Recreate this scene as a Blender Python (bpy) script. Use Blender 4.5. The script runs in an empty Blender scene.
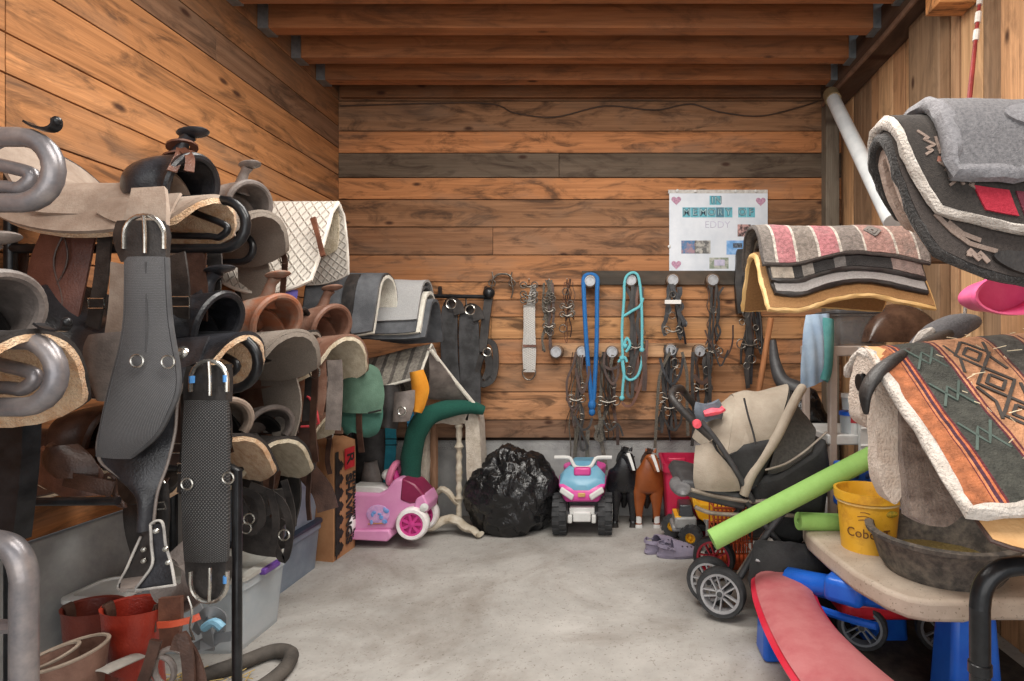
import bpy, bmesh, math, random
from mathutils import Vector, Matrix, noise
random.seed(7)
SC = bpy.context.scene
COL = SC.collection
V = Vector
PI = math.pi
# one-point perspective read off the photograph: focal length in px, vanishing point, eye height, distance of back wall
F, VX, VY, ZC, D = 560.0, 615.0, 345.0, 1.305, 4.25
XL, XR, ZT = -2.10, 1.72, 3.17

def W(px, py, Y):
    return V(((px - VX) * Y / F, Y, ZC + (VY - py) * Y / F))

# ------------------------------------------------------------------ camera, world, lights, exposure
cam = bpy.data.cameras.new('camera')
cam_o = bpy.data.objects.new('camera', cam)
COL.objects.link(cam_o)
cam_o.location = (0, 0, ZC)
cam_o.rotation_euler = (PI / 2, 0, 0)
cam.sensor_width = 36
cam.lens = F / 1024 * 36
cam.shift_x = (512 - VX) / 1024
cam.shift_y = (VY - 340.5) / 1024
cam.clip_start = 0.05
SC.camera = cam_o

wd = bpy.data.worlds.new('daylight')
SC.world = wd
wd.use_nodes = True
bg = wd.node_tree.nodes['Background']
bg.inputs[0].default_value = (0.92, 0.96, 1.0, 1)
bg.inputs[1].default_value = 0.55

def area(name, loc, rot, sx, sy, power, col):
    l = bpy.data.lights.new(name, 'AREA')
    l.shape = 'RECTANGLE'
    l.size, l.size_y, l.energy, l.color = sx, sy, power, col
    o = bpy.data.objects.new(name, l)
    o.location = loc
    o.rotation_euler = rot
    COL.objects.link(o)
    return o

area('doorway_daylight', (-0.1, -1.6, 1.35), (math.radians(88), 0, 0), 3.4, 2.1, 56, (1.0, 0.97, 0.94))
area('aisle_lamp', (0.1, 0.6, 3.0), (math.radians(14), 0, 0), 1.7, 0.9, 62, (1.0, 0.95, 0.88))
area('stall_lamp', (-0.2, 2.35, 3.13), (0, 0, 0), 2.2, 0.9, 84, (1.0, 0.96, 0.9))

SC.view_settings.view_transform = 'Standard'
SC.view_settings.look = 'None'
SC.view_settings.gamma = 1
SC.view_settings.use_curve_mapping = False
SC.view_settings.exposure = 0.0

# ------------------------------------------------------------------ materials
def lin(c):
    return tuple((x / 255 / 12.92 if x / 255 <= 0.04045 else ((x / 255 + 0.055) / 1.055) ** 2.4) for x in c) + (1.0,)

MATS = {}
def newmat(name):
    m = bpy.data.materials.new(name)
    m.use_nodes = True
    nt = m.node_tree
    b = nt.nodes['Principled BSDF']
    return m, nt, b

def N(nt, t, **kw):
    n = nt.nodes.new(t)
    for k, v in kw.items():
        if k in n.inputs:
            n.inputs[k].default_value = v
        else:
            setattr(n, k, v)
    return n

def coords(nt, scale=(1, 1, 1), out='Object', rot=(0, 0, 0)):
    tc = N(nt, 'ShaderNodeTexCoord')
    mp = N(nt, 'ShaderNodeMapping')
    mp.inputs['Scale'].default_value = scale
    mp.inputs['Rotation'].default_value = rot
    nt.links.new(tc.outputs[out], mp.inputs[0])
    return mp.outputs[0]

def mixc(nt, fac, a, b, mode='MIX'):
    n = N(nt, 'ShaderNodeMix', data_type='RGBA', blend_type=mode)
    for k, x in ((0, fac), (6, a), (7, b)):
        if hasattr(x, 'links'):
            nt.links.new(x, n.inputs[k])
        else:
            n.inputs[k].default_value = x
    return n.outputs[2]

def rng(nt, val, a, b, c=0.0, d=1.0):
    n = N(nt, 'ShaderNodeMapRange')
    nt.links.new(val, n.inputs[0])
    for i, x in enumerate((a, b, c, d)):
        n.inputs[i + 1].default_value = x
    return n.outputs[0]

def bumpit(nt, b, h, strength, dist=0.01):
    n = N(nt, 'ShaderNodeBump')
    n.inputs['Strength'].default_value = strength
    n.inputs['Distance'].default_value = dist
    nt.links.new(h, n.inputs['Height'])
    nt.links.new(n.outputs[0], b.inputs['Normal'])
    return n

def mat(name, c1, c2=None, rough=0.6, metal=0.0, ns=9, mx=(0.38, 0.66), bump=0.2, bs=90, stretch=(1, 1, 1), coat=0.0, alpha=None, trans=0.0, sheen=0.0):
    if name in MATS:
        return MATS[name]
    m, nt, b = newmat(name)
    c1 = lin(c1)
    c2 = lin(c2) if c2 else tuple(min(1, x * 1.5 + 0.01) for x in c1[:3]) + (1,)
    co = coords(nt, stretch)
    n = N(nt, 'ShaderNodeTexNoise', Scale=ns, Detail=5.0, Roughness=0.65)
    nt.links.new(co, n.inputs[0])
    f = rng(nt, n.outputs[0], *mx)
    nt.links.new(mixc(nt, f, c1, c2), b.inputs['Base Color'])
    b.inputs['Roughness'].default_value = rough
    b.inputs['Metallic'].default_value = metal
    b.inputs['Coat Weight'].default_value = coat
    b.inputs['Sheen Weight'].default_value = sheen
    b.inputs['Transmission Weight'].default_value = trans
    if alpha is not None:
        b.inputs['Alpha'].default_value = alpha
    if bump:
        n2 = N(nt, 'ShaderNodeTexNoise', Scale=bs, Detail=3.0)
        nt.links.new(co, n2.inputs[0])
        bumpit(nt, b, n2.outputs[0], bump, 0.006)
    MATS[name] = m
    return m

def leather(name, c1, c2=None, rough=0.42):
    return mat(name, c1, c2, rough, ns=11, bump=0.25, bs=160)

def fleece(name, c1, c2, bs=170):
    if name in MATS:
        return MATS[name]
    m = mat(name, c1, c2, 0.95, ns=28, mx=(0.35, 0.62), bump=1.0, bs=bs, sheen=0.2)
    m.node_tree.nodes['Bump'].inputs['Distance'].default_value = 0.008
    return m

def felt(name, c1, c2):
    return mat(name, c1, c2, 0.95, ns=150, mx=(0.3, 0.7), bump=0.5, bs=320)

def wave_pair(nt, vec, s, profile='SIN'):
    outs = []
    for r in (PI / 4, -PI / 4):
        mp = N(nt, 'ShaderNodeMapping')
        mp.inputs['Rotation'].default_value = (0, 0, r)
        nt.links.new(vec, mp.inputs[0])
        w = N(nt, 'ShaderNodeTexWave', Scale=s, wave_type='BANDS', bands_direction='X', wave_profile=profile)
        nt.links.new(mp.outputs[0], w.inputs[0])
        outs.append(w.outputs['Fac'])
    mn = N(nt, 'ShaderNodeMath', operation='MINIMUM')
    nt.links.new(outs[0], mn.inputs[0])
    nt.links.new(outs[1], mn.inputs[1])
    return mn.outputs[0]

def weave(name, c1, c2, s=14, rough=0.7, uvs=(1, 1, 1), lo=0.0, hi=0.4, bump=0.6):
    """diamond weave or quilting laid in the piece's own UVs"""
    if name in MATS:
        return MATS[name]
    m, nt, b = newmat(name)
    co = coords(nt, uvs, 'UV')
    h = wave_pair(nt, co, s)
    f = rng(nt, h, lo, hi)
    n = N(nt, 'ShaderNodeTexNoise', Scale=7.0, Detail=4.0)
    nt.links.new(coords(nt), n.inputs[0])
    base = mixc(nt, f, lin(c1), lin(c2))
    nt.links.new(mixc(nt, rng(nt, n.outputs[0], 0.4, 0.75, 0, 0.35), base, lin(c1)), b.inputs['Base Color'])
    b.inputs['Roughness'].default_value = rough
    bumpit(nt, b, f, bump, 0.006)
    MATS[name] = m
    return m

def stripes(name, stops, axis='X', nz=60, rough=0.95, amt=0.55, dirt=None):
    """woven stripes: constant colour ramp along one UV axis, mottled by yarn noise"""
    if name in MATS:
        return MATS[name]
    m, nt, b = newmat(name)
    uv = coords(nt, (1, 1, 1), 'UV')
    sp = N(nt, 'ShaderNodeSeparateXYZ')
    nt.links.new(uv, sp.inputs[0])
    rp = N(nt, 'ShaderNodeValToRGB')
    rp.color_ramp.interpolation = 'CONSTANT'
    el = rp.color_ramp.elements
    while len(el) < len(stops):
        el.new(0.5)
    for e, (p, c) in zip(el, stops):
        e.position = p
        e.color = lin(c)
    nt.links.new(sp.outputs[axis], rp.inputs[0])
    co = coords(nt)
    n = N(nt, 'ShaderNodeTexNoise', Scale=nz, Detail=4.0)
    nt.links.new(co, n.inputs[0])
    g = mixc(nt, amt, rp.outputs[0], mixc(nt, rng(nt, n.outputs[0], 0.35, 0.65), (0.35, 0.35, 0.35, 1), (1.25, 1.25, 1.25, 1)), 'MULTIPLY')
    if dirt:
        n3 = N(nt, 'ShaderNodeTexNoise', Scale=9.0, Detail=6.0, Roughness=0.7)
        nt.links.new(co, n3.inputs[0])
        g = mixc(nt, rng(nt, n3.outputs[0], 0.52, 0.66, 0, 0.7), g, lin(dirt))
    nt.links.new(g, b.inputs['Base Color'])
    b.inputs['Roughness'].default_value = rough
    n2 = N(nt, 'ShaderNodeTexNoise', Scale=200.0, Detail=2.0)
    nt.links.new(co, n2.inputs[0])
    bumpit(nt, b, n2.outputs[0], 0.7, 0.008)
    MATS[name] = m
    return m

def wood(name, grain='X', knots=True, dark=0.6, rough=0.75, flat=None):
    """sawn boards; the board's own tint is stored per face, alpha = board's random offset"""
    if name in MATS:
        return MATS[name]
    m, nt, b = newmat(name)
    at = N(nt, 'ShaderNodeAttribute', attribute_name='tint')
    i = 'XYZ'.index(grain)
    tc = N(nt, 'ShaderNodeTexCoord')
    off = N(nt, 'ShaderNodeVectorMath', operation='SCALE')
    cmb = N(nt, 'ShaderNodeCombineXYZ')
    for k, v in ((0, 3.7), (1, 5.1), (2, 7.3)):
        mm = N(nt, 'ShaderNodeMath', operation='MULTIPLY')
        nt.links.new(at.outputs['Alpha'], mm.inputs[0])
        mm.inputs[1].default_value = v * 3
        nt.links.new(mm.outputs[0], cmb.inputs[k])
    add = N(nt, 'ShaderNodeVectorMath', operation='ADD')
    nt.links.new(tc.outputs['Object'], add.inputs[0])
    nt.links.new(cmb.outputs[0], add.inputs[1])
    def mp(a, c, fl=None):
        s = [c, c, c]
        s[i] = a
        if fl is not None: s[fl] = 0.0
        q = N(nt, 'ShaderNodeMapping')
        q.inputs['Scale'].default_value = s
        nt.links.new(add.outputs[0], q.inputs[0])
        return q.outputs[0]
    n1 = N(nt, 'ShaderNodeTexNoise', Scale=1.0, Detail=7.0, Roughness=0.6, Distortion=0.8)
    nt.links.new(mp(0.9, 26), n1.inputs[0])
    n2 = N(nt, 'ShaderNodeTexNoise', Scale=1.0, Detail=3.0)
    nt.links.new(mp(4, 190), n2.inputs[0])
    n3 = N(nt, 'ShaderNodeTexNoise', Scale=1.0, Detail=8.0, Roughness=0.68, Distortion=1.4)
    nt.links.new(mp(2.2, 7.5), n3.inputs[0])
    g1 = mixc(nt, rng(nt, n1.outputs[0], 0.3, 0.72), (0.66, 0.61, 0.56, 1), (1.18, 1.16, 1.13, 1))
    c = mixc(nt, 1.0, at.outputs['Color'], g1, 'MULTIPLY')
    g2 = mixc(nt, rng(nt, n2.outputs[0], 0.3, 0.7), (0.84, 0.82, 0.8, 1), (1.08, 1.08, 1.08, 1))
    c = mixc(nt, 1.0, c, g2, 'MULTIPLY')
    c = mixc(nt, rng(nt, n3.outputs[0], 0.49, 0.64, 0, dark), c, lin((52, 38, 29)))
    n4 = N(nt, 'ShaderNodeTexNoise', Scale=1.0, Detail=4.0, Roughness=0.6, Distortion=0.8)
    nt.links.new(mp(0.9, 3.0), n4.inputs[0])
    c = mixc(nt, rng(nt, n4.outputs[0], 0.48, 0.7, 0, dark * 0.7), c, lin((124, 104, 88)))
    if knots:
        vo = N(nt, 'ShaderNodeTexVoronoi', Scale=1.0, Randomness=1.0)
        nt.links.new(mp(3.6, 8.0, flat), vo.inputs[0])
        kn = rng(nt, vo.outputs['Distance'], 0.07, 0.17, 0.9, 0.0)
        gate = N(nt, 'ShaderNodeSeparateColor')
        nt.links.new(vo.outputs['Color'], gate.inputs[0])
        gm = N(nt, 'ShaderNodeMath', operation='MULTIPLY')
        nt.links.new(kn, gm.inputs[0])
        nt.links.new(rng(nt, gate.outputs[0], 0.62, 0.64), gm.inputs[1])
        c = mixc(nt, gm.outputs[0], c, lin((58, 33, 22)))
    nt.links.new(c, b.inputs['Base Color'])
    b.inputs['Roughness'].default_value = rough
    b.inputs['Specular IOR Level'].default_value = 0.3
    bumpit(nt, b, n2.outputs[0], 0.25, 0.004)
    MATS[name] = m
    return m

# ------------------------------------------------------------------ mesh helpers
def cr(pts, k=6, closed=False):
    """Catmull-Rom through points"""
    P = [V(p) for p in pts]
    n = len(P)
    out = []
    for i in range(n if closed else n - 1):
        g = (lambda j: P[j % n]) if closed else (lambda j: P[max(0, min(n - 1, j))])
        a, b, c, d = g(i - 1), g(i), g(i + 1), g(i + 2)
        for s in range(k):
            t = s / k
            out.append(0.5 * ((2 * b) + (c - a) * t + (2 * a - 5 * b + 4 * c - d) * t * t + (3 * b - a - 3 * c + d) * t ** 3))
    if not closed:
        out.append(P[-1])
    return out

class MB:
    def __init__(s, local=False):
        s.v, s.f, s.uv, s.t, s.local = [], [], [], [], local
        s.tint = (1, 1, 1, 0)
    def add(s, vs, fs, uvs=None, M=None):
        n = len(s.v)
        s.v += [(M @ V(p)) if M else V(p) for p in vs]
        s.uv += uvs if uvs else [(0.5, 0.5)] * len(vs)
        for f in fs:
            s.f.append([i + n for i in f])
            s.t.append(s.tint)
        return s
    def box(s, c, size, M=None, rot=None, taper=1.0):
        x, y, z = (k / 2 for k in size)
        t = taper
        vs = [(-x*t,-y*t,-z),(x*t,-y*t,-z),(x*t,y*t,-z),(-x*t,y*t,-z),(-x,-y,z),(x,-y,z),(x,y,z),(-x,y,z)]
        R = Matrix.Translation(V(c)) @ (rot.to_4x4() if rot else Matrix())
        if M: R = M @ R
        return s.add(vs, [(3,2,1,0),(4,5,6,7),(0,1,5,4),(1,2,6,5),(2,3,7,6),(3,0,4,7)],
                     [(0,0),(1,0),(1,0),(0,0),(0,1),(1,1),(1,1),(0,1)], R)
    def sweep(s, pts, sect, closed=False, hint=None, M=None, cap=True):
        """sect(i, t) -> list of (a, b) offsets along (side, normal)"""
        P = [V(p) for p in pts]
        n = len(P)
        T = []
        for i in range(n):
            a = P[(i + 1) % n] if closed or i < n - 1 else P[i]
            b = P[i - 1] if closed or i > 0 else P[i]
            d = a - b
            T.append(d.normalized() if d.length > 1e-9 else V((0, 0, 1)))
        h = V(hint) if hint else (V((0, 0, 1)) if abs(T[0].z) < 0.9 else V((1, 0, 0)))
        nr = (h - T[0] * h.dot(T[0]))
        if nr.length < 1e-6: nr = T[0].orthogonal()
        nr.normalize()
        vs, uvs, k = [], [], 0
        for i in range(n):
            if hint:
                q = h - T[i] * h.dot(T[i])
                if q.length > 0.05: nr = q.normalized() if True else nr
            else:
                q = nr - T[i] * nr.dot(T[i])
                if q.length > 1e-6: nr = q.normalized()
            sd = T[i].cross(nr)
            ring = sect(i, i / max(1, n - 1))
            k = len(ring)
            for j, (a, b) in enumerate(ring):
                vs.append(P[i] + sd * a + nr * b)
                uvs.append((j / k, i / max(1, n - 1)))
        fs = []
        for i in range(n if closed else n - 1):
            o, p = i * k, ((i + 1) % n) * k
            for j in range(k):
                fs.append((o + j, o + (j + 1) % k, p + (j + 1) % k, p + j))
        if cap and not closed:
            fs.append(tuple(range(k - 1, -1, -1)))
            fs.append(tuple((n - 1) * k + j for j in range(k)))
        return s.add(vs, fs, uvs, M)
    def tube(s, pts, r, n=8, closed=False, k=0, hint=None, M=None, sq=1.0):
        if k: 
            m0 = len(pts)
            pts = cr(pts, k, closed)
            if isinstance(r, (list, tuple)):
                rr = []
                L = len(pts)
                for i in range(L):
                    x = i / (L if closed else L - 1) * (m0 if closed else m0 - 1)
                    a = int(x) % m0
                    b = (a + 1) % m0 if closed else min(a + 1, m0 - 1)
                    rr.append(r[a] + (r[b] - r[a]) * (x - int(x)))
                r = rr
        R = (lambda i: r[i]) if isinstance(r, (list, tuple)) else (lambda i: r)
        return s.sweep(pts, lambda i, t: [(R(i) * math.cos(2*PI*j/n), R(i) * sq * math.sin(2*PI*j/n)) for j in range(n)], closed, hint, M)
    def strap(s, pts, w, t=0.004, face=(0, -1, 0), k=0, closed=False, M=None):
        m0 = len(pts)
        if k: pts = cr(pts, k, closed)
        def ww(i, u):
            if isinstance(w, (list, tuple)):
                x = u * (len(w) - 1)
                a = min(int(x), len(w) - 2)
                return w[a] + (w[a + 1] - w[a]) * (x - a)
            return w
        return s.sweep(pts, lambda i, u: [(-ww(i,u)/2, -t/2), (ww(i,u)/2, -t/2), (ww(i,u)/2, t/2), (-ww(i,u)/2, t/2)], closed, face, M)
    def sheet(s, fn, nu, nv, t, closed_u=False, M=None):
        """thick sheet: fn(u in 0..1, v in -1..1) -> point; gets real thickness along its normal"""
        G = [[V(fn(i / nu, -1 + 2 * j / nv)) for j in range(nv + 1)] for i in range(nu + 1)]
        T, B, uv = [], [], []
        for i in range(nu + 1):
            for j in range(nv + 1):
                a = G[min(i + 1, nu)][j] - G[max(i - 1, 0)][j]
                b = G[i][min(j + 1, nv)] - G[i][max(j - 1, 0)]
                n = a.cross(b)
                n = n.normalized() if n.length > 1e-12 else V((0, 0, 1))
                th = t(i / nu, -1 + 2 * j / nv) if callable(t) else t
                T.append(G[i][j] + n * th / 2)
                B.append(G[i][j] - n * th / 2)
                uv.append((i / nu, j / nv))
        m = len(T)
        q = lambda i, j: i * (nv + 1) + j
        fs = []
        for i in range(nu):
            for j in range(nv):
                fs.append((q(i,j), q(i+1,j), q(i+1,j+1), q(i,j+1)))
                fs.append((m+q(i,j), m+q(i,j+1), m+q(i+1,j+1), m+q(i+1,j)))
        for i in range(nu):
            fs.append((q(i,0), m+q(i,0), m+q(i+1,0), q(i+1,0)))
            fs.append((q(i,nv), q(i+1,nv), m+q(i+1,nv), m+q(i,nv)))
        for j in range(nv):
            fs.append((q(0,j), q(0,j+1), m+q(0,j+1), m+q(0,j)))
            fs.append((q(nu,j), m+q(nu,j), m+q(nu,j+1), q(nu,j+1)))
        return s.add(T + B, fs, uv + uv, M)
    def lathe(s, prof, c=(0, 0, 0), n=24, M=None, sx=1.0, sy=1.0, axis=None):
        vs, fs, k = [], [], len(prof)
        R = Matrix.Translation(V(c))
        if axis: R = R @ V((0, 0, 1)).rotation_difference(V(axis)).to_matrix().to_4x4()
        if M: R = M @ R
        uv = []
        for j in range(n):
            a = 2 * PI * j / n
            for i, (r, z) in enumerate(prof):
                vs.append((r * sx * math.cos(a), r * sy * math.sin(a), z))
                uv.append((j / n, i / max(1, k - 1)))
        for j in range(n):
            for i in range(k - 1):
                a, b = j * k + i, ((j + 1) % n) * k + i
                fs.append((a, b, b + 1, a + 1))
        closed = abs(prof[0][0] - prof[-1][0]) < 1e-9 and abs(prof[0][1] - prof[-1][1]) < 1e-9
        if not closed and prof[0][0] > 1e-6: fs.append(tuple(j * k for j in range(n - 1, -1, -1)))
        if not closed and prof[-1][0] > 1e-6: fs.append(tuple(j * k + k - 1 for j in range(n)))
        return s.add(vs, fs, uv, R)
    def ball(s, c, r, nu=20, nv=12, M=None, rot=None, e=1.0):
        if not isinstance(r, (tuple, list)): r = (r, r, r)
        R = Matrix.Translation(V(c)) @ (rot.to_4x4() if rot else Matrix())
        if M: R = M @ R
        sg = lambda x: math.copysign(abs(x) ** e, x)
        vs, fs = [(0, 0, -r[2])], []
        for i in range(1, nv):
            b = -PI / 2 + PI * i / nv
            for j in range(nu):
                a = 2 * PI * j / nu
                vs.append((r[0] * sg(math.cos(a)) * sg(math.cos(b)), r[1] * sg(math.sin(a)) * sg(math.cos(b)), r[2] * sg(math.sin(b))))
        vs.append((0, 0, r[2]))
        for j in range(nu):
            fs.append((0, 1 + (j + 1) % nu, 1 + j))
            for i in range(nv - 2):
                a = 1 + i * nu
                fs.append((a + j, a + (j + 1) % nu, a + nu + (j + 1) % nu, a + nu + j))
            a = 1 + (nv - 2) * nu
            fs.append((a + j, a + (j + 1) % nu, len(vs) - 1))
        return s.add(vs, fs, None, R)
    def prism(s, poly, depth, M=None):
        """polygon in local XY, extruded from z=0 to z=depth"""
        n = len(poly)
        xs = [p[0] for p in poly]; ys = [p[1] for p in poly]
        w, h = max(xs) - min(xs) or 1, max(ys) - min(ys) or 1
        uv = [((p[0] - min(xs)) / w, (p[1] - min(ys)) / h) for p in poly]
        vs = [(p[0], p[1], 0) for p in poly] + [(p[0], p[1], depth) for p in poly]
        fs = [tuple(range(n - 1, -1, -1)), tuple(range(n, 2 * n))]
        fs += [(i, (i + 1) % n, n + (i + 1) % n, n + i) for i in range(n)]
        return s.add(vs, fs, uv + uv, M)
    def ribbon(s, rows, Y, t=0.01, k=4, bulge=0.0, nv=8):
        """rows of (xl, yl, xr, yr) in photograph pixels placed at depth Y (number or list per row)"""
        ys = Y if isinstance(Y, (list, tuple)) else [Y] * len(rows)
        A = cr([W(r[0], r[1], y) for r, y in zip(rows, ys)], k)
        B = cr([W(r[2], r[3], y) for r, y in zip(rows, ys)], k)
        n = len(A) - 1
        def fn(u, v):
            i = round(u * n)
            p = A[i].lerp(B[i], (v + 1) / 2)
            p.y -= bulge * (1 - v * v)
            return p
        return s.sheet(fn, n, nv, t)
    def jitter(s, amp, sc, fine=0):
        for i, p in enumerate(s.v):
            d = noise.noise_vector(p * sc) * amp
            if fine: d += noise.noise_vector(p * sc * 5.3) * fine
            s.v[i] = p + d
        return s
    def text(s, body, size, depth, M, align='CENTER', bold=0.0):
        cu = bpy.data.curves.new('t', 'FONT')
        cu.body, cu.size, cu.extrude, cu.align_x, cu.align_y = body, size, depth / 2, align, 'CENTER'
        cu.offset = bold
        cu.resolution_u = 3
        o = bpy.data.objects.new('t', cu)
        COL.objects.link(o)
        dg = bpy.context.evaluated_depsgraph_get()
        me = bpy.data.meshes.new_from_object(o.evaluated_get(dg))
        s.add([v.co.copy() for v in me.vertices], [tuple(p.vertices) for p in me.polygons], None, M)
        bpy.data.objects.remove(o)
        bpy.data.curves.remove(cu)
        bpy.data.meshes.remove(me)
        return s

def root_of(o):
    while o.parent: o = o.parent
    return o

def obj(name, mb, m, parent=None, bev=0.0, sub=0, label=None, sharp=0.75, seg=2):
    off = V((0, 0, 0))
    shift = None
    if parent:
        if not mb.local:
            off = root_of(parent).location.copy()
    elif not mb.local:
        xs = [p.x for p in mb.v]; ys = [p.y for p in mb.v]
        off = V(((min(xs) + max(xs)) / 2, (min(ys) + max(ys)) / 2, min(p.z for p in mb.v)))
        shift = off
    me = bpy.data.meshes.new(name)
    me.from_pydata([tuple(p - off) for p in mb.v], [], mb.f)
    me.uv_layers.new(name='UVMap')
    me.color_attributes.new('tint', 'FLOAT_COLOR', 'CORNER')
    uvl, ca = me.uv_layers['UVMap'], me.color_attributes['tint']
    for pi, p in enumerate(me.polygons):
        t = mb.t[pi]
        for k in range(p.loop_start, p.loop_start + p.loop_total):
            uvl.data[k].uv = mb.uv[me.loops[k].vertex_index]
            ca.data[k].color = t
    bm = bmesh.new()
    bm.from_mesh(me)
    bmesh.ops.recalc_face_normals(bm, faces=bm.faces)
    bm.to_mesh(me)
    bm.free()
    for p in me.polygons: p.use_smooth = True
    me.set_sharp_from_angle(angle=sharp)
    me.materials.append(m)
    o = bpy.data.objects.new(name, me)
    COL.objects.link(o)
    if shift is not None: o.location = shift
    if parent: o.parent = parent
    if bev:
        q = o.modifiers.new('bevel', 'BEVEL')
        q.width, q.segments, q.limit_method, q.angle_limit = bev, seg, 'ANGLE', 0.6
    if sub:
        q = o.modifiers.new('smooth', 'SUBSURF')
        q.levels = q.render_levels = sub
    if label: o['label'] = label
    return o

def thing(name, label, cat, loc=(0, 0, 0), rotz=0.0, group=None, scale=1.0):
    o = bpy.data.objects.new(name, None)
    o.empty_display_size = 0.1
    o.location = loc
    o.rotation_euler = (0, 0, rotz)
    o.scale = (scale,) * 3
    COL.objects.link(o)
    return tag(o, label, cat, group)

def tag(o, label, cat, group=None, kind=None):
    o['label'], o['category'] = label, cat
    if group: o['group'] = group
    if kind: o['kind'] = kind
    return o

def struct(name, mb, m, bev=0.0, parent=None, **kw):
    o = obj(name, mb, m, parent, bev=bev, **kw)
    o['kind'] = 'structure'
    return o

def skin(name, nodes, edges, m, parent=None, sub=2, local=True):
    """nodes: list of (point, radius); one continuous skinned body"""
    off = V((0, 0, 0)) if (local or not parent) else root_of(parent).location.copy()
    me = bpy.data.meshes.new(name)
    me.from_pydata([tuple(V(p) - off) for p, r in nodes], edges, [])
    o = bpy.data.objects.new(name, me)
    COL.objects.link(o)
    md = o.modifiers.new('skin', 'SKIN')
    md.use_smooth_shade = True
    if not me.skin_vertices: 
        pass
    for i, (p, r) in enumerate(nodes):
        rr = r if isinstance(r, tuple) else (r, r)
        me.skin_vertices[0].data[i].radius = rr
        me.skin_vertices[0].data[i].use_root = (i == 0)
    ss = o.modifiers.new('sub', 'SUBSURF')
    ss.levels = ss.render_levels = sub
    dg = bpy.context.evaluated_depsgraph_get()
    nm = bpy.data.meshes.new_from_object(o.evaluated_get(dg))
    o.modifiers.clear()
    o.data = nm
    bpy.data.meshes.remove(me)
    nm.name = name
    for p in nm.polygons: p.use_smooth = True
    nm.materials.clear()
    nm.materials.append(m)
    if parent: o.parent = parent
    return o

def drape(X0, X1, Y, z, Ln, Lf, r=0.05, phi=1.1, k=0.2, off=0.0, dz=0.0, mod=None):
    """saddle-pad surface hung over a ridge along X: u along the ridge, v<0 the near flap, v>0 the far one"""
    mid, half = (X0 + X1) / 2, (X1 - X0) / 2
    R = r + off
    def fn(u, v):
        p = 2 * u - 1
        x = mid + half * p * math.sqrt(1 - k * v * v)
        L = Ln if v < 0 else Lf
        sarc = L * abs(v) * math.sqrt(1 - k * p * p)
        if mod: sarc *= mod(u, v)
        if sarc < R * phi:
            a = sarc / R
            y, zz = R * math.sin(a), -R * (1 - math.cos(a))
        else:
            e = sarc - R * phi
            y, zz = R * math.sin(phi) + e * math.cos(phi), -R * (1 - math.cos(phi)) - e * math.sin(phi)
        return V((x, Y + math.copysign(y, v), z + off + zz + dz * p))
    return fn

def rim(fn, k=10):
    """outline of a sheet"""
    q = [fn(i / k, -1) for i in range(k)] + [fn(1, -1 + 2 * i / k) for i in range(k)]
    q += [fn(1 - i / k, 1) for i in range(k)] + [fn(0, 1 - 2 * i / k) for i in range(k)]
    return q
# ================================================================== SETTING
W_X, W_Y, W_Z = wood('board_wood_along', 'X', dark=0.75, flat=1), wood('board_wood_deep', 'Y', dark=0.62, flat=0), wood('board_wood_upright', 'Z', dark=0.35, flat=0)
JW = wood('joist_wood', 'X', dark=0.45)
def T(c, j=0.05):
    k = 1.24 + random.uniform(-j, j)
    g = sum(c) / 3
    c = tuple(x + (g - x) * 0.16 for x in c)
    c = (c[0], c[1], c[2] * 0.95)
    l = lin(c)
    return (l[0] * k, l[1] * k, l[2] * k, random.random() * 9)

concrete = mat('floor_concrete', (152, 149, 144), (184, 181, 176), 0.85, ns=2.6, mx=(0.3, 0.7), bump=0.25, bs=40)
nt = concrete.node_tree
bsdf = nt.nodes['Principled BSDF']
src = bsdf.inputs['Base Color'].links[0].from_socket
cc = coords(nt)
n1 = N(nt, 'ShaderNodeTexNoise', Scale=1.4, Detail=8.0, Roughness=0.7, Distortion=0.6)
nt.links.new(cc, n1.inputs[0])
n2 = N(nt, 'ShaderNodeTexNoise', Scale=85.0, Detail=2.0)
nt.links.new(cc, n2.inputs[0])
c_ = mixc(nt, rng(nt, n1.outputs[0], 0.46, 0.66, 0, 0.5), src, lin((108, 96, 84)))
c_ = mixc(nt, rng(nt, n2.outputs[0], 0.62, 0.72, 0, 0.5), c_, lin((92, 80, 68)))
nt.links.new(c_, bsdf.inputs['Base Color'])
cwall = mat('wall_concrete', (150, 150, 150), (178, 178, 176), 0.9, ns=5, bump=0.35, bs=35)

mb = MB(); mb.box((-0.2, 0.7, -0.05), (4.2, 7.3, 0.1)); struct('floor', mb, concrete)

# back wall: sawn boards of the photograph's heights over a concrete footing
rows = [(60, (120, 84, 60)), (101, (146, 104, 76)), (131, (186, 120, 76)), (153, (98, 84, 74)), (177.5, (184, 120, 76)), (199.5, (140, 98, 70)),
        (227, (138, 96, 70)), (255, (166, 110, 72)), (282, (182, 124, 82)), (300, (176, 120, 82)), (317, (192, 138, 94)), (339, (178, 120, 82)),
        (364, (166, 116, 82)), (392, (184, 130, 94)), (420, (126, 92, 74)), (438, None)]
mb = MB()
for (a, c), (b_, _) in zip(rows, rows[1:]):
    z1, z0 = W(0, a, D).z, W(0, b_, D).z
    cuts = [XL, random.uniform(-1.2, 1.0), XR] if a in (227, 317, 392) else [XL, XR]
    if a == 153: cuts = [XL, W(559, 0, D).x, XR]
    for x0, x1 in zip(cuts, cuts[1:]):
        mb.tint = T(c, 0.1)
        mb.box(((x0 + x1) / 2, D + 0.015, (z0 + z1) / 2), (x1 - x0 - 0.003, 0.03, z1 - z0 - 0.006))
mb.tint = T((40, 28, 20)); mb.box(((XL + XR) / 2, D + 0.045, 1.9), (XR - XL, 0.03, 2.8))
struct('wall_back', mb, W_X, bev=0.002)
ZF = W(0, 438, D).z
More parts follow.
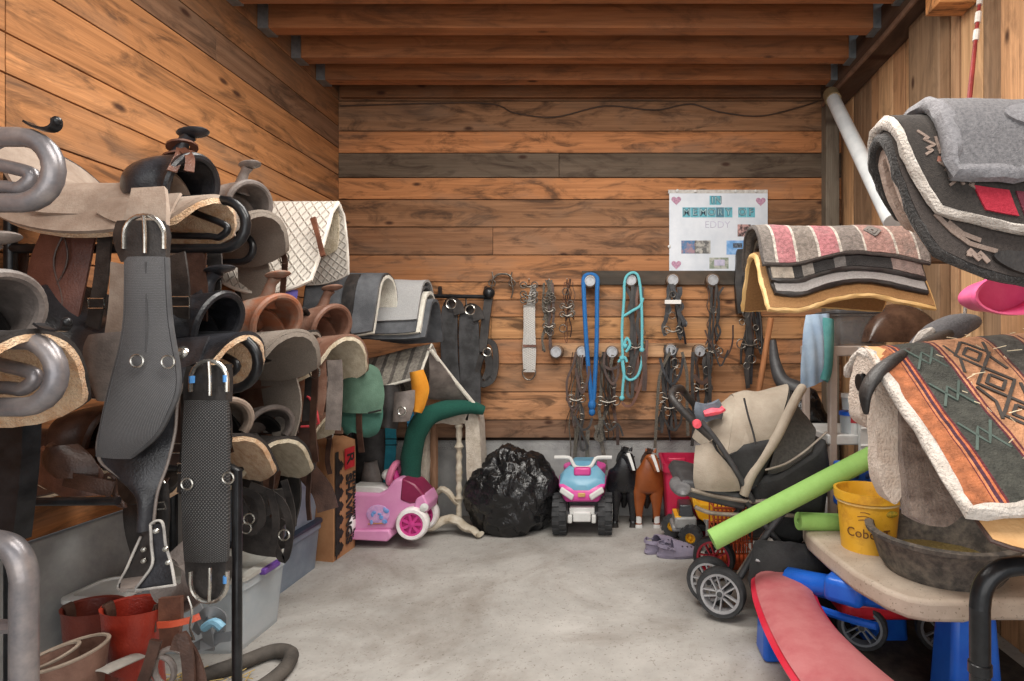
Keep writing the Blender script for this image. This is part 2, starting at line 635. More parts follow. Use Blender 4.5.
mb = MB(); mb.box(((XL + XR) / 2, D + 0.06, ZF / 2 - 0.01), (XR - XL, 0.06, ZF - 0.01)); struct('wall_footing', mb, cwall, bev=0.008)

# left wall
rl = [(60, (166, 110, 70)), (99.6, (164, 110, 72)), (126, (138, 100, 78)), (147.7, (184, 122, 76)), (175, (190, 126, 78)), (203, (194, 130, 82)), (221.5, (192, 128, 80)),
      (247, (186, 122, 76)), (275, (180, 116, 70)), (303, (176, 112, 68)), (331, (178, 112, 66)), (359, (176, 110, 66)), (387, (176, 110, 64)), (413, (178, 110, 62)), (438, None)]
mb = MB()
for (a, c), (b_, _) in zip(rl, rl[1:]):
    z1, z0 = W(0, a, D).z, W(0, b_, D).z
    cuts = [0.2, 1.93, D + 0.06] if a not in (126,) else [0.2, 1.93, 2.95, D + 0.06]
    for y0, y1 in zip(cuts, cuts[1:]):
        mb.tint = T(tuple(x * 0.93 for x in c), 0.08)
        mb.box((XL - 0.015, (y0 + y1) / 2, (z0 + z1) / 2), (0.03, y1 - y0 - 0.003, z1 - z0 - 0.006))
mb.tint = T((40, 28, 20)); mb.box((XL - 0.045, 2.25, 1.92), (0.03, 4.2, 2.64))
struct('wall_left', mb, W_Y, bev=0.002)
mb = MB(); mb.box((XL - 0.06, 2.25, ZF / 2 - 0.01), (0.06, 4.2, ZF - 0.01)); struct('wall_footing_left', mb, cwall, bev=0.008)

# right wall: upright boards, gaps and battens
mb = MB(); y = 0.5
while y < D:
    w = random.uniform(0.1, 0.19)
    c = random.choice([(196, 150, 112), (186, 138, 102), (170, 132, 104), (206, 162, 124), (144, 114, 92)])
    mb.tint = T(c, 0.1)
    dx = random.uniform(0, 0.012)
    mb.box((XR + 0.015 + dx, y + w / 2, 1.6), (0.03, w - 0.006, 3.2))
    y += w
mb.tint = T((46, 32, 24)); mb.box((XR + 0.06, 2.4, 1.6), (0.03, 3.9, 3.2))
struct('wall_right', mb, W_Z, bev=0.002)
# posts and rail of the right wall
mb = MB(); mb.tint = T((112, 104, 98)); mb.box((1.615, D - 0.05, 1.575), (0.10, 0.10, 3.15)); struct('corner_post', mb, W_Z, bev=0.006)
mb = MB(); mb.tint = T((140, 112, 90)); mb.box((XR - 0.03, 3.02, 1.6), (0.06, 0.30, 3.2)); struct('wall_post', mb, W_Z, bev=0.006)
mb = MB(); mb.tint = T((78, 54, 42)); mb.box((1.64, 2.15, 3.195), (0.16, 4.1, 0.19)); struct('ledger_beam', mb, W_Y, bev=0.004)
strip = mat('ledger_strip', (104, 78, 62), (134, 104, 84), 0.8, ns=14)
mb = MB(); mb.tube([V((1.555 + 0.006 * math.sin(9 * t), 0.3 + 3.9 * t, 3.10 + 0.008 * math.sin(14 * t + 1))) for t in [i / 40 for i in range(41)]], 0.012, 6, sq=1.6); struct('trim_right', mb, strip)

# ceiling: loft boards over joists in metal hangers
mb = MB()
y = -0.6
while y < D + 0.05:
    mb.tint = T(random.choice([(120, 74, 46), (108, 66, 42), (128, 82, 52)]), 0.1)
    mb.box((-0.2, y + 0.09, 3.44), (3.9, 0.176, 0.03))
    y += 0.18
struct('ceiling', mb, JW, bev=0.002)
galv = mat('galvanised_steel', (150, 160, 166), (180, 188, 192), 0.4, 0.8, ns=20, bump=0.05)
jn = 0
for ya in (0.925, 0.854, 0.7736, 0.70, 0.627, 0.554, 0.481, 0.408):
    yn = ya * D
    t = thing('ceiling_joist', ['dark ceiling joist nearest the back wall boards', 'second ceiling joist out from the back wall', 'third ceiling joist out from the back wall, split lower edge', 'fourth ceiling joist out from the back wall at the top of the picture'][jn] if jn < 4 else 'rough sawn ceiling joist overhead in the middle of the stall', 'joist', (0, yn + 0.045, ZT), group='ceiling joists' if jn > 3 else None)
    t['kind'] = 'structure'
    mb = MB(); mb.tint = T((162, 100, 62), 0.1)
    mb.box((-0.26, yn + 0.045, ZT + 0.125), (3.6, 0.085, 0.25))
    o = obj('joist_board', mb, JW, t, bev=0.003)
    for sx in (-1, 1):
        x = XL + 0.035 if sx < 0 else 1.545
        mb = MB()
        mb.box((x - 0.0 * sx, yn + 0.045, ZT - 0.004), (0.06, 0.10, 0.006))
        mb.box((x, yn - 0.003, ZT + 0.08), (0.06, 0.006, 0.17))
        mb.box((x, yn + 0.093, ZT + 0.08), (0.06, 0.006, 0.17))
        obj('joist_hanger', mb, galv, t)
    jn += 1
mb = MB(); mb.tint = T((120, 76, 48)); mb.box((-0.26, D - 0.02, ZT + 0.125), (3.62, 0.04, 0.25)); struct('rim_joist', mb, JW, bev=0.003)
# loose wire along the top board of the back wall
wire = mat('brown_wire', (60, 44, 34), (84, 62, 48), 0.6)
mb = MB(); mb.tube([W(x, y, D - 0.012) for x, y in ((340, 106), (480, 103), (515, 113), (555, 117), (605, 106), (655, 110), (690, 104), (720, 112), (760, 116), (800, 107), (818, 101))], 0.005, 6, k=6)
tag(obj('cable', mb, wire), 'thin brown wire sagging along the top board of the back wall', 'wire')
# pipe leaning in the right corner, whip on the wall, wooden block
pvc = mat('grey_plastic_pipe', (184, 188, 190), (206, 208, 208), 0.4, ns=6, bump=0.05)
t = thing('drain_pipe', 'pale grey plastic pipe slanting down from the right corner post', 'pipe', (1.55, 3.0, 2.0))
mb = MB(); a, b_ = W(832, 97, 3.9), W(893, 222, 2.75)
mb.tube([a, a.lerp(b_, 0.5), b_], 0.045, 14); obj('pipe_barrel', mb, pvc, t)
mb = MB(); mb.tube([a - (b_ - a) * 0.03, a + (b_ - a) * 0.035], 0.053, 14); obj('pipe_collar', mb, mat('dull_brass', (120, 104, 76), None, 0.5), t)
t = thing('riding_whip', 'red and white banded whip standing against the right wall boards', 'whip', (1.64, 2.4, 1.7))
mb = MB(); a, b_ = W(982, -20, 2.55), W(966, 130, 2.5); mb.tube([a, b_], [0.006, 0.013], 8); obj('shaft', mb, leather('red_leather', (128, 40, 40), (160, 60, 56)), t)
mb = MB(); q = lambda f: a + (b_ - a) * f
for f in (0.1, 0.22, 0.34): mb.tube([q(f), q(f + 0.07)], 0.0135, 8)
obj('white_bands', mb, mat('white_tape', (206, 200, 192), None, 0.6), t, label='white tape bands')
mb = MB(); mb.tint = T((198, 132, 80)); mb.box((XR - 0.09, 2.72, 3.0), (0.18, 0.12, 0.13)); 
tag(obj('wood_block', mb, W_X, bev=0.004), 'short orange wood block nailed high on the right wall post', 'block')
mb = MB(); mb.tint = T((200, 136, 84)); mb.box((XR - 0.07, 2.1, 3.17), (0.14, 1.2, 0.09)); struct('trim_bracket', mb, W_Y, bev=0.004)
# ================================================================== LEFT: SADDLE RACKS
SILVER = mat('worn_silver_paint', (116, 114, 118), (160, 152, 150), 0.34, 0.45, ns=9, bump=0.08)
BLACKM = mat('black_enamel_steel', (24, 25, 27), (44, 45, 48), 0.3, 0.3, ns=14, bump=0.06)
STEEL = mat('bright_steel', (196, 194, 188), (150, 146, 138), 0.25, 0.9, ns=25, bump=0.05)
BRASS = mat('old_brass', (150, 124, 74), (110, 88, 52), 0.35, 0.85, ns=25, bump=0.05)
BLK = leather('black_leather', (26, 26, 29), (52, 53, 58), 0.34)
BLK2 = leather('dull_black_leather', (30, 28, 28), (62, 58, 56), 0.5)
BRN = leather('brown_leather', (84, 52, 40), (120, 78, 60))
DBRN = leather('dark_brown_leather', (54, 36, 30), (84, 60, 50))
TAUPE = leather('taupe_suede', (150, 132, 118), (176, 160, 146), 0.75)
GREYL = leather('grey_leather', (104, 96, 92), (140, 130, 124), 0.5)
ORNG = leather('orange_tan_leather', (150, 92, 64), (140, 124, 112), 0.55)
TAN = leather('tan_brown_leather', (118, 82, 66), (144, 112, 96), 0.55)
FLT = felt('grey_felt', (128, 118, 108), (150, 140, 130))
FLC = fleece('cream_fleece', (206, 182, 152), (226, 208, 182))
FLT2 = fleece('golden_fleece', (204, 158, 116), (232, 204, 170))
FLG = fleece('ivory_fleece', (196, 180, 150), (224, 212, 188))
LACE = leather('rawhide_edge', (168, 154, 138), (134, 118, 104), 0.7)
RED = mat('red_webbing', (170, 40, 50), (196, 70, 76), 0.6)

def ring_pts(c, r, ax='xz', n=16, a0=0.0, a1=2 * PI, sy=1.0):
    c = V(c)
    o = []
    for i in range(n):
        a = a0 + (a1 - a0) * i / (n if abs(a1 - a0 - 2 * PI) < 1e-6 else n - 1)
        u, v = r * math.cos(a), r * sy * math.sin(a)
        o.append(c + (V((u, 0, v)) if ax == 'xz' else V((u, v, 0)) if ax == 'xy' else V((0, u, v))))
    return o

def arch(s, r=0.12, phi=1.02):
    if s < r * phi:
        a = s / r
        return r * math.sin(a), -r * (1 - math.cos(a))
    e = s - r * phi
    return r * math.sin(phi) + e * math.cos(phi), -r * (1 - math.cos(phi)) - e * math.sin(phi)

def saddle_sheet(x0, x1, L, off, t, k=0.34, Lf=None, ru=0.0, phi=1.02):
    def fn(u, v):
        p = 2 * u - 1
        x = (x0 + x1) / 2 + (x1 - x0) / 2 * p * math.sqrt(1 - k * v * v)
        s = L * abs(v) * math.sqrt(1 - k * p ** 2)
        y, z = arch(s, 0.12 + off, phi)
        return V((x, math.copysign(y, v), z + off + 0.015 * p * p))
    mb = MB(local=True)
    mb.sheet(fn, 14, 22, t)
    return mb, fn

def saddle(label, px, py, Y, m, scale=1.0, seat=None, fork=None, fl=None, skirt=None, horn=True, fenders=True, yaw=0.0, fl_len=0.36, straps=1, group=None, stirrup=None, wrap=False, jockey=None, sl=0.30):
    """western saddle: forward = local +x (out to the aisle), ridge of the underside at the origin"""
    t = thing('western_saddle', label, 'saddle', W(px, py, Y), yaw, group, scale)
    seat, fork, skirt = seat or m, fork or m, skirt or m
    jockey = jockey or skirt
    mb, fn = saddle_sheet(-0.35, 0.32, sl, 0.032, 0.012)
    obj('skirt', mb, skirt, t)
    mb2, _ = saddle_sheet(-0.335, 0.322, sl * 0.93, 0.016, 0.018)
    mb2.jitter(0.003, 45, 0.002)
    obj('fleece_lining', mb2, fl or FLC, t)
    # seat with raised cantle
    def sf(u, v):
        x = -0.30 + 0.44 * u
        q = max(0.0, (0.30 - u) / 0.30)
        r = max(0.0, (u - 0.6) / 0.4)
        zc = 0.085 + 0.11 * q ** 1.6 + 0.05 * r ** 2
        w = 0.19 - 0.07 * min(1, u * 1.2) + 0.05 * max(0, u - 0.75)
        d = 0.13 - 0.075 * q
        return V((x + 0.03 * q * v * v, w * v * (1 - 0.06 * v * v), zc - d * abs(v) ** 2.3 + 0.012 * q * (1 - v * v)))
    mb = MB(local=True); mb.sheet(sf, 14, 16, 0.014); obj('seat', mb, seat, t)
    mb = MB(local=True)
    mb.tube([sf(0.0, -1 + 2 * i / 12) + V((-0.008, 0, 0.002)) for i in range(13)], 0.013, 8)
    obj('cantle_binding', mb, fork, t)
    # fork: swelled tunnel, thick rolled rim round the open gullet
    def kf(u, v):
        th = v * 2.05
        wy = 0.106 + 0.026 * math.sin(PI * min(1, u * 1.25)) - 0.03 * (1 - u) ** 3
        hz = 0.100 - 0.03 * (1 - u) ** 2
        return V((0.045 + 0.20 * u - 0.05 * abs(v) ** 2 * u, wy * math.sin(th), 0.072 + hz * math.cos(th) + 0.012 * u))
    mb = MB(local=True); mb.sheet(kf, 12, 24, 0.02); obj('fork', mb, fork, t)
    mb = MB(local=True); mb.tube([kf(1, -1 + 2 * i / 24) for i in range(25)], 0.0135, 8); obj('gullet_rim', mb, fork, t)
    mb = MB(local=True); mb.ball((0.055, 0, 0.085), (0.035, 0.085, 0.05), 16, 10); obj('pommel_back', mb, fork, t)
    if horn:
        mb = MB(local=True)
        mb.tube([(0.15, 0, 0.150), (0.165, 0, 0.185), (0.185, 0, 0.235), (0.205, 0, 0.262)], [0.046, 0.025, 0.0185, 0.024], 12, k=4)
        mb.ball((0.218, 0, 0.272), (0.052, 0.042, 0.013), 16, 8, rot=Matrix.Rotation(-0.18, 3, 'Y'))
        obj('horn', mb, fork, t)
    if wrap:
        mb = MB(local=True)
        for zz, tl in ((0.195, 0.3), (0.222, -0.35)):
            mb.strap([V((0.172 + (zz - 0.2) * 0.4 + 0.034 * math.cos(a), 0.034 * math.sin(a), zz + 0.02 * math.sin(a) * tl + 0.012 * math.cos(a))) for a in [i * PI / 8 for i in range(16)]], 0.024, 0.006, (0, 0, 1), closed=True)
        obj('horn_strap', mb, BRN, t)
        for dx in (0.0, 0.035):
            mb = MB(local=True)
            mb.strap([(0.20, -0.03, 0.205), (0.225 + dx, -0.07, 0.165), (0.24 + dx * 1.6, -0.12, 0.10)], 0.026, 0.004, (0.6, -0.8, 0.3), k=4); obj('strap_end', mb, BRN, t)
    # front jockeys, conchos, rigging dees
    for sy in (-1, 1):
        def jf(u, v, sy=sy):
            x = 0.02 + 0.24 * u
            s = 0.11 + (0.07 + 0.05 * math.sin(PI * min(1, u * 0.9))) * (v + 1) / 2
            y, z = arch(s, 0.152)
            return V((x, sy * (y + 0.004), z + 0.052 + 0.03 * u * (1 - v) * 0.3))
        mb = MB(local=True); mb.sheet(jf, 8, 6, 0.008); obj('jockey', mb, jockey, t)
        mb = MB(local=True)
        c = jf(0.72, 0.0); nrm = V((0.1, sy * 0.85, 0.5)).normalized()
        mb.lathe([(0.0, 0.014), (0.012, 0.013), (0.02, 0.008), (0.026, 0.0)][::-1], c + nrm * 0.003, 14, axis=nrm)
        obj('concho', mb, STEEL, t)
        if fenders:
            def ff(u, v, sy=sy):
                w = 0.085 + 0.035 * math.sin(PI * min(1, u * 1.1)) - 0.03 * u
                return V((0.0 + w * v + 0.03 * u, sy * (0.185 + 0.02 * math.sin(PI * u * 0.8) + 0.01), -0.10 - fl_len * u + 0.02 * (1 - v * v) * (1 if u < 0.1 else 0)))
            mb = MB(local=True); mb.sheet(ff, 10, 6, 0.008); f = obj('fender', mb, skirt, t)
            p0 = ff(1, 0)
            if stirrup and sy < 0:
                pass
        for q in range(straps):
            x = 0.20 - 0.09 * q
            mb = MB(local=True)
            ln = 0.20 + 0.22 * random.random()
            mb.strap([(x, sy * 0.188, -0.10), (x + 0.005, sy * 0.205, -0.15), (x - 0.01, sy * 0.205, -0.15 - ln * 0.6), (x + 0.012, sy * 0.20, -0.15 - ln)], 0.034, 0.005, (0, sy, 0), k=4)
            obj('latigo_strap', mb, DBRN if q == 0 else BLK2, t)
            mb = MB(local=True)
            mb.tube(ring_pts((x, sy * 0.206, -0.13), 0.028), 0.004, 6, closed=True)
            obj('rigging_ring', mb, STEEL, t)
    return t, fn

def rack_arm(parent, X0, X1, Y, z, h, r, m, brace=True):
    """one arm: a closed loop of bent tube reaching out from the column, smaller brace loop inside"""
    rr = h / 2
    n = 10
    pts = [V((X0, Y, z)), V((X0 + 0.25, Y, z))] + [V((X1 - rr + rr * math.sin(a), Y, z - rr + rr * math.cos(a))) for a in [PI * i / n for i in range(n + 1)]] + [V((X0 + 0.25, Y, z - h)), V((X0, Y, z - h))]
    mb = MB(); mb.tube(pts, r, 12)
    o = obj('arm', mb, m, parent)
    if brace:
        mb = MB()
        q = r * 0.72
        e = X1 - rr * 0.95
        mb.tube([V((e - 0.17, Y + 0.02, z - r)), V((e - 0.09, Y + 0.02, z - 0.03 - r)), V((e, Y + 0.02, z - h * 0.52)), V((e - 0.025, Y + 0.02, z - h * 0.74)), V((e - 0.07, Y + 0.02, z - h * 0.72)), V((e - 0.26, Y + 0.02, z - h * 0.70))], q, 10, k=5)
        obj('brace', mb, m, parent)
    return o

def rack(label, Y, arms, m, r, colX=-2.05, zt=1.95, front=None, brace=True):
    t = thing('saddle_rack', label, 'rack', (colX + 0.3, Y, 0))
    mb = MB(); mb.tube([V((colX, Y, 0)), V((colX, Y, zt))], r * 1.1, 12); obj('column', mb, m, t)
    mb = MB(); mb.tube([V((colX, Y - 0.12, r)), V((colX, Y + 0.12, r))], r, 10); obj('foot', mb, m, t)
    for X1, z, h in arms: rack_arm(t, colX, X1, Y, z, h, r, m, brace)
    if front:
        X, z = front
        mb = MB(); mb.tube([V((X, Y, 0)), V((X, Y, z))], r, 12); obj('front_post', mb, m, t)
    return t

# near rack in worn silver tube
YA = 1.25
ta = rack('worn silver tube saddle rack at the near end of the left wall', YA, [], SILVER, 0.027, zt=1.9)
for xe, y0, y1 in ((54, 137, 203), (57, 340, 407)):
    rack_arm(ta, -2.05, W(xe, 0, YA).x, YA, W(0, y0, YA).z, W(0, y0, YA).z - W(0, y1, YA).z, 0.0215, SILVER)
for (px, py) in ((36, 130), (46, 331)):
    p = W(px + 10, py + 6, YA)
    mb = MB(); mb.strap([p + V((-0.04, 0, 0.03)), p + V((-0.02, -0.0, 0.018)), p + V((0.008, 0, 0.014)), p + V((0.022, 0, 0.022)), p + V((0.024, 0, 0.036))], 0.024, 0.005, (0, 0, 1), k=3)
    mb.ball(p + V((0.024, 0, 0.034)), 0.010, 10, 6)
    obj('hook', mb, BLACKM, ta)
# its low bent leg
mb = MB(); mb.tube([W(-40, 540, 1.30), W(-6, 541, 1.30), W(14, 550, 1.30), W(24, 575, 1.30), W(24, 620, 1.30), V((W(24, 0, 1.30).x, 1.30, 0))], 0.026, 14, k=6); obj('leg', mb, SILVER, ta)
mb = MB(); mb.tube([W(-60, 628, 1.34), W(22, 626, 1.34)], 0.017, 8); obj('crossbar', mb, SILVER, ta)
mb = MB(); mb.ribbon([(-14, 405, 33, 405), (-8, 470, 30, 470), (0, 540, 22, 540)], 1.52, 0.05); obj('upright', mb, BLACKM, ta)

RB = 1.9
zb = [W(0, 200, RB).z, W(0, 336, RB).z, 0.93]
mbx = None
tb = rack('black tube saddle rack with a slim post down to the floor', RB, [(W(246, 0, RB).x, zb[0], 0.165), (W(258, 0, RB).x, zb[1], 0.18)], BLACKM, 0.0165)
mb = MB(); X = W(237, 0, RB).x
mbar = MB(); mbar.tube([V((-2.05, 1.62, W(0, 503, 1.62).z)), V((W(118, 0, 1.62).x, 1.62, W(0, 501, 1.62).z))], 0.012, 10); obj('low_bar', mbar, BLACKM, tb)
mb.tube([V((X, RB, 0.0)), V((X, RB, W(0, 470, RB).z)), V((X - 0.03, RB, W(0, 466, RB).z)), V((-2.05, RB, W(0, 466, RB).z))], 0.0155, 12); obj('front_post', mb, BLACKM, tb)
rack('black tube saddle rack farther down the left wall, mostly hidden by its saddles', 2.6, [(-1.68, 1.82, 0.13), (-1.64, 1.34, 0.13), (-1.7, 0.91, 0.13)], BLACKM, 0.0155, brace=False)
rack('farthest saddle rack on the left wall, under the white quilted pad', 3.05, [(-1.66, 1.94, 0.13), (-1.66, 1.32, 0.13), (-1.66, 0.86, 0.13)], BLACKM, 0.0155, brace=False)

# saddles: top row
s1, f1 = saddle('large taupe suede saddle with smooth black fork, top row behind the silver loop', 130, 211, 1.9, TAUPE, 0.98, seat=TAUPE, fork=BLK, skirt=TAUPE, fl=FLT2, wrap=True, fenders=False, straps=0, sl=0.235)
s2, f2 = saddle('small grey brown saddle on the top row beside the white quilted pad', 214, 226, 2.6, GREYL, 0.98, fl=FLT, skirt=FLT, straps=1, yaw=-0.28)
# middle row
s3, f3 = saddle('black saddle with pale fleece on the lower silver loop, cut by the picture edge', -94, 350, 1.25, BLK2, 0.92, fork=GREYL, fl=FLT2, skirt=BLK2, fenders=False, straps=0, jockey=BLK2, sl=0.36)
s4, f4 = saddle('shiny black saddle on the middle arm above the diamond weave girth', 158, 346, 1.9, BLK, 0.96, fl=FLT2, fenders=False, straps=0)
s5, f5 = saddle('saddle with worn orange tan fork and grey felt skirt on the middle row', 236, 342, 2.55, ORNG, 1.1, fl=FLT, skirt=FLT, yaw=-0.28)
s7, f7 = saddle('dark saddle squeezed behind the orange tan fork saddle', 264, 338, 2.82, BLK2, 0.8, fl=FLT, fenders=False, straps=0, horn=False)
s6, f6 = saddle('tan brown saddle with cream fleece front, farthest on the middle row', 296, 345, 3.05, TAN, 1.12, fl=FLG, yaw=-0.3, sl=0.34)
# low row
s8, f8 = saddle('dark brown saddle on the lowest arm, behind the black stirrup', 58, 452, 2.0, DBRN, 0.9, fl=FLC, horn=False, fenders=False, straps=0, sl=0.27)
s9, f9 = saddle('black low row saddle with taupe fork and orange fleece front', 196, 440, 2.35, BLK2, 0.98, fork=TAUPE, fl=FLT2, horn=False, yaw=-0.5, sl=0.36)
s10, f10 = saddle('low row saddle with grey fork and yellowish fleece front', 244, 442, 2.75, BLK2, 1.0, fork=GREYL, fl=FLG, horn=False, yaw=-0.5, sl=0.36)
s11, f11 = saddle('farthest low row saddle, worn tan, red stirrup hung in front', 282, 420, 3.1, TAN, 0.85, fl=FLG, fork=BRN, horn=False)

def stirrup(parent, c, m, edge, w=0.062, h=0.15, d=0.06, name='stirrup', yaw=0.0):
    c = V(c)
    out = [(0.0, 0), (0.55, -0.1), (0.62, -0.3), (0.85, -0.62), (1.0, -0.93), (0.9, -1.0), (0, -1.0), (-0.9, -1.0), (-1.0, -0.93), (-0.85, -0.62), (-0.62, -0.3), (-0.55, -0.1)]
    ca, sa = math.cos(yaw), math.sin(yaw)
    P = cr([c + V((a * w * ca, a * w * sa, b * h)) for a, b in out], 3, True)
    mb = MB()
    fwd = V((-sa, ca, 0))
    def sec(i, u):
        k = abs((c.z - P[i].z) / h)
        ww = d * (0.45 + 0.55 * min(1, k * 1.1))
        return [(-ww, -0.005), (ww, -0.005), (ww, 0.005), (-ww, 0.005)]
    mb.sweep(P, sec, True, hint=fwd.cross(V((0, 0, 1))))
    o = obj(name, mb, m, parent)
    return o, P, fwd

# the black saddle's fender and edge-laced stirrup in front of everything
def fender_px(parent, rowspx, Y, m, edge=None, t=0.012):
    mb = MB(); mb.ribbon(rowspx, Y, t, bulge=0.02); o = obj('fender', mb, m, parent)
    if edge:
        mb = MB()
        ys = Y if isinstance(Y, (list, tuple)) else [Y] * len(rowspx)
        mb.tube([W(a, b, y - 0.012) for (a, b, c, d), y in zip(rowspx, ys)], 0.004, 6, k=4)
        mb.tube([W(c, d, y - 0.012) for (a, b, c, d), y in zip(rowspx, ys)], 0.004, 6, k=4)
        obj('edge_binding', mb, edge, o)
    return o
fender_px(s4, [(150, 372, 196, 368), (112, 402, 180, 398), (96, 440, 176, 436), (97, 466, 168, 470), (118, 484, 160, 492), (138, 505, 156, 508), (139, 540, 153, 538)], [1.66, 1.62, 1.6, 1.58, 1.57, 1.56, 1.56], BLK, GREYL)
mb = MB(); mb.ribbon([(152, 490, 168, 490), (152, 520, 170, 520), (150, 548, 168, 548)], 1.585, 0.008); obj('stirrup_strap', mb, BLK2, s4)
mb = MB(); mb.tube([W(a, b, 1.56) for a, b in ((153, 511), (165, 510), (166, 517), (154, 518))], 0.003, 6, closed=True); obj('buckle', mb, STEEL, s4)
EDGE = leather('scuffed_white_edge', (186, 182, 176), (130, 128, 126), 0.7)
mb = MB(); mb.ribbon([(150, 534, 163, 533), (151, 556, 166, 556), (152, 575, 172, 575), (142, 592, 174, 590), (135, 602, 176, 598)], [1.50, 1.49, 1.47, 1.46, 1.46], 0.012); st = obj('stirrup', mb, BLK, s4)
mb = MB(); mb.ribbon([(140, 546, 150, 536), (131, 566, 152, 556), (124, 582, 152, 576), (118, 593, 144, 592), (117, 600, 136, 603)], [1.56, 1.55, 1.54, 1.54, 1.52], 0.012); obj('stirrup_side', mb, BLK2, st)
mb = MB(); mb.ribbon([(120, 592, 150, 588), (118, 603, 140, 604)], [1.54, 1.48], 0.012); obj('tread', mb, GREYL, st)
mb = MB()
mb.tube([W(a, b, y) for a, b, y in ((150, 534, 1.488), (151, 556, 1.478), (152, 576, 1.458), (142, 592, 1.448), (135, 603, 1.446), (155, 601, 1.446), (176, 598, 1.448))], 0.0036, 6, k=4)
mb.tube([W(a, b, y) for a, b, y in ((150, 534, 1.488), (156, 530, 1.488), (163, 533, 1.488), (166, 556, 1.478), (172, 576, 1.458), (176, 599, 1.448))], 0.0036, 6, k=4)
mb.tube([W(a, b, y) for a, b, y in ((140, 546, 1.548), (131, 566, 1.538), (124, 582, 1.53), (118, 593, 1.53), (117, 602, 1.52), (135, 604, 1.446))], 0.0036, 6, k=4)
obj('laced_edge', mb, EDGE, st)
for a, b in ((156, 541), (143, 560), (143, 572), (166, 560), (169, 574)):
    mb = MB(); mb.lathe([(0.008, 0), (0.006, 0.005), (0, 0.006)], W(a, b, 1.46 if a > 150 else 1.53), 10, axis=(0.2, -1, 0)); obj('rivet', mb, STEEL, st)
# seat edge and fender of the top saddle
fender_px(s1, [(42, 232, 97, 228), (30, 262, 90, 262), (24, 300, 82, 300), (20, 330, 74, 336), (26, 348, 70, 352)], [1.86, 1.84, 1.83, 1.83, 1.84], leather('stitched_brown_leather', (88, 54, 46), (110, 72, 62)), None)
mb = MB()
for sgn in (1, -1):
    mb.tube([W(62 + sgn * 7 * math.sin(PI * i / 6) - i * 0.9, 236 + i * 8, 1.81) for i in range(13)], 0.003, 6)
obj('stitched_scroll', mb, DBRN, s1)
# dark hanging straps of the saddles on the black rack
for (x0, y0, x1, y1, w, Y, m, p) in ((105, 232, 92, 330, 0.045, 1.8, BLK2, s1), (178, 255, 182, 320, 0.055, 1.78, BLK2, s1), (196, 250, 200, 322, 0.06, 1.9, DBRN, s1), (216, 250, 214, 300, 0.05, 1.95, BLK2, s1),
                                  (20, 245, 8, 330, 0.05, 1.95, DBRN, s1), (190, 395, 186, 500, 0.05, 1.8, BLK2, s4), (172, 400, 178, 470, 0.05, 1.85, DBRN, s4), (222, 400, 226, 450, 0.06, 1.95, BLK2, s4)):
    mb = MB(); mb.strap([W(x0, y0, Y), W((x0 + x1) / 2 + 2, (y0 + y1) / 2, Y - 0.02), W(x1, y1, Y)], w, 0.007, k=5); o = obj('hanging_strap', mb, m, p)
    mb = MB(); a, b = x0 + (x1 - x0) * 0.75, y0 + (y1 - y0) * 0.75
    q = w * F / Y / 2 + 1
    mb.tube([W(a - q, b - 5, Y - 0.025), W(a + q, b - 5, Y - 0.025), W(a + q, b + 5, Y - 0.025), W(a - q, b + 5, Y - 0.025)], 0.0028, 6, closed=True); obj('buckle', mb, STEEL, o)
# stirrup loops of the dark brown saddle in the low row
mb = MB(); mb.ribbon([(44, 446, 78, 448), (31, 458, 104, 468), (26, 470, 112, 482), (34, 483, 114, 494), (62, 495, 112, 500)], 1.73, 0.014, bulge=0.05, k=5); obj('side_skirt', mb, BRN, s8)
mb = MB(); mb.ribbon([(54, 442, 80, 444), (44, 452, 98, 460), (44, 464, 104, 474), (58, 475, 102, 480)], 1.70, 0.014, bulge=0.05, k=5); obj('side_jockey', mb, DBRN, s8)
mb = MB(); mb.ribbon([(24, 474, 32, 472), (34, 486, 44, 483), (58, 498, 68, 494), (66, 500, 76, 498)], 1.75, 0.02); mb.jitter(0.003, 40, 0.003); obj('fleece_fringe', mb, FLC, s8)
loop_strap_pts = [W(66, 482, 1.66), W(92, 488, 1.65), W(120, 494, 1.66)]
mb = MB(); mb.strap(loop_strap_pts, 0.05, 0.008, (0.1, -1, 0.1), k=4); obj('billet_strap', mb, DBRN, s8)
mb = MB(); mb.tube([W(a, b, 1.7) for a, b in ((112, 478), (122, 482), (124, 500), (134, 514), (120, 508), (112, 496))], 0.006, 8, closed=True, k=4); obj('strap_loop', mb, DBRN, s8)
# skirt corner of the shiny black saddle, behind the wide girth
mb = MB(); mb.ribbon([(88, 335, 130, 330), (82, 352, 126, 350), (88, 380, 122, 378), (97, 402, 116, 404)], 1.68, 0.014, bulge=0.02); obj('skirt_corner', mb, GREYL, s4)
mb = MB(); mb.ribbon([(110, 258, 128, 262), (108, 300, 136, 318), (104, 332, 138, 344)], 1.72, 0.012); obj('side_flap', mb, TAUPE, s4)

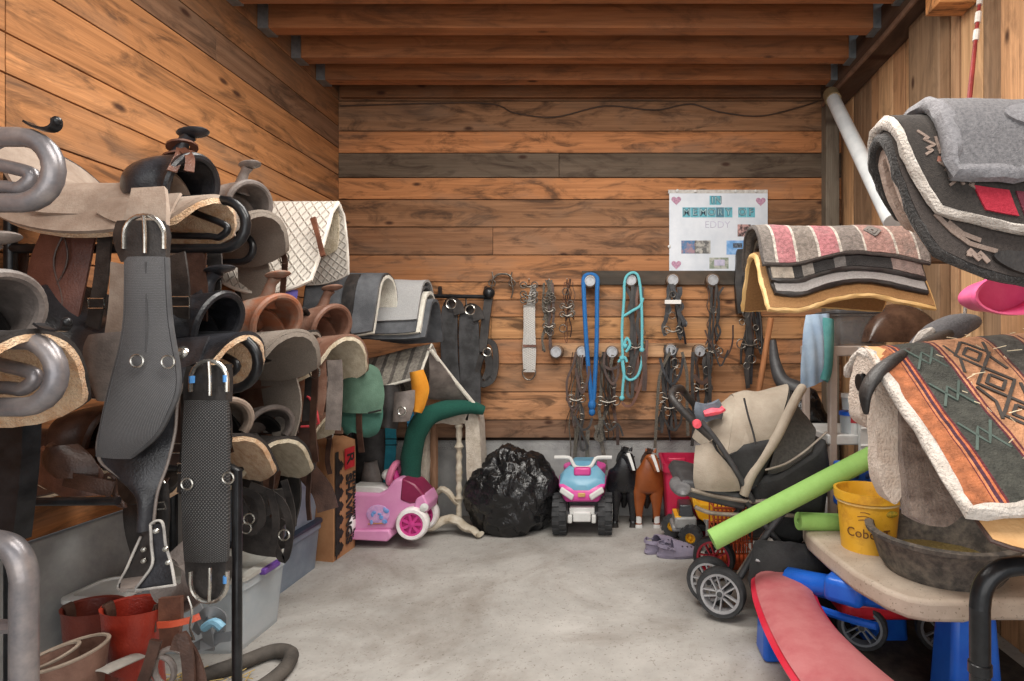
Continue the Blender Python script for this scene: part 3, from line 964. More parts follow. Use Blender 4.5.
# ---------- girths hanging in front
NEO = weave('grey_neoprene', (70, 70, 72), (124, 124, 126), s=16, uvs=(2.2, 1.3, 1), rough=0.7, lo=0.1, hi=0.7, bump=0.5)
WEAV = weave('black_diamond_weave', (36, 36, 38), (104, 103, 102), s=7, uvs=(3.4, 0.9, 1), rough=0.6, lo=0.1, hi=0.6, bump=0.8)
def buckle(parent, cx, cy, r, Y, up=True, m=STEEL, rt=0.006, sy=1.0):
    mb = MB()
    s = r * F / Y
    if up:
        pts = [W(cx - s, cy + s * 0.7, Y), W(cx - s, cy, Y)] + [W(cx - s * math.cos(a), cy - s * sy * math.sin(a), Y) for a in [PI * i / 10 for i in range(1, 10)]] + [W(cx + s, cy, Y), W(cx + s, cy + s * 0.7, Y)]
    else:
        pts = [W(cx - s, cy - s * 0.7, Y), W(cx - s, cy, Y)] + [W(cx - s * math.cos(a), cy + s * sy * math.sin(a), Y) for a in [PI * i / 10 for i in range(1, 10)]] + [W(cx + s, cy, Y), W(cx + s, cy - s * 0.7, Y)]
    mb.tube(pts, rt, 8)
    o = obj('buckle', mb, m, parent)
    mb = MB(); d = 1 if up else -1
    mb.tube([W(cx, cy - d * s * 0.95, Y - 0.008), W(cx + 1, cy, Y - 0.012), W(cx + 1, cy + d * s * 0.9, Y - 0.008)], rt * 0.8, 8)
    obj('tongue', mb, m, o)
t = thing('girth', 'wide grey roping girth hanging buckle-up in front of the top saddle', 'girth', W(145, 330, 1.56))
gY = [1.56, 1.55, 1.55, 1.54, 1.53, 1.52, 1.52, 1.53, 1.55]
mb = MB(); mb.ribbon([(128, 258, 167, 258), (128, 285, 168, 285), (127, 318, 170, 318), (123, 345, 174, 345), (116, 372, 178, 368), (110, 396, 178, 390), (105, 418, 170, 412), (101, 440, 156, 436), (100, 455, 132, 456)], gY, 0.02, bulge=0.012, k=5); obj('webbing', mb, NEO, t)
gr = [(128, 258, 167, 258), (128, 285, 168, 285), (127, 318, 170, 318), (123, 345, 174, 345), (116, 372, 178, 368), (110, 396, 178, 390), (105, 418, 170, 412), (101, 440, 156, 436), (100, 455, 132, 456)]
for q in (0, 2):
    mb = MB(); mb.tube([W(r[q], r[q + 1], y - 0.006) for r, y in zip(gr, gY)], 0.007, 6, k=4); obj('edge_binding', mb, mat('charcoal_binding', (58, 58, 60), (80, 80, 82), 0.7), t)
mb = MB(); mb.strap([W(146, 262, 1.535), W(147, 320, 1.525), W(146, 352, 1.515)], 0.004, 0.003, k=3); obj('centre_seam', mb, mat('charcoal_seam', (66, 66, 68), None, 0.8), t)
mb = MB(); mb.ribbon([(122, 222, 166, 222), (118, 235, 169, 235), (120, 248, 168, 248), (126, 262, 168, 262)], 1.565, 0.026, bulge=0.01); obj('end_pad', mb, BLK2, t)
mb = MB(); mb.ribbon([(133, 190, 166, 188), (130, 206, 168, 206), (124, 225, 168, 225)], [1.62, 1.58, 1.57], 0.014); obj('billet', mb, TAUPE, t)
buckle(t, 144, 235, 0.055, 1.545)
for x, y in ((137, 361), (168, 362)):
    mb = MB(); mb.tube(ring_pts(W(x, y, 1.495), 0.017), 0.0028, 6, closed=True); obj('ring', mb, STEEL, t)
t = thing('girth', 'black diamond weave girth with big buckles at both ends', 'girth', W(207, 480, 1.62))
rowsg = [(188, 400, 228, 400), (186, 440, 229, 440), (185, 480, 229, 480), (186, 530, 229, 530), (188, 560, 228, 560)]
mb = MB(); mb.ribbon(rowsg, 1.62, 0.022, bulge=0.01, k=6, nv=10); obj('webbing', mb, WEAV, t)
mb = MB(); mb.ribbon([(190, 366, 229, 364), (187, 382, 230, 380), (187, 402, 229, 402)], 1.625, 0.028); obj('end_pad', mb, BLK2, t)
mb = MB(); mb.ribbon([(188, 558, 229, 558), (190, 580, 228, 580), (198, 598, 220, 598)], 1.625, 0.028); obj('end_pad', mb, BLK2, t)
buckle(t, 209, 379, 0.052, 1.60)
buckle(t, 209, 584, 0.052, 1.60, up=False)
bl = mat('blue_tape', (70, 130, 190), None, 0.5)
for x, y in ((192, 379), (226, 378), (226, 579)):
    mb = MB(); mb.tube([W(x, y - 3, 1.60), W(x, y + 4, 1.60)], 0.0075, 8); obj('blue_tape', mb, bl, t)
for x, y in ((187, 484), (228, 478)):
    mb = MB(); mb.tube(ring_pts(W(x, y, 1.595), 0.016), 0.0028, 6, closed=True); obj('ring', mb, STEEL, t)

# ---------- white quilted pad
WQ = weave('white_quilting', (214, 208, 198), (186, 179, 169), s=2.9, uvs=(1.6, 2.6, 1), rough=0.9, lo=0.22, hi=0.0, bump=0.8)
t = thing('saddle_pad', 'white diamond quilted saddle pad hung over the farthest rack arm', 'pad', W(300, 210, 3.05))
fn = drape(W(250, 0, 3.05).x - 0.05, W(338, 0, 3.05).x, 3.05, W(0, 203, 3.05).z, 0.58, 0.48, r=0.06, phi=1.2, k=0.24)
mb = MB(); mb.sheet(fn, 14, 26, 0.02); obj('quilted_body', mb, WQ, t)
mb = MB(); mb.tube(rim(fn), 0.011, 6, closed=True); obj('binding', mb, mat('white_binding', (206, 200, 190), None, 0.9), t)
fn2 = drape(W(250, 0, 3.05).x - 0.02, W(335, 0, 3.05).x, 3.05, W(0, 200, 3.05).z - 0.02, 0.36, 0.33, r=0.05, phi=1.2, k=0.34)
mb = MB(); mb.sheet(fn2, 10, 20, 0.025); obj('fleece_lining', mb, FLG, t)
mb = MB(); mb.strap([W(313, 218, 2.90), W(318, 236, 2.87), W(323, 256, 2.83)], [0.03, 0.02, 0.024], 0.012, k=4); obj('logo_strap', mb, BRN, t)
t = tag(obj('cloth_bag', MB().ribbon([(275, 290, 298, 290), (276, 297, 297, 297), (279, 304, 295, 303)], 2.86, 0.03, bulge=0.02), mat('purple_fabric', (92, 84, 168), (116, 108, 190), 0.8)), 'small purple cloth bag tucked under the white quilted pad', 'bag')

# red stirrups: one on the small top saddle, one low
for (pp, Y, par) in ([(245, 244), (264, 238), (258, 220), (262, 240), (248, 244)], 2.28, s2), ([(305, 428), (326, 424), (318, 398), (312, 392)], 2.8, s11):
    mb = MB(); mb.tube([W(a, b, Y) for a, b in pp], 0.0075, 8, k=2); obj('red_stirrup', mb, RED, par, label='red stirrup')
mb = MB(); mb.tube(ring_pts(W(327, 343, 2.78), 0.024, 'xz'), 0.005, 8, closed=True); obj('rigging_dee', mb, BRASS, s6)

# bridles and tangled leather under the low row
def loop_strap(parent, pts, Y, w=0.02, m=None, name='strap', t=0.005, closed=False):
    ys = Y if isinstance(Y, (list, tuple)) else [Y] * len(pts)
    mb = MB(); mb.strap([W(a, b, y) for (a, b), y in zip(pts, ys)], w, t, k=5, closed=closed)
    return obj(name, mb, m or BLK2, parent)
t = thing('bridle', 'black bridle with metal rings bunched under the orange fleece saddle', 'bridle', W(262, 520, 2.4))
for pts in ([(242, 490), (258, 498), (262, 520), (252, 532), (244, 525), (246, 505)], [(250, 485), (280, 500), (290, 530), (284, 560), (272, 540)], [(270, 490), (276, 520), (272, 556)], [(284, 480), (292, 512), (289, 538), (280, 545), (278, 530), (284, 520)], [(240, 500), (250, 515), (268, 512), (276, 500)]):
    loop_strap(t, pts, 2.36 + random.uniform(-0.03, 0.03), 0.03)
for x, y in ((249, 519), (284, 535), (246, 528)):
    mb = MB(); mb.tube(ring_pts(W(x, y, 2.31), 0.022), 0.0035, 6, closed=True); obj('ring', mb, STEEL, t)
mb = MB(); mb.ribbon([(240, 492, 286, 488), (240, 530, 284, 535), (242, 548, 280, 556)], 2.5, 0.03, bulge=0.02); obj('cheek_panel', mb, BLK2, t)
t = thing('leather_strap', 'long folded brown leather strap hanging beside the paper shavings bag', 'strap', W(318, 470, 3.0))
mb = MB(); mb.strap([W(300, 420, 2.95), W(308, 450, 2.95), W(306, 468, 2.95), W(322, 490, 2.95), W(328, 510, 2.95)], 0.10, 0.012, (0.3, -1, 0), k=5); obj('strap_body', mb, DBRN, t)
t = thing('hanging_leathers', 'pair of worn stirrup leathers hanging under the tan brown saddle', 'leathers', W(320, 400, 2.9))
for x0, x1, w, m in ((296, 294, 0.075, ORNG), (310, 308, 0.06, BLK2), (322, 318, 0.05, TAN), (334, 333, 0.08, GREYL)):
    loop_strap(t, [(x0, 360), (x0 + 1, 385), (x1, 415 + (x0 % 7) * 3)], 2.85, w, m, 'leather')
# ================================================================== LOW LEFT: BINS, BAG, BOOTS
CLEARP = mat('clear_plastic', (206, 216, 222), (220, 226, 230), 0.25, ns=6, bump=0.05, alpha=0.55)
BLUEG = mat('blue_grey_plastic', (112, 124, 140), (132, 144, 158), 0.4, ns=7, bump=0.05)
NAVYP = mat('navy_plastic', (36, 44, 62), (50, 58, 76), 0.45, ns=7, bump=0.05)
WHITEP = mat('white_plastic', (214, 214, 212), (196, 196, 192), 0.4, ns=8, bump=0.06)
GREYP = mat('grey_plastic', (120, 124, 128), (138, 142, 146), 0.5, ns=8, bump=0.06)

def rrect(w, d, r=0.04, n=4):
    o = []
    for cx, cy, a0 in ((w/2-r, d/2-r, 0), (-w/2+r, d/2-r, PI/2), (-w/2+r, -d/2+r, PI), (w/2-r, -d/2+r, 1.5*PI)):
        for i in range(n + 1):
            a = a0 + PI / 2 * i / n
            o.append((cx + r * math.cos(a), cy + r * math.sin(a)))
    return o

def loft_rects(mb, levels, M, hollow=True):
    """levels: (z, w, d, r); open-topped shell if hollow"""
    rings = [[V((x, y, z)) for x, y in rrect(w, d, r)] for z, w, d, r in levels]
    n = len(rings[0])
    vs = [p for R in rings for p in R]
    fs = []
    for i in range(len(rings) - 1):
        for j in range(n):
            fs.append((i*n+j, i*n+(j+1)%n, (i+1)*n+(j+1)%n, (i+1)*n+j))
    fs.append(tuple(range(n - 1, -1, -1)))
    fs.append(tuple((len(rings)-1)*n + j for j in range(n)))
    mb.add(vs, fs, None, M)

def tote(name, label, loc, w, d, h, m, lid, rotz=0.0, lip=0.012, handle=None, cat='storage bin', group=None, wall=0.006):
    t = thing(name, label, cat, loc, rotz, group)
    mb = MB(local=True)
    q = 0.9
    loft_rects(mb, [(0, w*q, d*q, 0.04), (h*0.86, w*0.985, d*0.985, 0.04), (h*0.86, w+lip, d+lip, 0.045), (h, w+lip, d+lip, 0.045),
                    (h, w-0.02, d-0.02, 0.04), (0.01, w*q-0.014, d*q-0.014, 0.035)], Matrix())
    obj('tub', mb, m, t)
    if lid:
        mb = MB(local=True)
        loft_rects(mb, [(h-0.004, w+lip+0.016, d+lip+0.016, 0.05), (h+0.012, w+lip+0.016, d+lip+0.016, 0.05), (h+0.018, w*0.9, d*0.9, 0.05), (h+0.01, w*0.86, d*0.86, 0.05)], Matrix())
        obj('lid', mb, lid, t)
    if handle:
        for sx in (-1, 1):
            mb = MB(local=True); mb.box((sx * (w/2 + lip/2 + 0.012), 0, h - 0.004), (0.03, d * 0.34, 0.028)); obj('latch', mb, handle, t, bev=0.006)
    return t

tote('storage_bin', 'clear storage bin with purple latches standing by the slim rack post', (-1.82, 2.52, 0), 0.50, 0.34, 0.31, CLEARP, mat('dusty_clear_lid', (190, 190, 184), (168, 164, 156), 0.5, ns=10), handle=mat('purple_plastic', (98, 60, 150), (120, 80, 170), 0.4))
def stacked(z0, label, lid):
    return tote('storage_bin', label, (-1.91, 3.11, z0), 0.34, 0.44, 0.265, BLUEG, lid)
stacked(0.0, 'lower blue grey bin of the two stacked beside the shavings bag', NAVYP)
stacked(0.285, 'upper open blue grey bin of the two stacked beside the shavings bag', None)
t = tag(obj('folded_cloth', MB().sheet(lambda u, v: V((-1.91 + 0.22 * (u - 0.5), 3.10 + 0.15 * v, 0.49 + 0.02 * math.sin(7 * u) * math.cos(5 * v))), 10, 8, 0.03), mat('navy_cloth', (48, 54, 92), (64, 70, 108), 0.9)), 'navy cloth lying in the upper blue grey bin', 'cloth')
tote('storage_bin', 'small grey bin against the concrete footing behind the boots', (-1.98, 2.2, 0), 0.2, 0.2, 0.34, GREYP, WHITEP)

# things inside the clear bin are vague bluish folds
tag(obj('folded_towel', MB().sheet(lambda u, v: V((-1.82 + 0.36 * (u - 0.5), 2.52 + 0.11 * v, 0.15 + 0.03 * math.sin(6 * u + 2 * v))), 10, 8, 0.12), mat('pale_blue_towel', (128, 158, 178), (150, 178, 194), 0.95)), 'pale blue towel seen through the clear storage bin', 'towel')

# shavings bag
KRAFT = mat('kraft_paper', (172, 122, 84), (190, 142, 102), 0.85, ns=6, bump=0.3, bs=25)
INKB = mat('black_ink', (30, 26, 24), None, 0.8, bump=0)
INKR = mat('red_ink', (178, 34, 44), None, 0.7, bump=0)
t = thing('shavings_bag', 'upright brown paper bag of wood shavings with black and red print', 'bag', (-1.64, 3.62, 0))
# visible faces: left face x0..x1 and the printed face turned to the aisle
a, b_, c_ = W(307, 572, 3.40), W(333, 568, 3.36), W(355, 550, 3.62)
p0, p1, p2 = V((a.x, a.y, 0)), V((b_.x, b_.y, 0)), V((c_.x, c_.y, 0))
p3 = p0 + (p2 - p1)
H = W(0, 446, 3.4).z
def side(P, Q, lift=0.0):
    return lambda u, v: P.lerp(Q, u) + V((0, 0, 0))
mb = MB()
n = 8
ring = []
for A, B in ((p0, p1), (p1, p2), (p2, p3), (p3, p0)):
    for i in range(n): ring.append(A.lerp(B, i / n))
cen = (p0 + p2) / 2
vs, fs = [], []
lv = 14
for k in range(lv + 1):
    z = H * k / lv
    for i, p in enumerate(ring):
        e = math.sin(PI * k / lv) * 0.006
        q = p + (p - cen).normalized() * e
        q += noise.noise_vector(V((q.x * 6, q.y * 6, z * 6))) * 0.007 * (1 if k else 0.2)
        vs.append(V((q.x, q.y, z if k < lv else z + 0.012 * noise.noise(V((q.x * 25, q.y * 25, 0))))))
m_ = len(ring)
for k in range(lv):
    for i in range(m_): fs.append((k*m_+i, k*m_+(i+1)%m_, (k+1)*m_+(i+1)%m_, (k+1)*m_+i))
fs.append(tuple(range(m_ - 1, -1, -1)))
top = len(vs)
for i, p in enumerate(ring):
    q = p.lerp(cen, 0.35)
    vs.append(V((q.x, q.y, H + 0.03 + 0.02 * noise.noise(V((q.x * 30, q.y * 30, 3))))))
for i in range(m_): fs.append((lv*m_+i, lv*m_+(i+1)%m_, top+(i+1)%m_, top+i))
fs.append(tuple(top + i for i in range(m_)))
mb.add(vs, fs); obj('paper_sack', mb, KRAFT, t, sharp=0.9)
# print on the aisle face: local axes, text runs down the face
ex = (p2 - p1).normalized()
def face_M(u, z, d=0.012, rot=-PI / 2):
    nrm = V((0, 0, 1)).cross(ex) * -1
    if nrm.y > 0: nrm = -nrm
    R = Matrix((ex, V((0, 0, 1)), nrm)).transposed().to_4x4()
    return Matrix.Translation(p1 + ex * u + V((0, 0, z)) + nrm * d) @ R @ Matrix.Rotation(rot, 4, 'Z')
Lf_ = (p2 - p1).length
mb = MB(); mb.text('SHAVINGS', 0.094, 0.004, face_M(Lf_ * 0.62, H * 0.40), bold=0.003); obj('printed_name', mb, INKB, t, label='black lettering reading SHAVINGS')
mb = MB(); mb.text('EASTERN WHITE PINE', 0.043, 0.004, face_M(Lf_ * 0.86, H * 0.42), bold=0.001); obj('printed_line', mb, INKB, t, label='small black lettering reading EASTERN WHITE PINE')
mb = MB(); mb.box((0, 0, 0), (0.13, 0.115, 0.004), M=face_M(Lf_ * 0.66, H * 0.86)); r_ = obj('printed_logo', mb, INKR, t, label='red square emblem with an R')
mb = MB(); mb.text('R', 0.12, 0.004, face_M(Lf_ * 0.66, H * 0.86, 0.016)); obj('emblem_letter', mb, INKB, r_)
# row of printed pine trees along the corner
mb = MB()
for k in range(7):
    zc = H * (0.10 + 0.12 * k)
    mb.prism([(-0.06, -0.035), (0.06, -0.035), (0.02, -0.005), (0.045, -0.005), (0.012, 0.02), (0.03, 0.02), (0, 0.05), (-0.03, 0.02), (-0.012, 0.02), (-0.045, -0.005), (-0.02, -0.005)], 0.004, face_M(Lf_ * 0.2, zc, 0.008, -PI / 2))
mb.box((0, 0, 0), (H * 0.9, 0.035, 0.003), M=face_M(Lf_ * 0.1, H * 0.5, 0.010))
o = obj('printed_trees', mb, INKB, t, label='black printed row of pine trees')

# boots and leather heaped by the silver leg
def boot_top(label, c, w, h, m, lean, Y):
    t = thing('riding_boot', label, 'boot', (c.x, c.y, 0))
    mb = MB()
    ax = V((lean[0], lean[1], 1)).normalized()
    prof = [(0.055, -0.34 * h), (0.062, -0.1 * h), (0.075, 0.4 * h), (0.082, 0.9 * h), (0.086, h), (0.078, h - 0.004), (0.07, 0.4 * h), (0.05, 0.0)]
    mb.lathe(prof, c, 22, axis=ax, sx=w, sy=w * 0.85); obj('shaft', mb, m, t)
    for sx in (-1, 1):
        mb = MB(); q = c + ax * (h - 0.02) + V((sx * 0.074 * w, -0.01, 0)); mb.strap([q + V((-0.004*sx, 0, -0.05)), q + V((0, 0, 0.03)), q + V((-sx * 0.012, 0, 0.0)), q + V((-sx * 0.012, 0, -0.05))], 0.03, 0.004, (sx, 0, 0), k=3); obj('pull_strap', mb, DBRN, t)
    base = V((c.x, c.y, 0.0)) + V((-lean[0] * 0.1, -lean[1] * 0.1, 0))
    mb = MB()
    mb.tube([base + V((0.0, 0.10, 0.055)), base + V((0, 0.06, 0.07)), base + V((0, -0.05, 0.06)), base + V((0, -0.14, 0.045)), base + V((0, -0.19, 0.03))], [0.04, 0.055, 0.05, 0.045, 0.022], 14, k=4)
    z0 = c.z - 0.34 * h
    mb.tube([base + V((0, 0.06, 0.07)), V((c.x, c.y + 0.02, max(0.1, z0 + 0.03)))], [0.055, 0.055], 14)
    obj('foot', mb, m, t)
    mb = MB(); mb.tube([base + V((0, 0.11, 0.012)), base + V((0, -0.05, 0.012)), base + V((0, -0.19, 0.012))], [0.035, 0.04, 0.02], 10, sq=0.3); obj('sole', mb, BLK2, t)
    return t
boot_top('dark red riding boot with pull straps, left one of the pair behind the leather bucket', W(92, 650, 1.75), 1.0, 0.14, leather('oxblood_leather', (84, 30, 22), (106, 44, 32), 0.4), (0.05, 0.0), 1.75)
boot_top('bright red riding boot under the laced black stirrup', W(134, 652, 1.66), 1.05, 0.14, leather('red_boot_leather', (132, 34, 22), (156, 52, 36), 0.35), (0.04, 0.02), 1.66)
t = thing('leather_chaps', 'rolled pinkish brown leather with pale edges heaped beside the silver leg', 'leather', (W(70, 0, 1.5).x, 1.5, 0))
PINKL = leather('dusty_pink_leather', (100, 70, 58), (130, 98, 84), 0.75)
for px, py, r, h in ((66, 690, 0.075, 0.16), (50, 686, 0.05, 0.14)):
    c = W(px, py, 1.5)
    mb = MB(); mb.sheet(lambda u, v, c=c, r=r, h=h: c + V((r * (1 + 0.25 * u) * math.cos(PI * v * 0.93 + 0.4), r * 0.8 * (1 + 0.25 * u) * math.sin(PI * v * 0.93 + 0.4), -0.06 + h * u + 0.02 * math.cos(PI * v))), 6, 24, 0.006)
    obj('rolled_panel', mb, PINKL, t)
    mb = MB(); mb.tube([c + V((r * 1.25 * math.cos(PI * v * 0.93 + 0.4), r * 1.0 * math.sin(PI * v * 0.93 + 0.4), -0.06 + h + 0.02 * math.cos(PI * v))) for v in [-1 + 2 * i / 24 for i in range(25)]], 0.005, 6); obj('rolled_edge', mb, LACE, t)
t = thing('stirrup_leather', 'brown stirrup leather with orange keeper strap and stirrups heaped under the girth', 'leathers', (W(165, 0, 1.62).x, 1.62, 0))
mb = MB(); mb.ribbon([(160, 598, 182, 596), (160, 620, 182, 620), (162, 650, 178, 650)], 1.64, 0.012); obj('fender_end', mb, BRN, t)
mb = MB(); mb.strap([W(158, 625, 1.60), W(172, 624, 1.59), W(190, 620, 1.59), W(200, 616, 1.60)], 0.018, 0.005, k=4); obj('keeper_strap', mb, leather('orange_strap', (190, 70, 44), (206, 92, 62)), t, label='orange keeper strap')
for pts, Y in (([(156, 640), (150, 662), (140, 690), (128, 720)], 1.56), ([(182, 640), (192, 655), (200, 680), (204, 720)], 1.54), ([(176, 650), (182, 636), (188, 660), (190, 700)], 1.52)):
    mb = MB(); mb.strap([W(a, b, Y) for a, b in pts], 0.028, 0.01, (0.2, -1, 0.1), k=5); obj('leather_strip', mb, DBRN, t)
for cx, cy, r in ((172, 668, 0.05), (160, 672, 0.04)):
    mb = MB(); mb.tube(ring_pts(W(cx, cy, 1.58), r, n=18, sy=1.1), 0.008, 8, closed=True); obj('stirrup_iron', mb, GREYL, t)
mb = MB(); mb.tube([W(a, b, 1.57) for a, b in ((188, 596), (192, 610), (190, 628), (194, 640), (188, 636))], 0.003, 6, k=4); obj('chain', mb, STEEL, t)
t = thing('stirrup', 'grey wooden stirrup pair hanging behind the laced black stirrup', 'stirrup', W(180, 575, 1.75))
for dx, dy in ((0, 0), (6, 8)):
    mb = MB(); mb.strap([W(a + dx, b + dy, 1.72) for a, b in ((176, 548), (188, 556), (194, 572), (186, 590), (168, 596), (160, 580))], 0.06, 0.01, (0.3, -0.6, 0.6), k=5); obj('bent_wood', mb, GREYL, t)
t = tag(obj('feed_paper', MB().sheet(lambda u, v: W(92 + 36 * u, 676 + 4 * v - 14 * math.sin(u * 2.2), 1.55) + V((0, 0.06 * v, 0)), 10, 4, 0.004), mat('grey_paper', (150, 146, 140), (176, 172, 164), 0.9)), 'crumpled pale grey paper between the red boots and the leather heap', 'paper')
# saddle tack grey on floor + rubber hose round the post foot
t = tag(obj('rubber_hose', MB().tube([V((x, y, 0.032)) for x, y in ((-1.50, 2.24), (-1.42, 2.33), (-1.33, 2.30), (-1.30, 2.18), (-1.33, 2.05), (-1.42, 1.98), (-1.55, 2.0), (-1.60, 2.12))], 0.028, 12, closed=True, k=6), mat('grey_rubber', (62, 58, 54), (92, 86, 80), 0.8)), 'loop of grey rubber hose on the floor round the slim black post', 'hose')
t = thing('bridle', 'grey bridle with blue plastic lying against the clear storage bin', 'bridle', (W(208, 0, 2.2).x, 2.2, 0))
for pts in ([(196, 632), (206, 612), (222, 618), (216, 640), (200, 646)], [(190, 650), (210, 640), (232, 636)], [(196, 606), (206, 628), (210, 650)]):
    mb = MB(); mb.strap([W(a, b, 2.16 + 0.02 * math.sin(a)) for a, b in pts], 0.035, 0.008, (0.1, -1, 0.4), k=5); obj('band', mb, GREYP, t)
mb = MB(); mb.tube([W(a, b, 2.12) for a, b in ((204, 628), (214, 622), (222, 628))], 0.016, 8, k=3); obj('mouthpiece', mb, mat('sky_plastic', (120, 170, 196), None, 0.5), t)
hay = mat('hay', (176, 150, 90), (200, 176, 118), 0.9)
mb = MB()
for i in range(130):
    x, y = random.uniform(-1.75, -1.35), random.uniform(1.75, 2.2)
    a, l = random.uniform(0, PI), random.uniform(0.03, 0.09)
    mb.tube([V((x, y, 0.004 + random.uniform(0, 0.012))), V((x + l * math.cos(a), y + l * math.sin(a), 0.006 + random.uniform(0, 0.012)))], 0.0022, 4)
tag(obj('hay_scatter', mb, hay), 'scattered hay on the floor round the black post', 'hay', kind='stuff')

# ================================================================== LEFT BACK: PADS, BAGS, STAND
CHAR = mat('charcoal_canvas', (70, 72, 76), (98, 100, 104), 0.85, ns=8, bump=0.4, bs=200)
LGREY = felt('pale_grey_felt', (150, 150, 150), (172, 172, 172))
PALEF = fleece('pale_fleece', (206, 200, 186), (226, 222, 210))
t = thing('saddle_pad', 'charcoal canvas pad with hanging girth strap and fleece lining, beside the pale grey pads', 'pad', W(365, 300, 3.4))
fn = drape(W(318, 0, 3.4).x, W(388, 0, 3.4).x, 3.4, W(0, 274, 3.4).z, 0.46, 0.42, r=0.14, phi=1.32, k=0.10)
mb = MB(); mb.sheet(fn, 12, 22, 0.014); obj('canvas_body', mb, CHAR, t)
fn2 = drape(W(320, 0, 3.4).x, W(389, 0, 3.4).x, 3.4, W(0, 274, 3.4).z - 0.016, 0.45, 0.41, r=0.125, phi=1.32, k=0.10)
mb = MB(); mb.sheet(fn2, 10, 20, 0.02); obj('fleece_lining', mb, PALEF, t)
mb = MB(); mb.tube(rim(fn), 0.007, 6, closed=True); obj('binding', mb, BLK2, t)
mb = MB(); mb.strap([fn(0.62, v) + V((0, -0.014, 0.004)) for v in (-0.15, -0.4, -0.7, -0.98)] + [W(361, 352, 3.2), W(360, 356, 3.2)], 0.07, 0.008, (0, -1, 0.3), k=4); s_ = obj('girth_strap', mb, BLK2, t)
mb = MB(); mb.tube(ring_pts(W(362, 358, 3.19), 0.03), 0.005, 6, closed=True); obj('ring', mb, STEEL, s_)
t = thing('saddle_pad', 'stack of pale grey felt pads folded over the rack end by the back wall', 'pad', W(405, 300, 3.7))
for i, (x0, x1, zz, L, m, th) in enumerate(((368, 436, 300, 0.34, CHAR, 0.02), (366, 431, 293, 0.36, PALEF, 0.02), (364, 427, 287, 0.40, CHAR, 0.016), (362, 428, 281, 0.36, LGREY, 0.016))):
    fn = drape(W(x0, 0, 3.7).x, W(x1, 0, 3.7).x, 3.7, W(0, zz, 3.7).z, L, 0.36, r=0.09 + 0.016 * i, phi=1.10 + 0.05 * i, k=0.08)
    mb = MB(); mb.sheet(fn, 10, 18, th); mb.jitter(0.008, 6); obj('pad_layer', mb, m, t)
mb = MB(); mb.tube([V((W(350, 0, 3.7).x, 3.7, W(0, 300, 3.7).z)), V((W(428, 0, 3.7).x, 3.7, W(0, 300, 3.7).z))], 0.02, 10)
t2 = thing('wall_rack', 'black arm rack by the back wall holding the pads and green blanket', 'rack', (-1.75, 3.7, 0))
obj('arm', mb, BLACKM, t2)
mb = MB(); mb.tube([V((W(350, 0, 3.7).x, 3.7, 0)), V((W(350, 0, 3.7).x, 3.7, 1.75))], 0.022, 10); obj('post', mb, BLACKM, t2)
mb = MB(); mb.tube([V((W(350, 0, 3.7).x, 3.7, W(0, 372, 3.7).z)), V((W(424, 0, 3.7).x, 3.7, W(0, 372, 3.7).z))], 0.02, 10); obj('arm', mb, BLACKM, t2)
t = thing('saddle_blanket', 'grey patterned saddle blanket with white edge draped above the green bag', 'blanket', W(420, 380, 3.7))
BLKT = stripes('grey_stripe_blanket', [(0, (128, 122, 114)), (0.12, (92, 86, 82)), (0.18, (140, 134, 126)), (0.3, (84, 80, 76)), (0.36, (138, 132, 122)), (0.5, (96, 90, 84)), (0.56, (134, 128, 118)), (0.72, (86, 82, 78)), (0.78, (132, 126, 118)), (0.92, (100, 96, 90))], 'X')
fn = drape(W(368, 0, 3.7).x, W(430, 0, 3.7).x, 3.72, W(0, 352, 3.7).z, 0.30, 0.40, r=0.05, phi=0.85, k=0.02, dz=0.05)
mb = MB(); mb.sheet(fn, 12, 18, 0.016); mb.jitter(0.008, 7); obj('woven_body', mb, BLKT, t)
mb = MB(); mb.tube(rim(fn), 0.01, 6, closed=True); mb.jitter(0.008, 7); obj('edge_binding', mb, PALEF, t)
mb = MB(); mb.ribbon([(428, 348, 434, 352), (430, 372, 446, 370), (428, 395, 462, 390), (432, 398, 474, 402)], [3.66, 3.7, 3.8, 3.85], 0.02); obj('hanging_corner', mb, GREYL, t)
mb = MB(); mb.tube([W(431, 350, 3.63), W(450, 375, 3.74), W(474, 404, 3.82)], 0.014, 8, k=4); obj('corner_edge', mb, PALEF, t)
# green bag
GRN = mat('sage_green_canvas', (72, 100, 84), (92, 122, 104), 0.8, ns=8, bump=0.3, bs=150)
GRN2 = mat('teal_green_canvas', (52, 96, 84), (66, 112, 98), 0.8, ns=8, bump=0.3, bs=150)
t = thing('green_bag', 'sage green canvas bag with rounded flap hanging near the shavings bag', 'bag', W(362, 400, 3.3))
mb = MB(); mb.ribbon([(356, 369, 369, 368), (348, 373, 377, 372), (342, 383, 381, 381), (340, 397, 383, 396), (341, 411, 380, 412)], 3.27, 0.05, bulge=0.06, k=6, nv=12); obj('flap', mb, GRN, t)
mb = MB(); mb.ribbon([(341, 404, 381, 406), (341, 414, 381, 416), (344, 424, 377, 427), (352, 429, 368, 431)], 3.31, 0.08, bulge=0.05, k=6, nv=12); obj('pouch', mb, GRN2, t)
mb = MB(); mb.tube([W(a, b, 3.21) for a, b in ((341, 404), (352, 411), (366, 413), (381, 410))], 0.006, 6, k=5); obj('zip_edge', mb, BLK2, t)
mb = MB(); mb.strap([W(356, 372, 3.3), W(352, 345, 3.34), W(358, 330, 3.38)], 0.04, 0.006, k=4); obj('carry_strap', mb, BLK2, t)
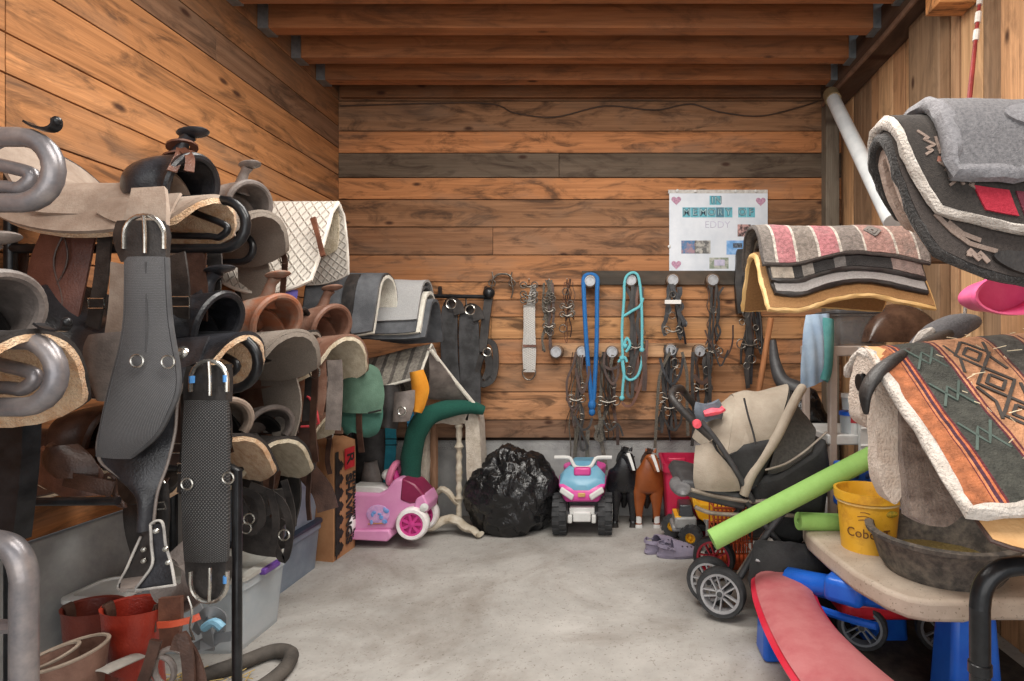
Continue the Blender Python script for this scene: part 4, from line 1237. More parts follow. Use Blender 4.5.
# small hanging things between
t = tag(obj('orange_cloth', MB().ribbon([(412, 372, 422, 370), (414, 388, 428, 388), (414, 402, 424, 404), (416, 410, 420, 412)], 3.5, 0.03, bulge=0.03), mat('orange_cloth', (196, 124, 22), (214, 146, 44), 0.9)), 'mustard orange cloth hanging under the patterned blanket', 'cloth')
t = thing('leather_pouch', 'small grey brown leather pouch with ring above the teal strap', 'pouch', W(404, 408, 3.45))
mb = MB(); mb.ribbon([(397, 392, 414, 390), (396, 405, 413, 406), (395, 422, 408, 420)], 3.45, 0.03, bulge=0.03); obj('pouch_body', mb, GREYL, t)
mb = MB(); mb.tube(ring_pts(W(402, 411, 3.38), 0.024), 0.005, 6, closed=True); obj('ring', mb, STEEL, t)
TEAL = mat('teal_webbing', (30, 122, 142), (46, 146, 164), 0.6)
for lab, pts, w in (('wide teal strap hanging behind the pink ride-on car steering wheel', [(390, 418), (391, 445), (389, 482), (390, 520)], 0.075), ('bright blue strap hanging beside the green blanket roll', [(410, 412), (411, 430), (409, 448)], 0.05)):
    t = thing('webbing_strap', lab, 'strap', W(pts[0][0], pts[0][1], 3.95))
    mb = MB(); mb.strap([W(a, b, 3.95) for a, b in pts], w, 0.008, k=5); obj('webbing', mb, TEAL if w > 0.06 else mat('sky_blue_webbing', (40, 140, 186), None, 0.6), t)
    mb = MB(); a, b = pts[1]; q = w / 2 * F / 3.95 + 1; mb.tube([W(a - q, b - 6, 3.93), W(a + q, b - 6, 3.93), W(a + q, b, 3.93), W(a - q, b, 3.93)], 0.004, 6, closed=True); obj('slider', mb, BLACKM, t)
t = thing('black_bag', 'black drawstring bag and leathers hanging beneath the green bag', 'bag', W(384, 405, 3.6))
mb = MB(); mb.ribbon([(382, 385, 396, 384), (380, 405, 398, 408), (384, 424, 394, 428)], 3.55, 0.06, bulge=0.04); obj('bag_body', mb, BLK2, t)
mb = MB(); mb.ribbon([(346, 430, 385, 430), (350, 470, 388, 470), (352, 520, 386, 520)], 4.0, 0.05, bulge=0.05); mb.jitter(0.02, 6); obj('hanging_leather', mb, BLK2, t)
mb = MB(); mb.ribbon([(366, 462, 376, 460), (364, 480, 380, 476), (368, 505, 385, 500)], 3.9, 0.03, bulge=0.03); mb.jitter(0.01, 9); obj('pale_fold', mb, GREYL, t)
# green blanket roll
GREEN = felt('bottle_green_fleece', (14, 66, 56), (26, 86, 72))
mb = MB(); mb.tube([W(484, 410, 3.85), W(466, 407, 3.82), W(440, 411, 3.75), (W(424, 420, 3.72)), W(415, 438, 3.72), W(411, 460, 3.74), W(411, 482, 3.75)], [0.03, 0.05, 0.062, 0.07, 0.068, 0.066, 0.062], 14, k=6, sq=1.0); mb.jitter(0.008, 12)
tag(obj('blanket_roll', mb, GREEN), 'dark green rolled blanket bent over the low rack arm', 'blanket')
# wooden pad stand with cream fleece
t = thing('pad_stand', 'white turned wood stand with carved feet next to the black trash bag', 'stand', (W(452, 0, 3.95).x, 3.95, 0))
SPIN = mat('chipped_white_paint', (196, 188, 172), (160, 146, 124), 0.7, ns=14)
z1 = W(0, 420, 3.95).z
def post(x, y):
    mb = MB()
    pr = []
    for i in range(41):
        f = i / 40
        r = 0.020 + 0.004 * math.sin(f * 60) * (1 if 0.15 < f < 0.9 else 0)
        for b in (0.25, 0.5, 0.75, 0.95):
            if abs(f - b) < 0.02: r += 0.010
        pr.append((r, 0.06 + f * (z1 - 0.06)))
    mb.lathe(pr, (x, y, 0), 14)
    return mb
xs = W(461, 0, 3.95).x
obj('spindle', post(xs, 3.90), SPIN, t)
mb = MB(); mb.tube([V((W(434, 0, 3.95).x, 3.95, 0.1)), V((W(434, 0, 3.95).x, 3.95, 0.78))], 0.028, 8); obj('back_post', mb, mat('raw_brown_wood', (120, 88, 66), (142, 108, 84), 0.8, stretch=(8, 8, 1)), t)
mb = MB(); mb.tube([V((W(428, 0, 3.95).x, 3.93, z1)), V((W(474, 0, 3.95).x, 3.93, z1))], 0.02, 10); obj('top_rail', mb, SPIN, t)
for sx, nm in ((-1, 'carved_foot'), (1, 'carved_foot')):
    mb = MB()
    c = W(450, 0, 3.85).x
    mb.tube([V((c, 3.86, 0.11)), V((c + sx * 0.05, 3.84, 0.10)), V((c + sx * 0.12, 3.82, 0.06)), V((c + sx * 0.17, 3.80, 0.05)), V((c + sx * 0.21, 3.78, 0.025)), V((c + sx * 0.23, 3.77, 0.03))], [0.045, 0.04, 0.035, 0.032, 0.024, 0.03], 10, k=4, sq=0.7)
    mb.jitter(0.012, 16)
    obj(nm, mb, SPIN, t)
mb = MB(); mb.tube([V((W(436, 0, 3.95).x, 3.93, 0.25)), V((W(446, 0, 3.95).x, 3.9, 0.30)), V((W(455, 0, 3.9).x, 3.9, 0.22)), V((xs, 3.9, 0.2))], 0.022, 8, k=4); mb.jitter(0.006, 16); obj('carved_rail', mb, SPIN, t)
fn = lambda u, v: V((W(449, 0, 3.93).x + 0.175 * math.sin(max(-1, min(1, v * 1.35)) * PI / 2) * (1 + 0.10 * abs(v)), 3.87 + 0.18 * u, z1 + 0.035 - 0.05 * abs(v) ** 3 - (max(0, abs(v) - 0.55)) * (1.15 if v < 0 else 1.35)))
mb = MB(); mb.sheet(fn, 5, 30, 0.10); mb.jitter(0.012, 14, 0.006)
tag(obj('fleece_pad', mb, fleece('oatmeal_fleece', (176, 164, 148), (202, 192, 178))), 'oatmeal fleece pad hung over the white wooden stand', 'pad')

# trash bag
mb = MB(); nu, nv = 90, 56
bx, by = W(512, 0, 3.99).x, 3.98
vs, fs = [], []
for i in range(nv + 1):
    b = PI * i / nv
    for j in range(nu):
        a = 2 * PI * j / nu
        d = V((math.cos(a) * math.sin(b), math.sin(a) * math.sin(b), math.cos(b)))
        r = V((d.x * 0.30, d.y * 0.25, d.z * 0.30))
        h = (d.z + 1) / 2
        k = 1.0 + 0.10 * (1 - h) - 0.55 * max(0, h - 0.6)
        n0 = noise.noise(d * 1.7 + V((3, 1, 4))) * 0.10
        n1_ = abs(noise.noise(d * 3.6 + V((9, 2, 7))))
        n2_ = abs(noise.noise(d * 6.5 + V((1, 8, 3))))
        n3_ = abs(noise.noise(d * 19 + V((5, 5, 1))))
        k += n0 * 1.3 + 0.20 * (0.3 - n1_) + 0.10 * (0.25 - n2_)
        p = V((bx + r.x * k, by + r.y * k, 0.275 + r.z * k * (1.12 if d.z > 0 else 1) + (0.03 if h > 0.8 and d.x > -0.3 else 0)))
        p.z = max(0.003, p.z)
        vs.append(p)
for i in range(nv):
    for j in range(nu): fs.append((i*nu+j, i*nu+(j+1)%nu, (i+1)*nu+(j+1)%nu, (i+1)*nu+j))
mb.add(vs, fs)
gb = mat('black_bin_liner', (22, 22, 23), (34, 34, 36), 0.2, ns=6, bump=0.5, bs=13, stretch=(1, 1, 0.6))
[setattr(q.inputs['Distortion'], 'default_value', 2.2) for q in gb.node_tree.nodes if q.type == 'TEX_NOISE' and q.inputs['Scale'].default_value > 10]
gb.node_tree.nodes['Bump'].inputs['Distance'].default_value = 0.03
tag(obj('trash_bag', mb, gb, sharp=3.0), 'full crumpled black trash bag against the back wall footing', 'bag')

# pink ride-on car
PINK = mat('pink_plastic', (214, 140, 186), (226, 158, 198), 0.35, ns=5, bump=0.03)
HPINK = mat('hot_pink_plastic', (198, 56, 132), (210, 72, 146), 0.35, ns=6, bump=0.03)
MAG = mat('dark_magenta_plastic', (120, 30, 66), (140, 44, 82), 0.35, ns=6, bump=0.03)
t = thing('ride_on_car', 'pink toddler ride-on car with white seat and white-rimmed wheels', 'toy car', (W(392, 0, 3.72).x, 3.72, 0))
YN, YF = 3.60, 3.78
def prof_body(poly, y0, y1, mb=None, r=None):
    mb = mb or MB()
    P = [(W(a, b, YN).x, W(a, b, YN).z) for a, b in poly]
    n = len(P)
    vs = [V((x, y0, z)) for x, z in P] + [V((x, y1, z)) for x, z in P]
    mb.add(vs, [tuple(range(n)), tuple(range(2*n-1, n-1, -1))] + [(i, n+i, n+(i+1)%n, (i+1)%n) for i in range(n)])
    return mb
obj('body', prof_body([(330, 520), (330, 494), (356, 493), (378, 494), (386, 490), (393, 480), (400, 478), (412, 484), (424, 494), (428, 505), (424, 512), (404, 514), (396, 522), (392, 530), (350, 532), (334, 530)], YN, YF), PINK, t, bev=0.018, seg=3)
obj('running_board', prof_body([(332, 538), (332, 530), (390, 529), (393, 536), (388, 541)], YN - 0.02, YF + 0.02), PINK, t, bev=0.01)
obj('seat', prof_body([(344, 494), (350, 487), (378, 488), (385, 492), (382, 496)], YN + 0.03, YF - 0.03), WHITEP, t, bev=0.008)
obj('hood', prof_body([(400, 500), (402, 478), (415, 484), (424, 494), (426, 502), (410, 504)], YN - 0.006, YF + 0.006), MAG, t, bev=0.012)
obj('fender_nose', prof_body([(414, 508), (417, 498), (424, 494), (429, 504), (427, 513)], YN - 0.02, YF + 0.02), PINK, t, bev=0.01)
mb = MB(); mb.lathe([(0.0, -0.004), (0.022, 0.0), (0.027, 0.012), (0.0, 0.02)], W(424, 507, YN - 0.03), 14, axis=(0.4, -1, 0)); obj('headlight', mb, WHITEP, t)
mb = MB(); mb.tube([W(397, 480, 3.73), W(394, 471, 3.73)], 0.024, 10); obj('steering_column', mb, HPINK, t)
mb = MB(); c = W(394, 473, 3.73); mb.tube([c + V((0.035 * math.cos(a) * 0.5, 0.07 * math.sin(a), 0.065 * math.cos(a))) for a in [2*PI*i/18 for i in range(18)]], 0.022, 8, closed=True); obj('steering_wheel', mb, mat('rose_plastic', (206, 120, 152), None, 0.4), t)
mb = MB(); mb.ball(c + V((-0.035, -0.02, -0.005)), (0.035, 0.05, 0.035), 12, 8); obj('horn_button', mb, WHITEP, t)
def toy_wheel(parent, c, r, w, tyre, hub, spokes=6, axis=(0, -1, 0), rimr=0.72):
    mb = MB(); mb.lathe([(r*rimr, -w/2), (r*0.9, -w/2), (r, -w*0.3), (r, w*0.3), (r*0.9, w/2), (r*rimr, w/2), (r*rimr, -w/2)], c, 28, axis=axis); o = obj('wheel', mb, tyre, parent)
    mb = MB()
    q = V((0, 0, 1)).rotation_difference(V(axis))
    mb.lathe([(r*rimr, w*0.28), (r*rimr, w*0.42), (r*rimr*0.82, w*0.42), (r*rimr*0.82, w*0.28), (r*rimr, w*0.28)], c, 24, axis=axis)
    mb.lathe([(0.0, -w*0.2), (r*rimr*0.98, -w*0.2), (r*rimr*0.98, w*0.12), (0.0, w*0.12)], c, 24, axis=axis)
    mb.lathe([(0.0, w*0.0), (r*0.2, w*0.1), (r*0.2, w*0.45), (0.0, w*0.5)], c, 14, axis=axis)
    for k in range(spokes):
        a = 2 * PI * k / spokes
        M = Matrix.Translation(V(c)) @ q.to_matrix().to_4x4() @ Matrix.Rotation(a, 4, 'Z')
        mb.box((r * rimr * 0.5, 0, w * 0.26), (r * rimr * 0.75, r * 0.16, w * 0.3), M=M)
    obj('hub', mb, hub, o)
    return o
toy_wheel(t, W(413, 523, YN - 0.02) , 0.104, 0.07, mat('white_tyre', (226, 216, 214), None, 0.5), HPINK, 7)
for px, Y in ((340, YN - 0.02), (340, YF + 0.02), (413, YF + 0.02)):
    c = W(px, 523, YN); toy_wheel(t, V((c.x, Y, c.z)), 0.104, 0.07, MATS['white_tyre'], HPINK, 7)
mb = MB(); mb.ball(W(378, 514, YN - 0.006), (0.075, 0.004, 0.06), 20, 10); dec = obj('flower_sticker', mb, mat('lilac_sticker', (190, 150, 206), (226, 176, 214), 0.5, ns=40), t, label='lilac and blue floral sticker')
for i in range(9):
    mb = MB(); mb.ball(W(378 + random.uniform(-7, 9), 514 + random.uniform(-8, 9), YN - 0.011), (random.uniform(0.008, 0.018), 0.002, random.uniform(0.008, 0.016)), 8, 6); obj('print_spot', mb, mat('blue_print', (96, 150, 214), (150, 170, 226), 0.5, ns=50), dec)
mb = MB(); mb.tube([W(368, 524, YN - 0.008), W(386, 523, YN - 0.008)], 0.004, 6); obj('gold_lettering', mb, mat('gold_print', (170, 120, 80), None, 0.5), t)
# ================================================================== BACK WALL: RAILS, BRIDLES, SIGN
YW = D - 0.005
def hpx(px, py, Y=YW): return W(px, py, Y)
# upper dark rail and lower pale rail (setting boards), with hoof-shaped pegs
mb = MB(); mb.tint = T((58, 54, 52)); a, b_ = hpx(582, 271), hpx(762, 285)
mb.box(((a.x + b_.x) / 2, D - 0.0125, (a.z + b_.z) / 2), (b_.x - a.x, 0.025, a.z - b_.z)); tag(obj('peg_rail', mb, W_X, bev=0.003), 'dark painted board across the back wall holding the upper row of tin pegs', 'rail')
mb = MB(); mb.tint = T((196, 150, 116)); a, b_ = hpx(551, 343), hpx(712, 357)
mb.box(((a.x + b_.x) / 2, D - 0.0125, (a.z + b_.z) / 2), (b_.x - a.x, 0.025, a.z - b_.z)); tag(obj('peg_rail', mb, W_X, bev=0.003), 'pale wooden board below the dark one, holding the lower row of tin pegs', 'rail')
TIN = mat('tin_lid', (166, 168, 172), (140, 140, 142), 0.4, 0.3, ns=30, bump=0.1)
CAN = mat('brown_can', (84, 66, 54), (124, 102, 84), 0.5, 0.2, ns=16)
def peg(label, px, py, r=0.05):
    t = thing('bridle_peg', label, 'peg', W(px, py, D - 0.06))
    c = W(px, py, D - 0.12)
    mb = MB(); mb.lathe([(r * 0.9, 0), (r, 0.004), (r, 0.095)], c, 22, axis=(0, 1, 0)); obj('can', mb, CAN, t)
    mb = MB(); mb.lathe([(0, -0.002), (r * 0.62, -0.002), (r * 0.66, -0.008), (r * 0.78, -0.008), (r * 0.8, 0.001), (r * 0.7, 0.001)], c, 22, axis=(0, 1, 0)); obj('lid', mb, TIN, t)
peg('tin peg on the dark rail with the blue rope looped over it', 590, 281)
peg('tin peg on the dark rail under the turquoise rope halter', 631, 280)
peg('tin peg on the dark rail carrying a thick black bridle, below the poster corner', 673, 280)
peg('tin peg on the dark rail with thin brown reins, nearest the broom handle', 713, 280)
peg('empty tin peg at the left end of the pale rail', 556, 352)
peg('tin peg on the pale rail crossed by the blue rope', 582, 352)
peg('tin peg on the pale rail between the blue and turquoise ropes', 612, 352)
peg('tin peg on the pale rail bundled in a knotted black and white bridle', 671, 350)
peg('tin peg on the pale rail with a brown noseband bridle, right end', 700, 351)
# hook rail with girths
mb_ = MB()
t = thing('girth_rail', 'black steel bar on two wall brackets holding hanging girths', 'rail', W(464, 296, D - 0.10))
mb = MB(); mb.tube([W(432, 296, D - 0.12), W(492, 297, D - 0.12)], 0.016, 10); obj('bar', mb, BLACKM, t)
for px in (440, 486):
    mb = MB(); mb.tube([W(px, 292, D - 0.002), W(px, 288, D - 0.06), W(px, 296, D - 0.12)], 0.016, 8, k=4); obj('bracket', mb, BLACKM, t)
mb = MB(); mb.ball(W(489, 293, D - 0.12), 0.045, 14, 8); obj('end_knob', mb, BLACKM, t)
for px in (448, 466):
    mb = MB(); mb.tube([W(px, 298, D - 0.12), W(px, 303, D - 0.125), W(px + 1, 309, D - 0.14)], 0.006, 6); obj('hook', mb, BLACKM, t)
GIR = mat('black_girth_webbing', (44, 44, 45), (74, 74, 76), 0.8, ns=9, bump=0.4, bs=180)
for lab, pts, w in (('narrow black girth hung folded on the wall bar, left of the wide one', [(450, 306), (449, 330), (450, 365), (454, 396)], 0.125),
                    ('wide black girth with rounded end hung on the wall bar', [(469, 312), (469, 340), (470, 375), (472, 424)], 0.15)):
    t = thing('girth', lab, 'girth', W(pts[0][0], pts[0][1], D - 0.12))
    mb = MB(); mb.strap([W(a, b, D - 0.12 - 0.02 * i) for i, (a, b) in enumerate(pts)], [w * 0.9, w, w, w, w * 0.85], 0.022, k=5); obj('webbing', mb, GIR, t, bev=0.006)
    mb = MB(); a, b = pts[0]; mb.strap([W(a - 3, b + 8, D - 0.10), W(a, b - 3, D - 0.12), W(a + 7, b - 1, D - 0.15), W(a + 10, b + 8, D - 0.16)], 0.08, 0.012, k=4); obj('end_tab', mb, BLK2, t)
    mb = MB(); mb.tube(ring_pts(W(a + 1, b - 2, D - 0.16), 0.035), 0.006, 6, closed=True); obj('ring', mb, STEEL, t)
t = thing('halter', 'bundled black halter hanging from the end knob of the wall bar', 'halter', W(488, 340, D - 0.1))
for pts, w in (([(489, 296), (486, 318), (484, 338), (482, 352)], 0.06), ([(484, 340), (494, 345), (496, 365), (492, 380), (482, 384), (478, 372), (482, 355)], 0.04), ([(480, 345), (476, 365), (482, 384), (492, 378)], 0.05), ([(486, 350), (490, 366), (486, 380)], 0.06)):
    mb = MB(); mb.strap([W(a, b, D - 0.10 - 0.012 * i) for i, (a, b) in enumerate(pts)], w, 0.02, k=5); obj('strap', mb, BLK2, t)
mb = MB(); mb.tube(ring_pts(W(487, 352, D - 0.18), 0.03), 0.005, 6, closed=True); obj('ring', mb, STEEL, t)

# bits and bridles on nails
IRON = mat('dull_iron', (96, 90, 84), (130, 124, 116), 0.4, 0.7, ns=30)
def bit(parent, px, py, s=1.0, Y=None):
    Y = Y or D - 0.05
    for d in (-1, 1):
        mb = MB(); mb.tube(ring_pts(W(px + d * 8 * s, py, Y), 0.032 * s, n=16), 0.005, 6, closed=True); obj('bit_ring', mb, IRON, parent)
    mb = MB(); mb.tube([W(px - 8 * s, py, Y), W(px, py + 2, Y - 0.01), W(px + 8 * s, py, Y)], 0.007, 6, k=3); obj('mouthpiece', mb, IRON, parent)
t = thing('horse_bit', 'small iron horse bit with shanks hung on nails beside the wall bar', 'bit', W(503, 280, D - 0.03))
mb = MB(); mb.tube([W(a, b, D - 0.03) for a, b in ((493, 279), (497, 275), (503, 274), (509, 275), (512, 279))], 0.008, 8, k=4); obj('mouthpiece', mb, IRON, t)
for px, s in ((492, -1), (512, 1)):
    mb = MB(); mb.tube([W(px, 272, D - 0.03), W(px - s, 279, D - 0.035), W(px + s, 290, D - 0.035), W(px - s, 298, D - 0.03)], 0.005, 6, k=4); obj('shank', mb, IRON, t)
    mb = MB(); mb.tube(ring_pts(W(px, 283, D - 0.03), 0.024), 0.004, 6, closed=True); obj('ring', mb, IRON, t)
t = thing('nail_rail', 'thin wooden strip of nails holding the white girth and metal bits', 'rail', W(540, 282, D - 0.015))
mb = MB(); mb.tint = T((176, 120, 84)); a, b_ = W(520, 279, D), W(582, 285, D); mb.box(((a.x + b_.x) / 2, D - 0.01, (a.z + b_.z) / 2), (b_.x - a.x, 0.02, a.z - b_.z)); obj('strip', mb, W_X, t)
for px in (529, 549, 567):
    mb = MB(); mb.tube([W(px, 282, D - 0.01), W(px, 279, D - 0.09)], 0.004, 6); obj('nail', mb, IRON, t)
t = thing('girth', 'white cord girth hanging on the back wall with a ring at its foot', 'girth', W(529, 330, D - 0.06))
WCORD = weave('white_cord', (206, 204, 200), (166, 162, 156), s=3, uvs=(6, 0.5, 1), rough=0.9, lo=0.1, hi=0.5)
mb = MB(); mb.ribbon([(524, 305, 535, 305), (524, 330, 535, 330), (523, 350, 536, 350), (524, 372, 535, 372)], D - 0.05, 0.02, bulge=0.006); obj('cord_band', mb, WCORD, t)
mb = MB(); mb.ribbon([(531, 286, 536, 284), (529, 296, 536, 296), (526, 306, 535, 306)], D - 0.06, 0.015); obj('folded_end', mb, WCORD, t)
mb = MB(); mb.tube([W(523, 370, D - 0.06), W(524, 377, D - 0.06), W(529, 380, D - 0.06), W(534, 377, D - 0.06), W(535, 370, D - 0.06)], 0.005, 6, closed=True, k=3); obj('ring', mb, IRON, t)
mb = MB(); mb.strap([W(523, 346, D - 0.066), W(536, 346, D - 0.066)], 0.02, 0.008, (0, -1, 0)); obj('brown_keeper', mb, BRN, t)
for dy in (285, 294, 300): bit(t, 529, dy, 0.7, D - 0.09)
def tangle(name, label, px, py0, py1, n, mats, w=(0.008, 0.016), spread=8, seed=1, rings=2, cat='bridle', bits=1, Y=None, wave=2.5):
    rs = random.Random(seed)
    Y = Y or D - 0.08
    t = thing(name, label, cat, W(px, py0 + 8, Y))
    n = max(4, round(n * 0.62))
    for i in range(n):
        x0 = px + rs.uniform(-0.35, 0.35) * spread
        e = py0 + (py1 - py0) * rs.uniform(0.55, 1.0)
        x1 = px + rs.uniform(-1, 1) * spread
        yy = Y - rs.uniform(0, 0.05)
        pts = []
        loopy = rs.random() < 0.55
        m = 6
        for k in range(m + 1):
            f = k / m
            pts.append(W(x0 + (x1 - x0) * f + rs.uniform(-1, 1) * wave, py0 + (e - py0) * f, yy - 0.01 * rs.random()))
        if loopy:
            x2 = px + rs.uniform(-0.8, 0.8) * spread
            for k in range(m + 1):
                f = 1 - k / m
                pts.append(W(x2 + (x1 - x2) * f * 0.7 + rs.uniform(-1, 1) * wave, py0 + (e - py0) * f + 3, yy - 0.015))
        mb = MB()
        ww = rs.uniform(*w) * 0.8
        if rs.random() < 0.6: mb.strap(pts, ww * 1.5, 0.005, k=4)
        else: mb.tube(pts, ww * 0.42, 6, k=4)
        obj('strap', mb, rs.choice(mats), t)
    for i in range(rings):
        mb = MB(); mb.tube(ring_pts(W(px + rs.uniform(-0.7, 0.7) * spread, py0 + (py1 - py0) * rs.uniform(0.15, 0.8), Y - 0.06), rs.uniform(0.018, 0.032)), 0.004, 6, closed=True); obj('ring', mb, IRON, t)
    for i in range(bits):
        bit(t, px, py0 + (py1 - py0) * (0.35 + 0.35 * rs.random()), spread / 14, Y - 0.06)
    return t
CORD = mat('grey_cord', (104, 98, 88), (54, 49, 44), 0.8, ns=120, bump=0.5)
tangle('bridle', 'silvery cord bridle with many metal rings on the middle nail of the strip', 549, 280, 352, 9, [CORD, IRON, CORD, DBRN], spread=7, seed=3, rings=6, bits=2)
tangle('bridle', 'brown leather bridle with iron rings on the nail next to the dark rail', 567, 279, 345, 7, [DBRN, BRN, IRON], spread=8, seed=5, rings=5, bits=2)
# blue rope
BROPE = mat('blue_rope', (24, 92, 156), (36, 116, 184), 0.7, ns=160, bump=0.6, bs=260)
t = thing('lead_rope', 'bright blue rope doubled over a tin peg and knotted at its foot', 'rope', W(590, 350, D - 0.12))
for x0, x1 in ((584, 591), (597, 594)):
    mb = MB(); mb.tube([W(590, 274, D - 0.105), W(x0, 278, D - 0.11), W(x0, 295, D - 0.13), W((x0 + x1) / 2 + (x0 - 590) * 0.15, 345, D - 0.14), W(x1, 395, D - 0.13), W(592, 414, D - 0.12)], 0.0165, 8, k=6); obj('rope_strand', mb, BROPE, t)
mb = MB(); mb.ball(W(592, 405, D - 0.13), (0.03, 0.03, 0.04), 12, 8); mb.ball(W(592, 412, D - 0.13), (0.025, 0.025, 0.03), 12, 8); obj('knot', mb, BROPE, t)
# turquoise halter
TROPE = mat('turquoise_rope', (92, 178, 190), (122, 200, 208), 0.7, ns=160, bump=0.6, bs=260)
t = thing('rope_halter', 'turquoise rope halter with a big loop, over a tin peg beside the blue rope', 'halter', W(632, 330, D - 0.12))
for pts in ([(623, 362), (622, 330), (624, 300), (625, 280), (631, 273), (638, 276), (641, 295), (642, 320), (642, 345), (642, 360), (638, 375), (630, 380), (624, 374), (622, 358)],
            [(624, 316), (632, 311), (640, 306), (643, 298)], [(624, 345), (627, 338), (630, 345), (626, 352)], [(622, 356), (624, 372), (623, 385), (622, 398)], [(618, 362), (624, 357), (627, 362)]):
    mb = MB(); mb.tube([W(a, b, D - 0.145 - 0.004 * math.sin(i)) for i, (a, b) in enumerate(pts)], 0.0105, 8, k=6); obj('rope_strand', mb, TROPE, t)
for c in ((622, 358), (625, 346), (622, 398), (642, 350)):
    mb = MB(); mb.ball(W(c[0], c[1], D - 0.147), 0.02, 10, 6); obj('knot', mb, TROPE, t)
# bridles on the pegs
tangle('bridle', 'brown halter hanging inside the turquoise rope loop', 636, 284, 395, 7, [DBRN, BRN, BLK2], spread=10, seed=8, rings=3, w=(0.012, 0.024))
tangle('bridle', 'thin black bridle with long twisted reins, on the peg left of the blue rope', 576, 352, 470, 8, [BLK2, CORD, DBRN], spread=11, seed=11, rings=4, w=(0.010, 0.02))
tangle('bridle', 'bridle with chain and iron rings hanging below the peg between the two ropes', 608, 352, 448, 9, [DBRN, BLK2, CORD, BLK2], spread=14, seed=14, rings=4, bits=1, w=(0.010, 0.02))
tangle('bridle', 'thick black bridle with white noseband below the poster corner', 673, 284, 350, 10, [BLK, BLK2, BLK2], spread=11, seed=17, rings=2, w=(0.016, 0.028))
tangle('bridle', 'knotted black and white bridle over a lower peg, its reins falling past the red bin', 670, 345, 440, 10, [BLK2, BLK, CORD], spread=14, seed=21, rings=5, bits=2, w=(0.012, 0.022))
tangle('bridle', 'fine brown bridle with looped reins on the dark rail peg nearest the broom', 714, 284, 380, 9, [DBRN, BLK2, DBRN], spread=10, seed=24, rings=3, w=(0.009, 0.018))
tangle('bridle', 'dark brown noseband bridle on the right end of the pale rail', 702, 352, 450, 7, [BLK2, DBRN], spread=12, seed=27, rings=2, w=(0.016, 0.026))
tangle('bridle', 'heavy cluster of black bridles under the black cloth at the pad stack', 750, 276, 392, 16, [BLK2, BLK, DBRN], spread=15, seed=31, rings=5, w=(0.016, 0.03), Y=D - 0.07)
for i_, (pts, w, m_, par) in enumerate((([(576, 352), (573, 365), (567, 381), (568, 400), (573, 410), (578, 404)], 0.016, DBRN, 'thin black'), ([(576, 368), (577, 376), (582, 393), (588, 378), (589, 366)], 0.02, DBRN, 'thin black'), ([(575, 416), (582, 429), (589, 427), (592, 418)], 0.016, BLK2, 'thin black'),
        ([(605, 352), (604, 362), (606, 374), (613, 384), (618, 374), (618, 360)], 0.018, DBRN, 'bridle with chain'), ([(604, 366), (611, 369), (619, 366)], 0.02, DBRN, 'bridle with chain'), ([(603, 420), (610, 430), (618, 424), (623, 436)], 0.014, BLK2, 'bridle with chain'),
        ([(647, 340), (646, 358), (641, 383), (633, 403), (626, 406), (622, 402)], 0.02, BRN, 'brown halter'), ([(643, 350), (645, 372), (644, 391)], 0.034, DBRN, 'brown halter'),
        ([(663, 405), (664, 418), (672, 430), (680, 424), (682, 412)], 0.016, BLK2, 'knotted'), ([(660, 358), (664, 372), (672, 384), (680, 374), (683, 358)], 0.02, BLK, 'knotted'), ([(705, 330), (712, 346), (724, 358), (732, 345), (733, 325)], 0.012, DBRN, 'fine brown'), ([(712, 340), (720, 366), (728, 350)], 0.012, BLK2, 'fine brown'), ([(694, 375), (702, 383), (711, 376)], 0.03, DBRN, 'dark brown noseband'), ([(693, 352), (692, 380), (694, 420), (692, 446)], 0.024, BLK2, 'dark brown noseband'), ([(708, 352), (710, 390), (709, 440)], 0.024, BLK2, 'dark brown noseband'))):
    pr_ = [o for o in COL.objects if o.parent is None and str(o.get('label', '')).startswith(par)][0]
    mb = MB(); mb.strap([W(a, b, D - 0.15 - 0.006 * (i_ % 3)) for a, b in pts], w, 0.006, k=5); obj('strap', mb, m_, pr_)
for lab, pts in (('long grey rein dropping to the footing behind the toy quad, left of three', [(577, 420), (576, 440), (574, 465)]), ('twisted grey rein hanging to the footing behind the quad handlebar', [(588, 430), (587, 448), (588, 462)]), ('flat grey rein hanging behind the quad beside the black toy horse', [(596, 425), (602, 445), (606, 470)])):
    mb = MB(); mb.strap([W(a, b, D - 0.08) for a, b in pts], 0.03, 0.012, k=5); tag(obj('rein', mb, mat('grey_braid', (84, 80, 74), (120, 114, 104), 0.8, ns=60, bump=0.6)), lab, 'rein')
mb = MB(); mb.strap([W(670, 352, D - 0.14), W(660, 375, D - 0.15), W(657, 410, D - 0.15), W(655, 448, D - 0.15)], 0.022, 0.008, k=5); mb.strap([W(682, 352, D - 0.14), W(687, 375, D - 0.15), W(687, 410, D - 0.15), W(688, 436, D - 0.15)], 0.022, 0.008, k=5)
tag(obj('lead_strap', mb, CORD), 'pale braided reins framing the knotted black and white bridle', 'rein')
mb = MB(); mb.box(W(673, 302, D - 0.19), (0.12, 0.01, 0.03)); tag(obj('noseband', mb, mat('white_strap', (206, 204, 200), None, 0.6), bev=0.003), 'short white noseband across the thick black bridle', 'strap')
mb = MB(); mb.strap([W(741, 250, D - 0.05), W(744, 285, D - 0.06), W(748, 312, D - 0.06)], [0.06, 0.14, 0.17], 0.05, k=5); mb.jitter(0.01, 8)
tag(obj('black_cloth', mb, BLK2), 'black cloth hanging at the end of the curved pad stack', 'cloth')
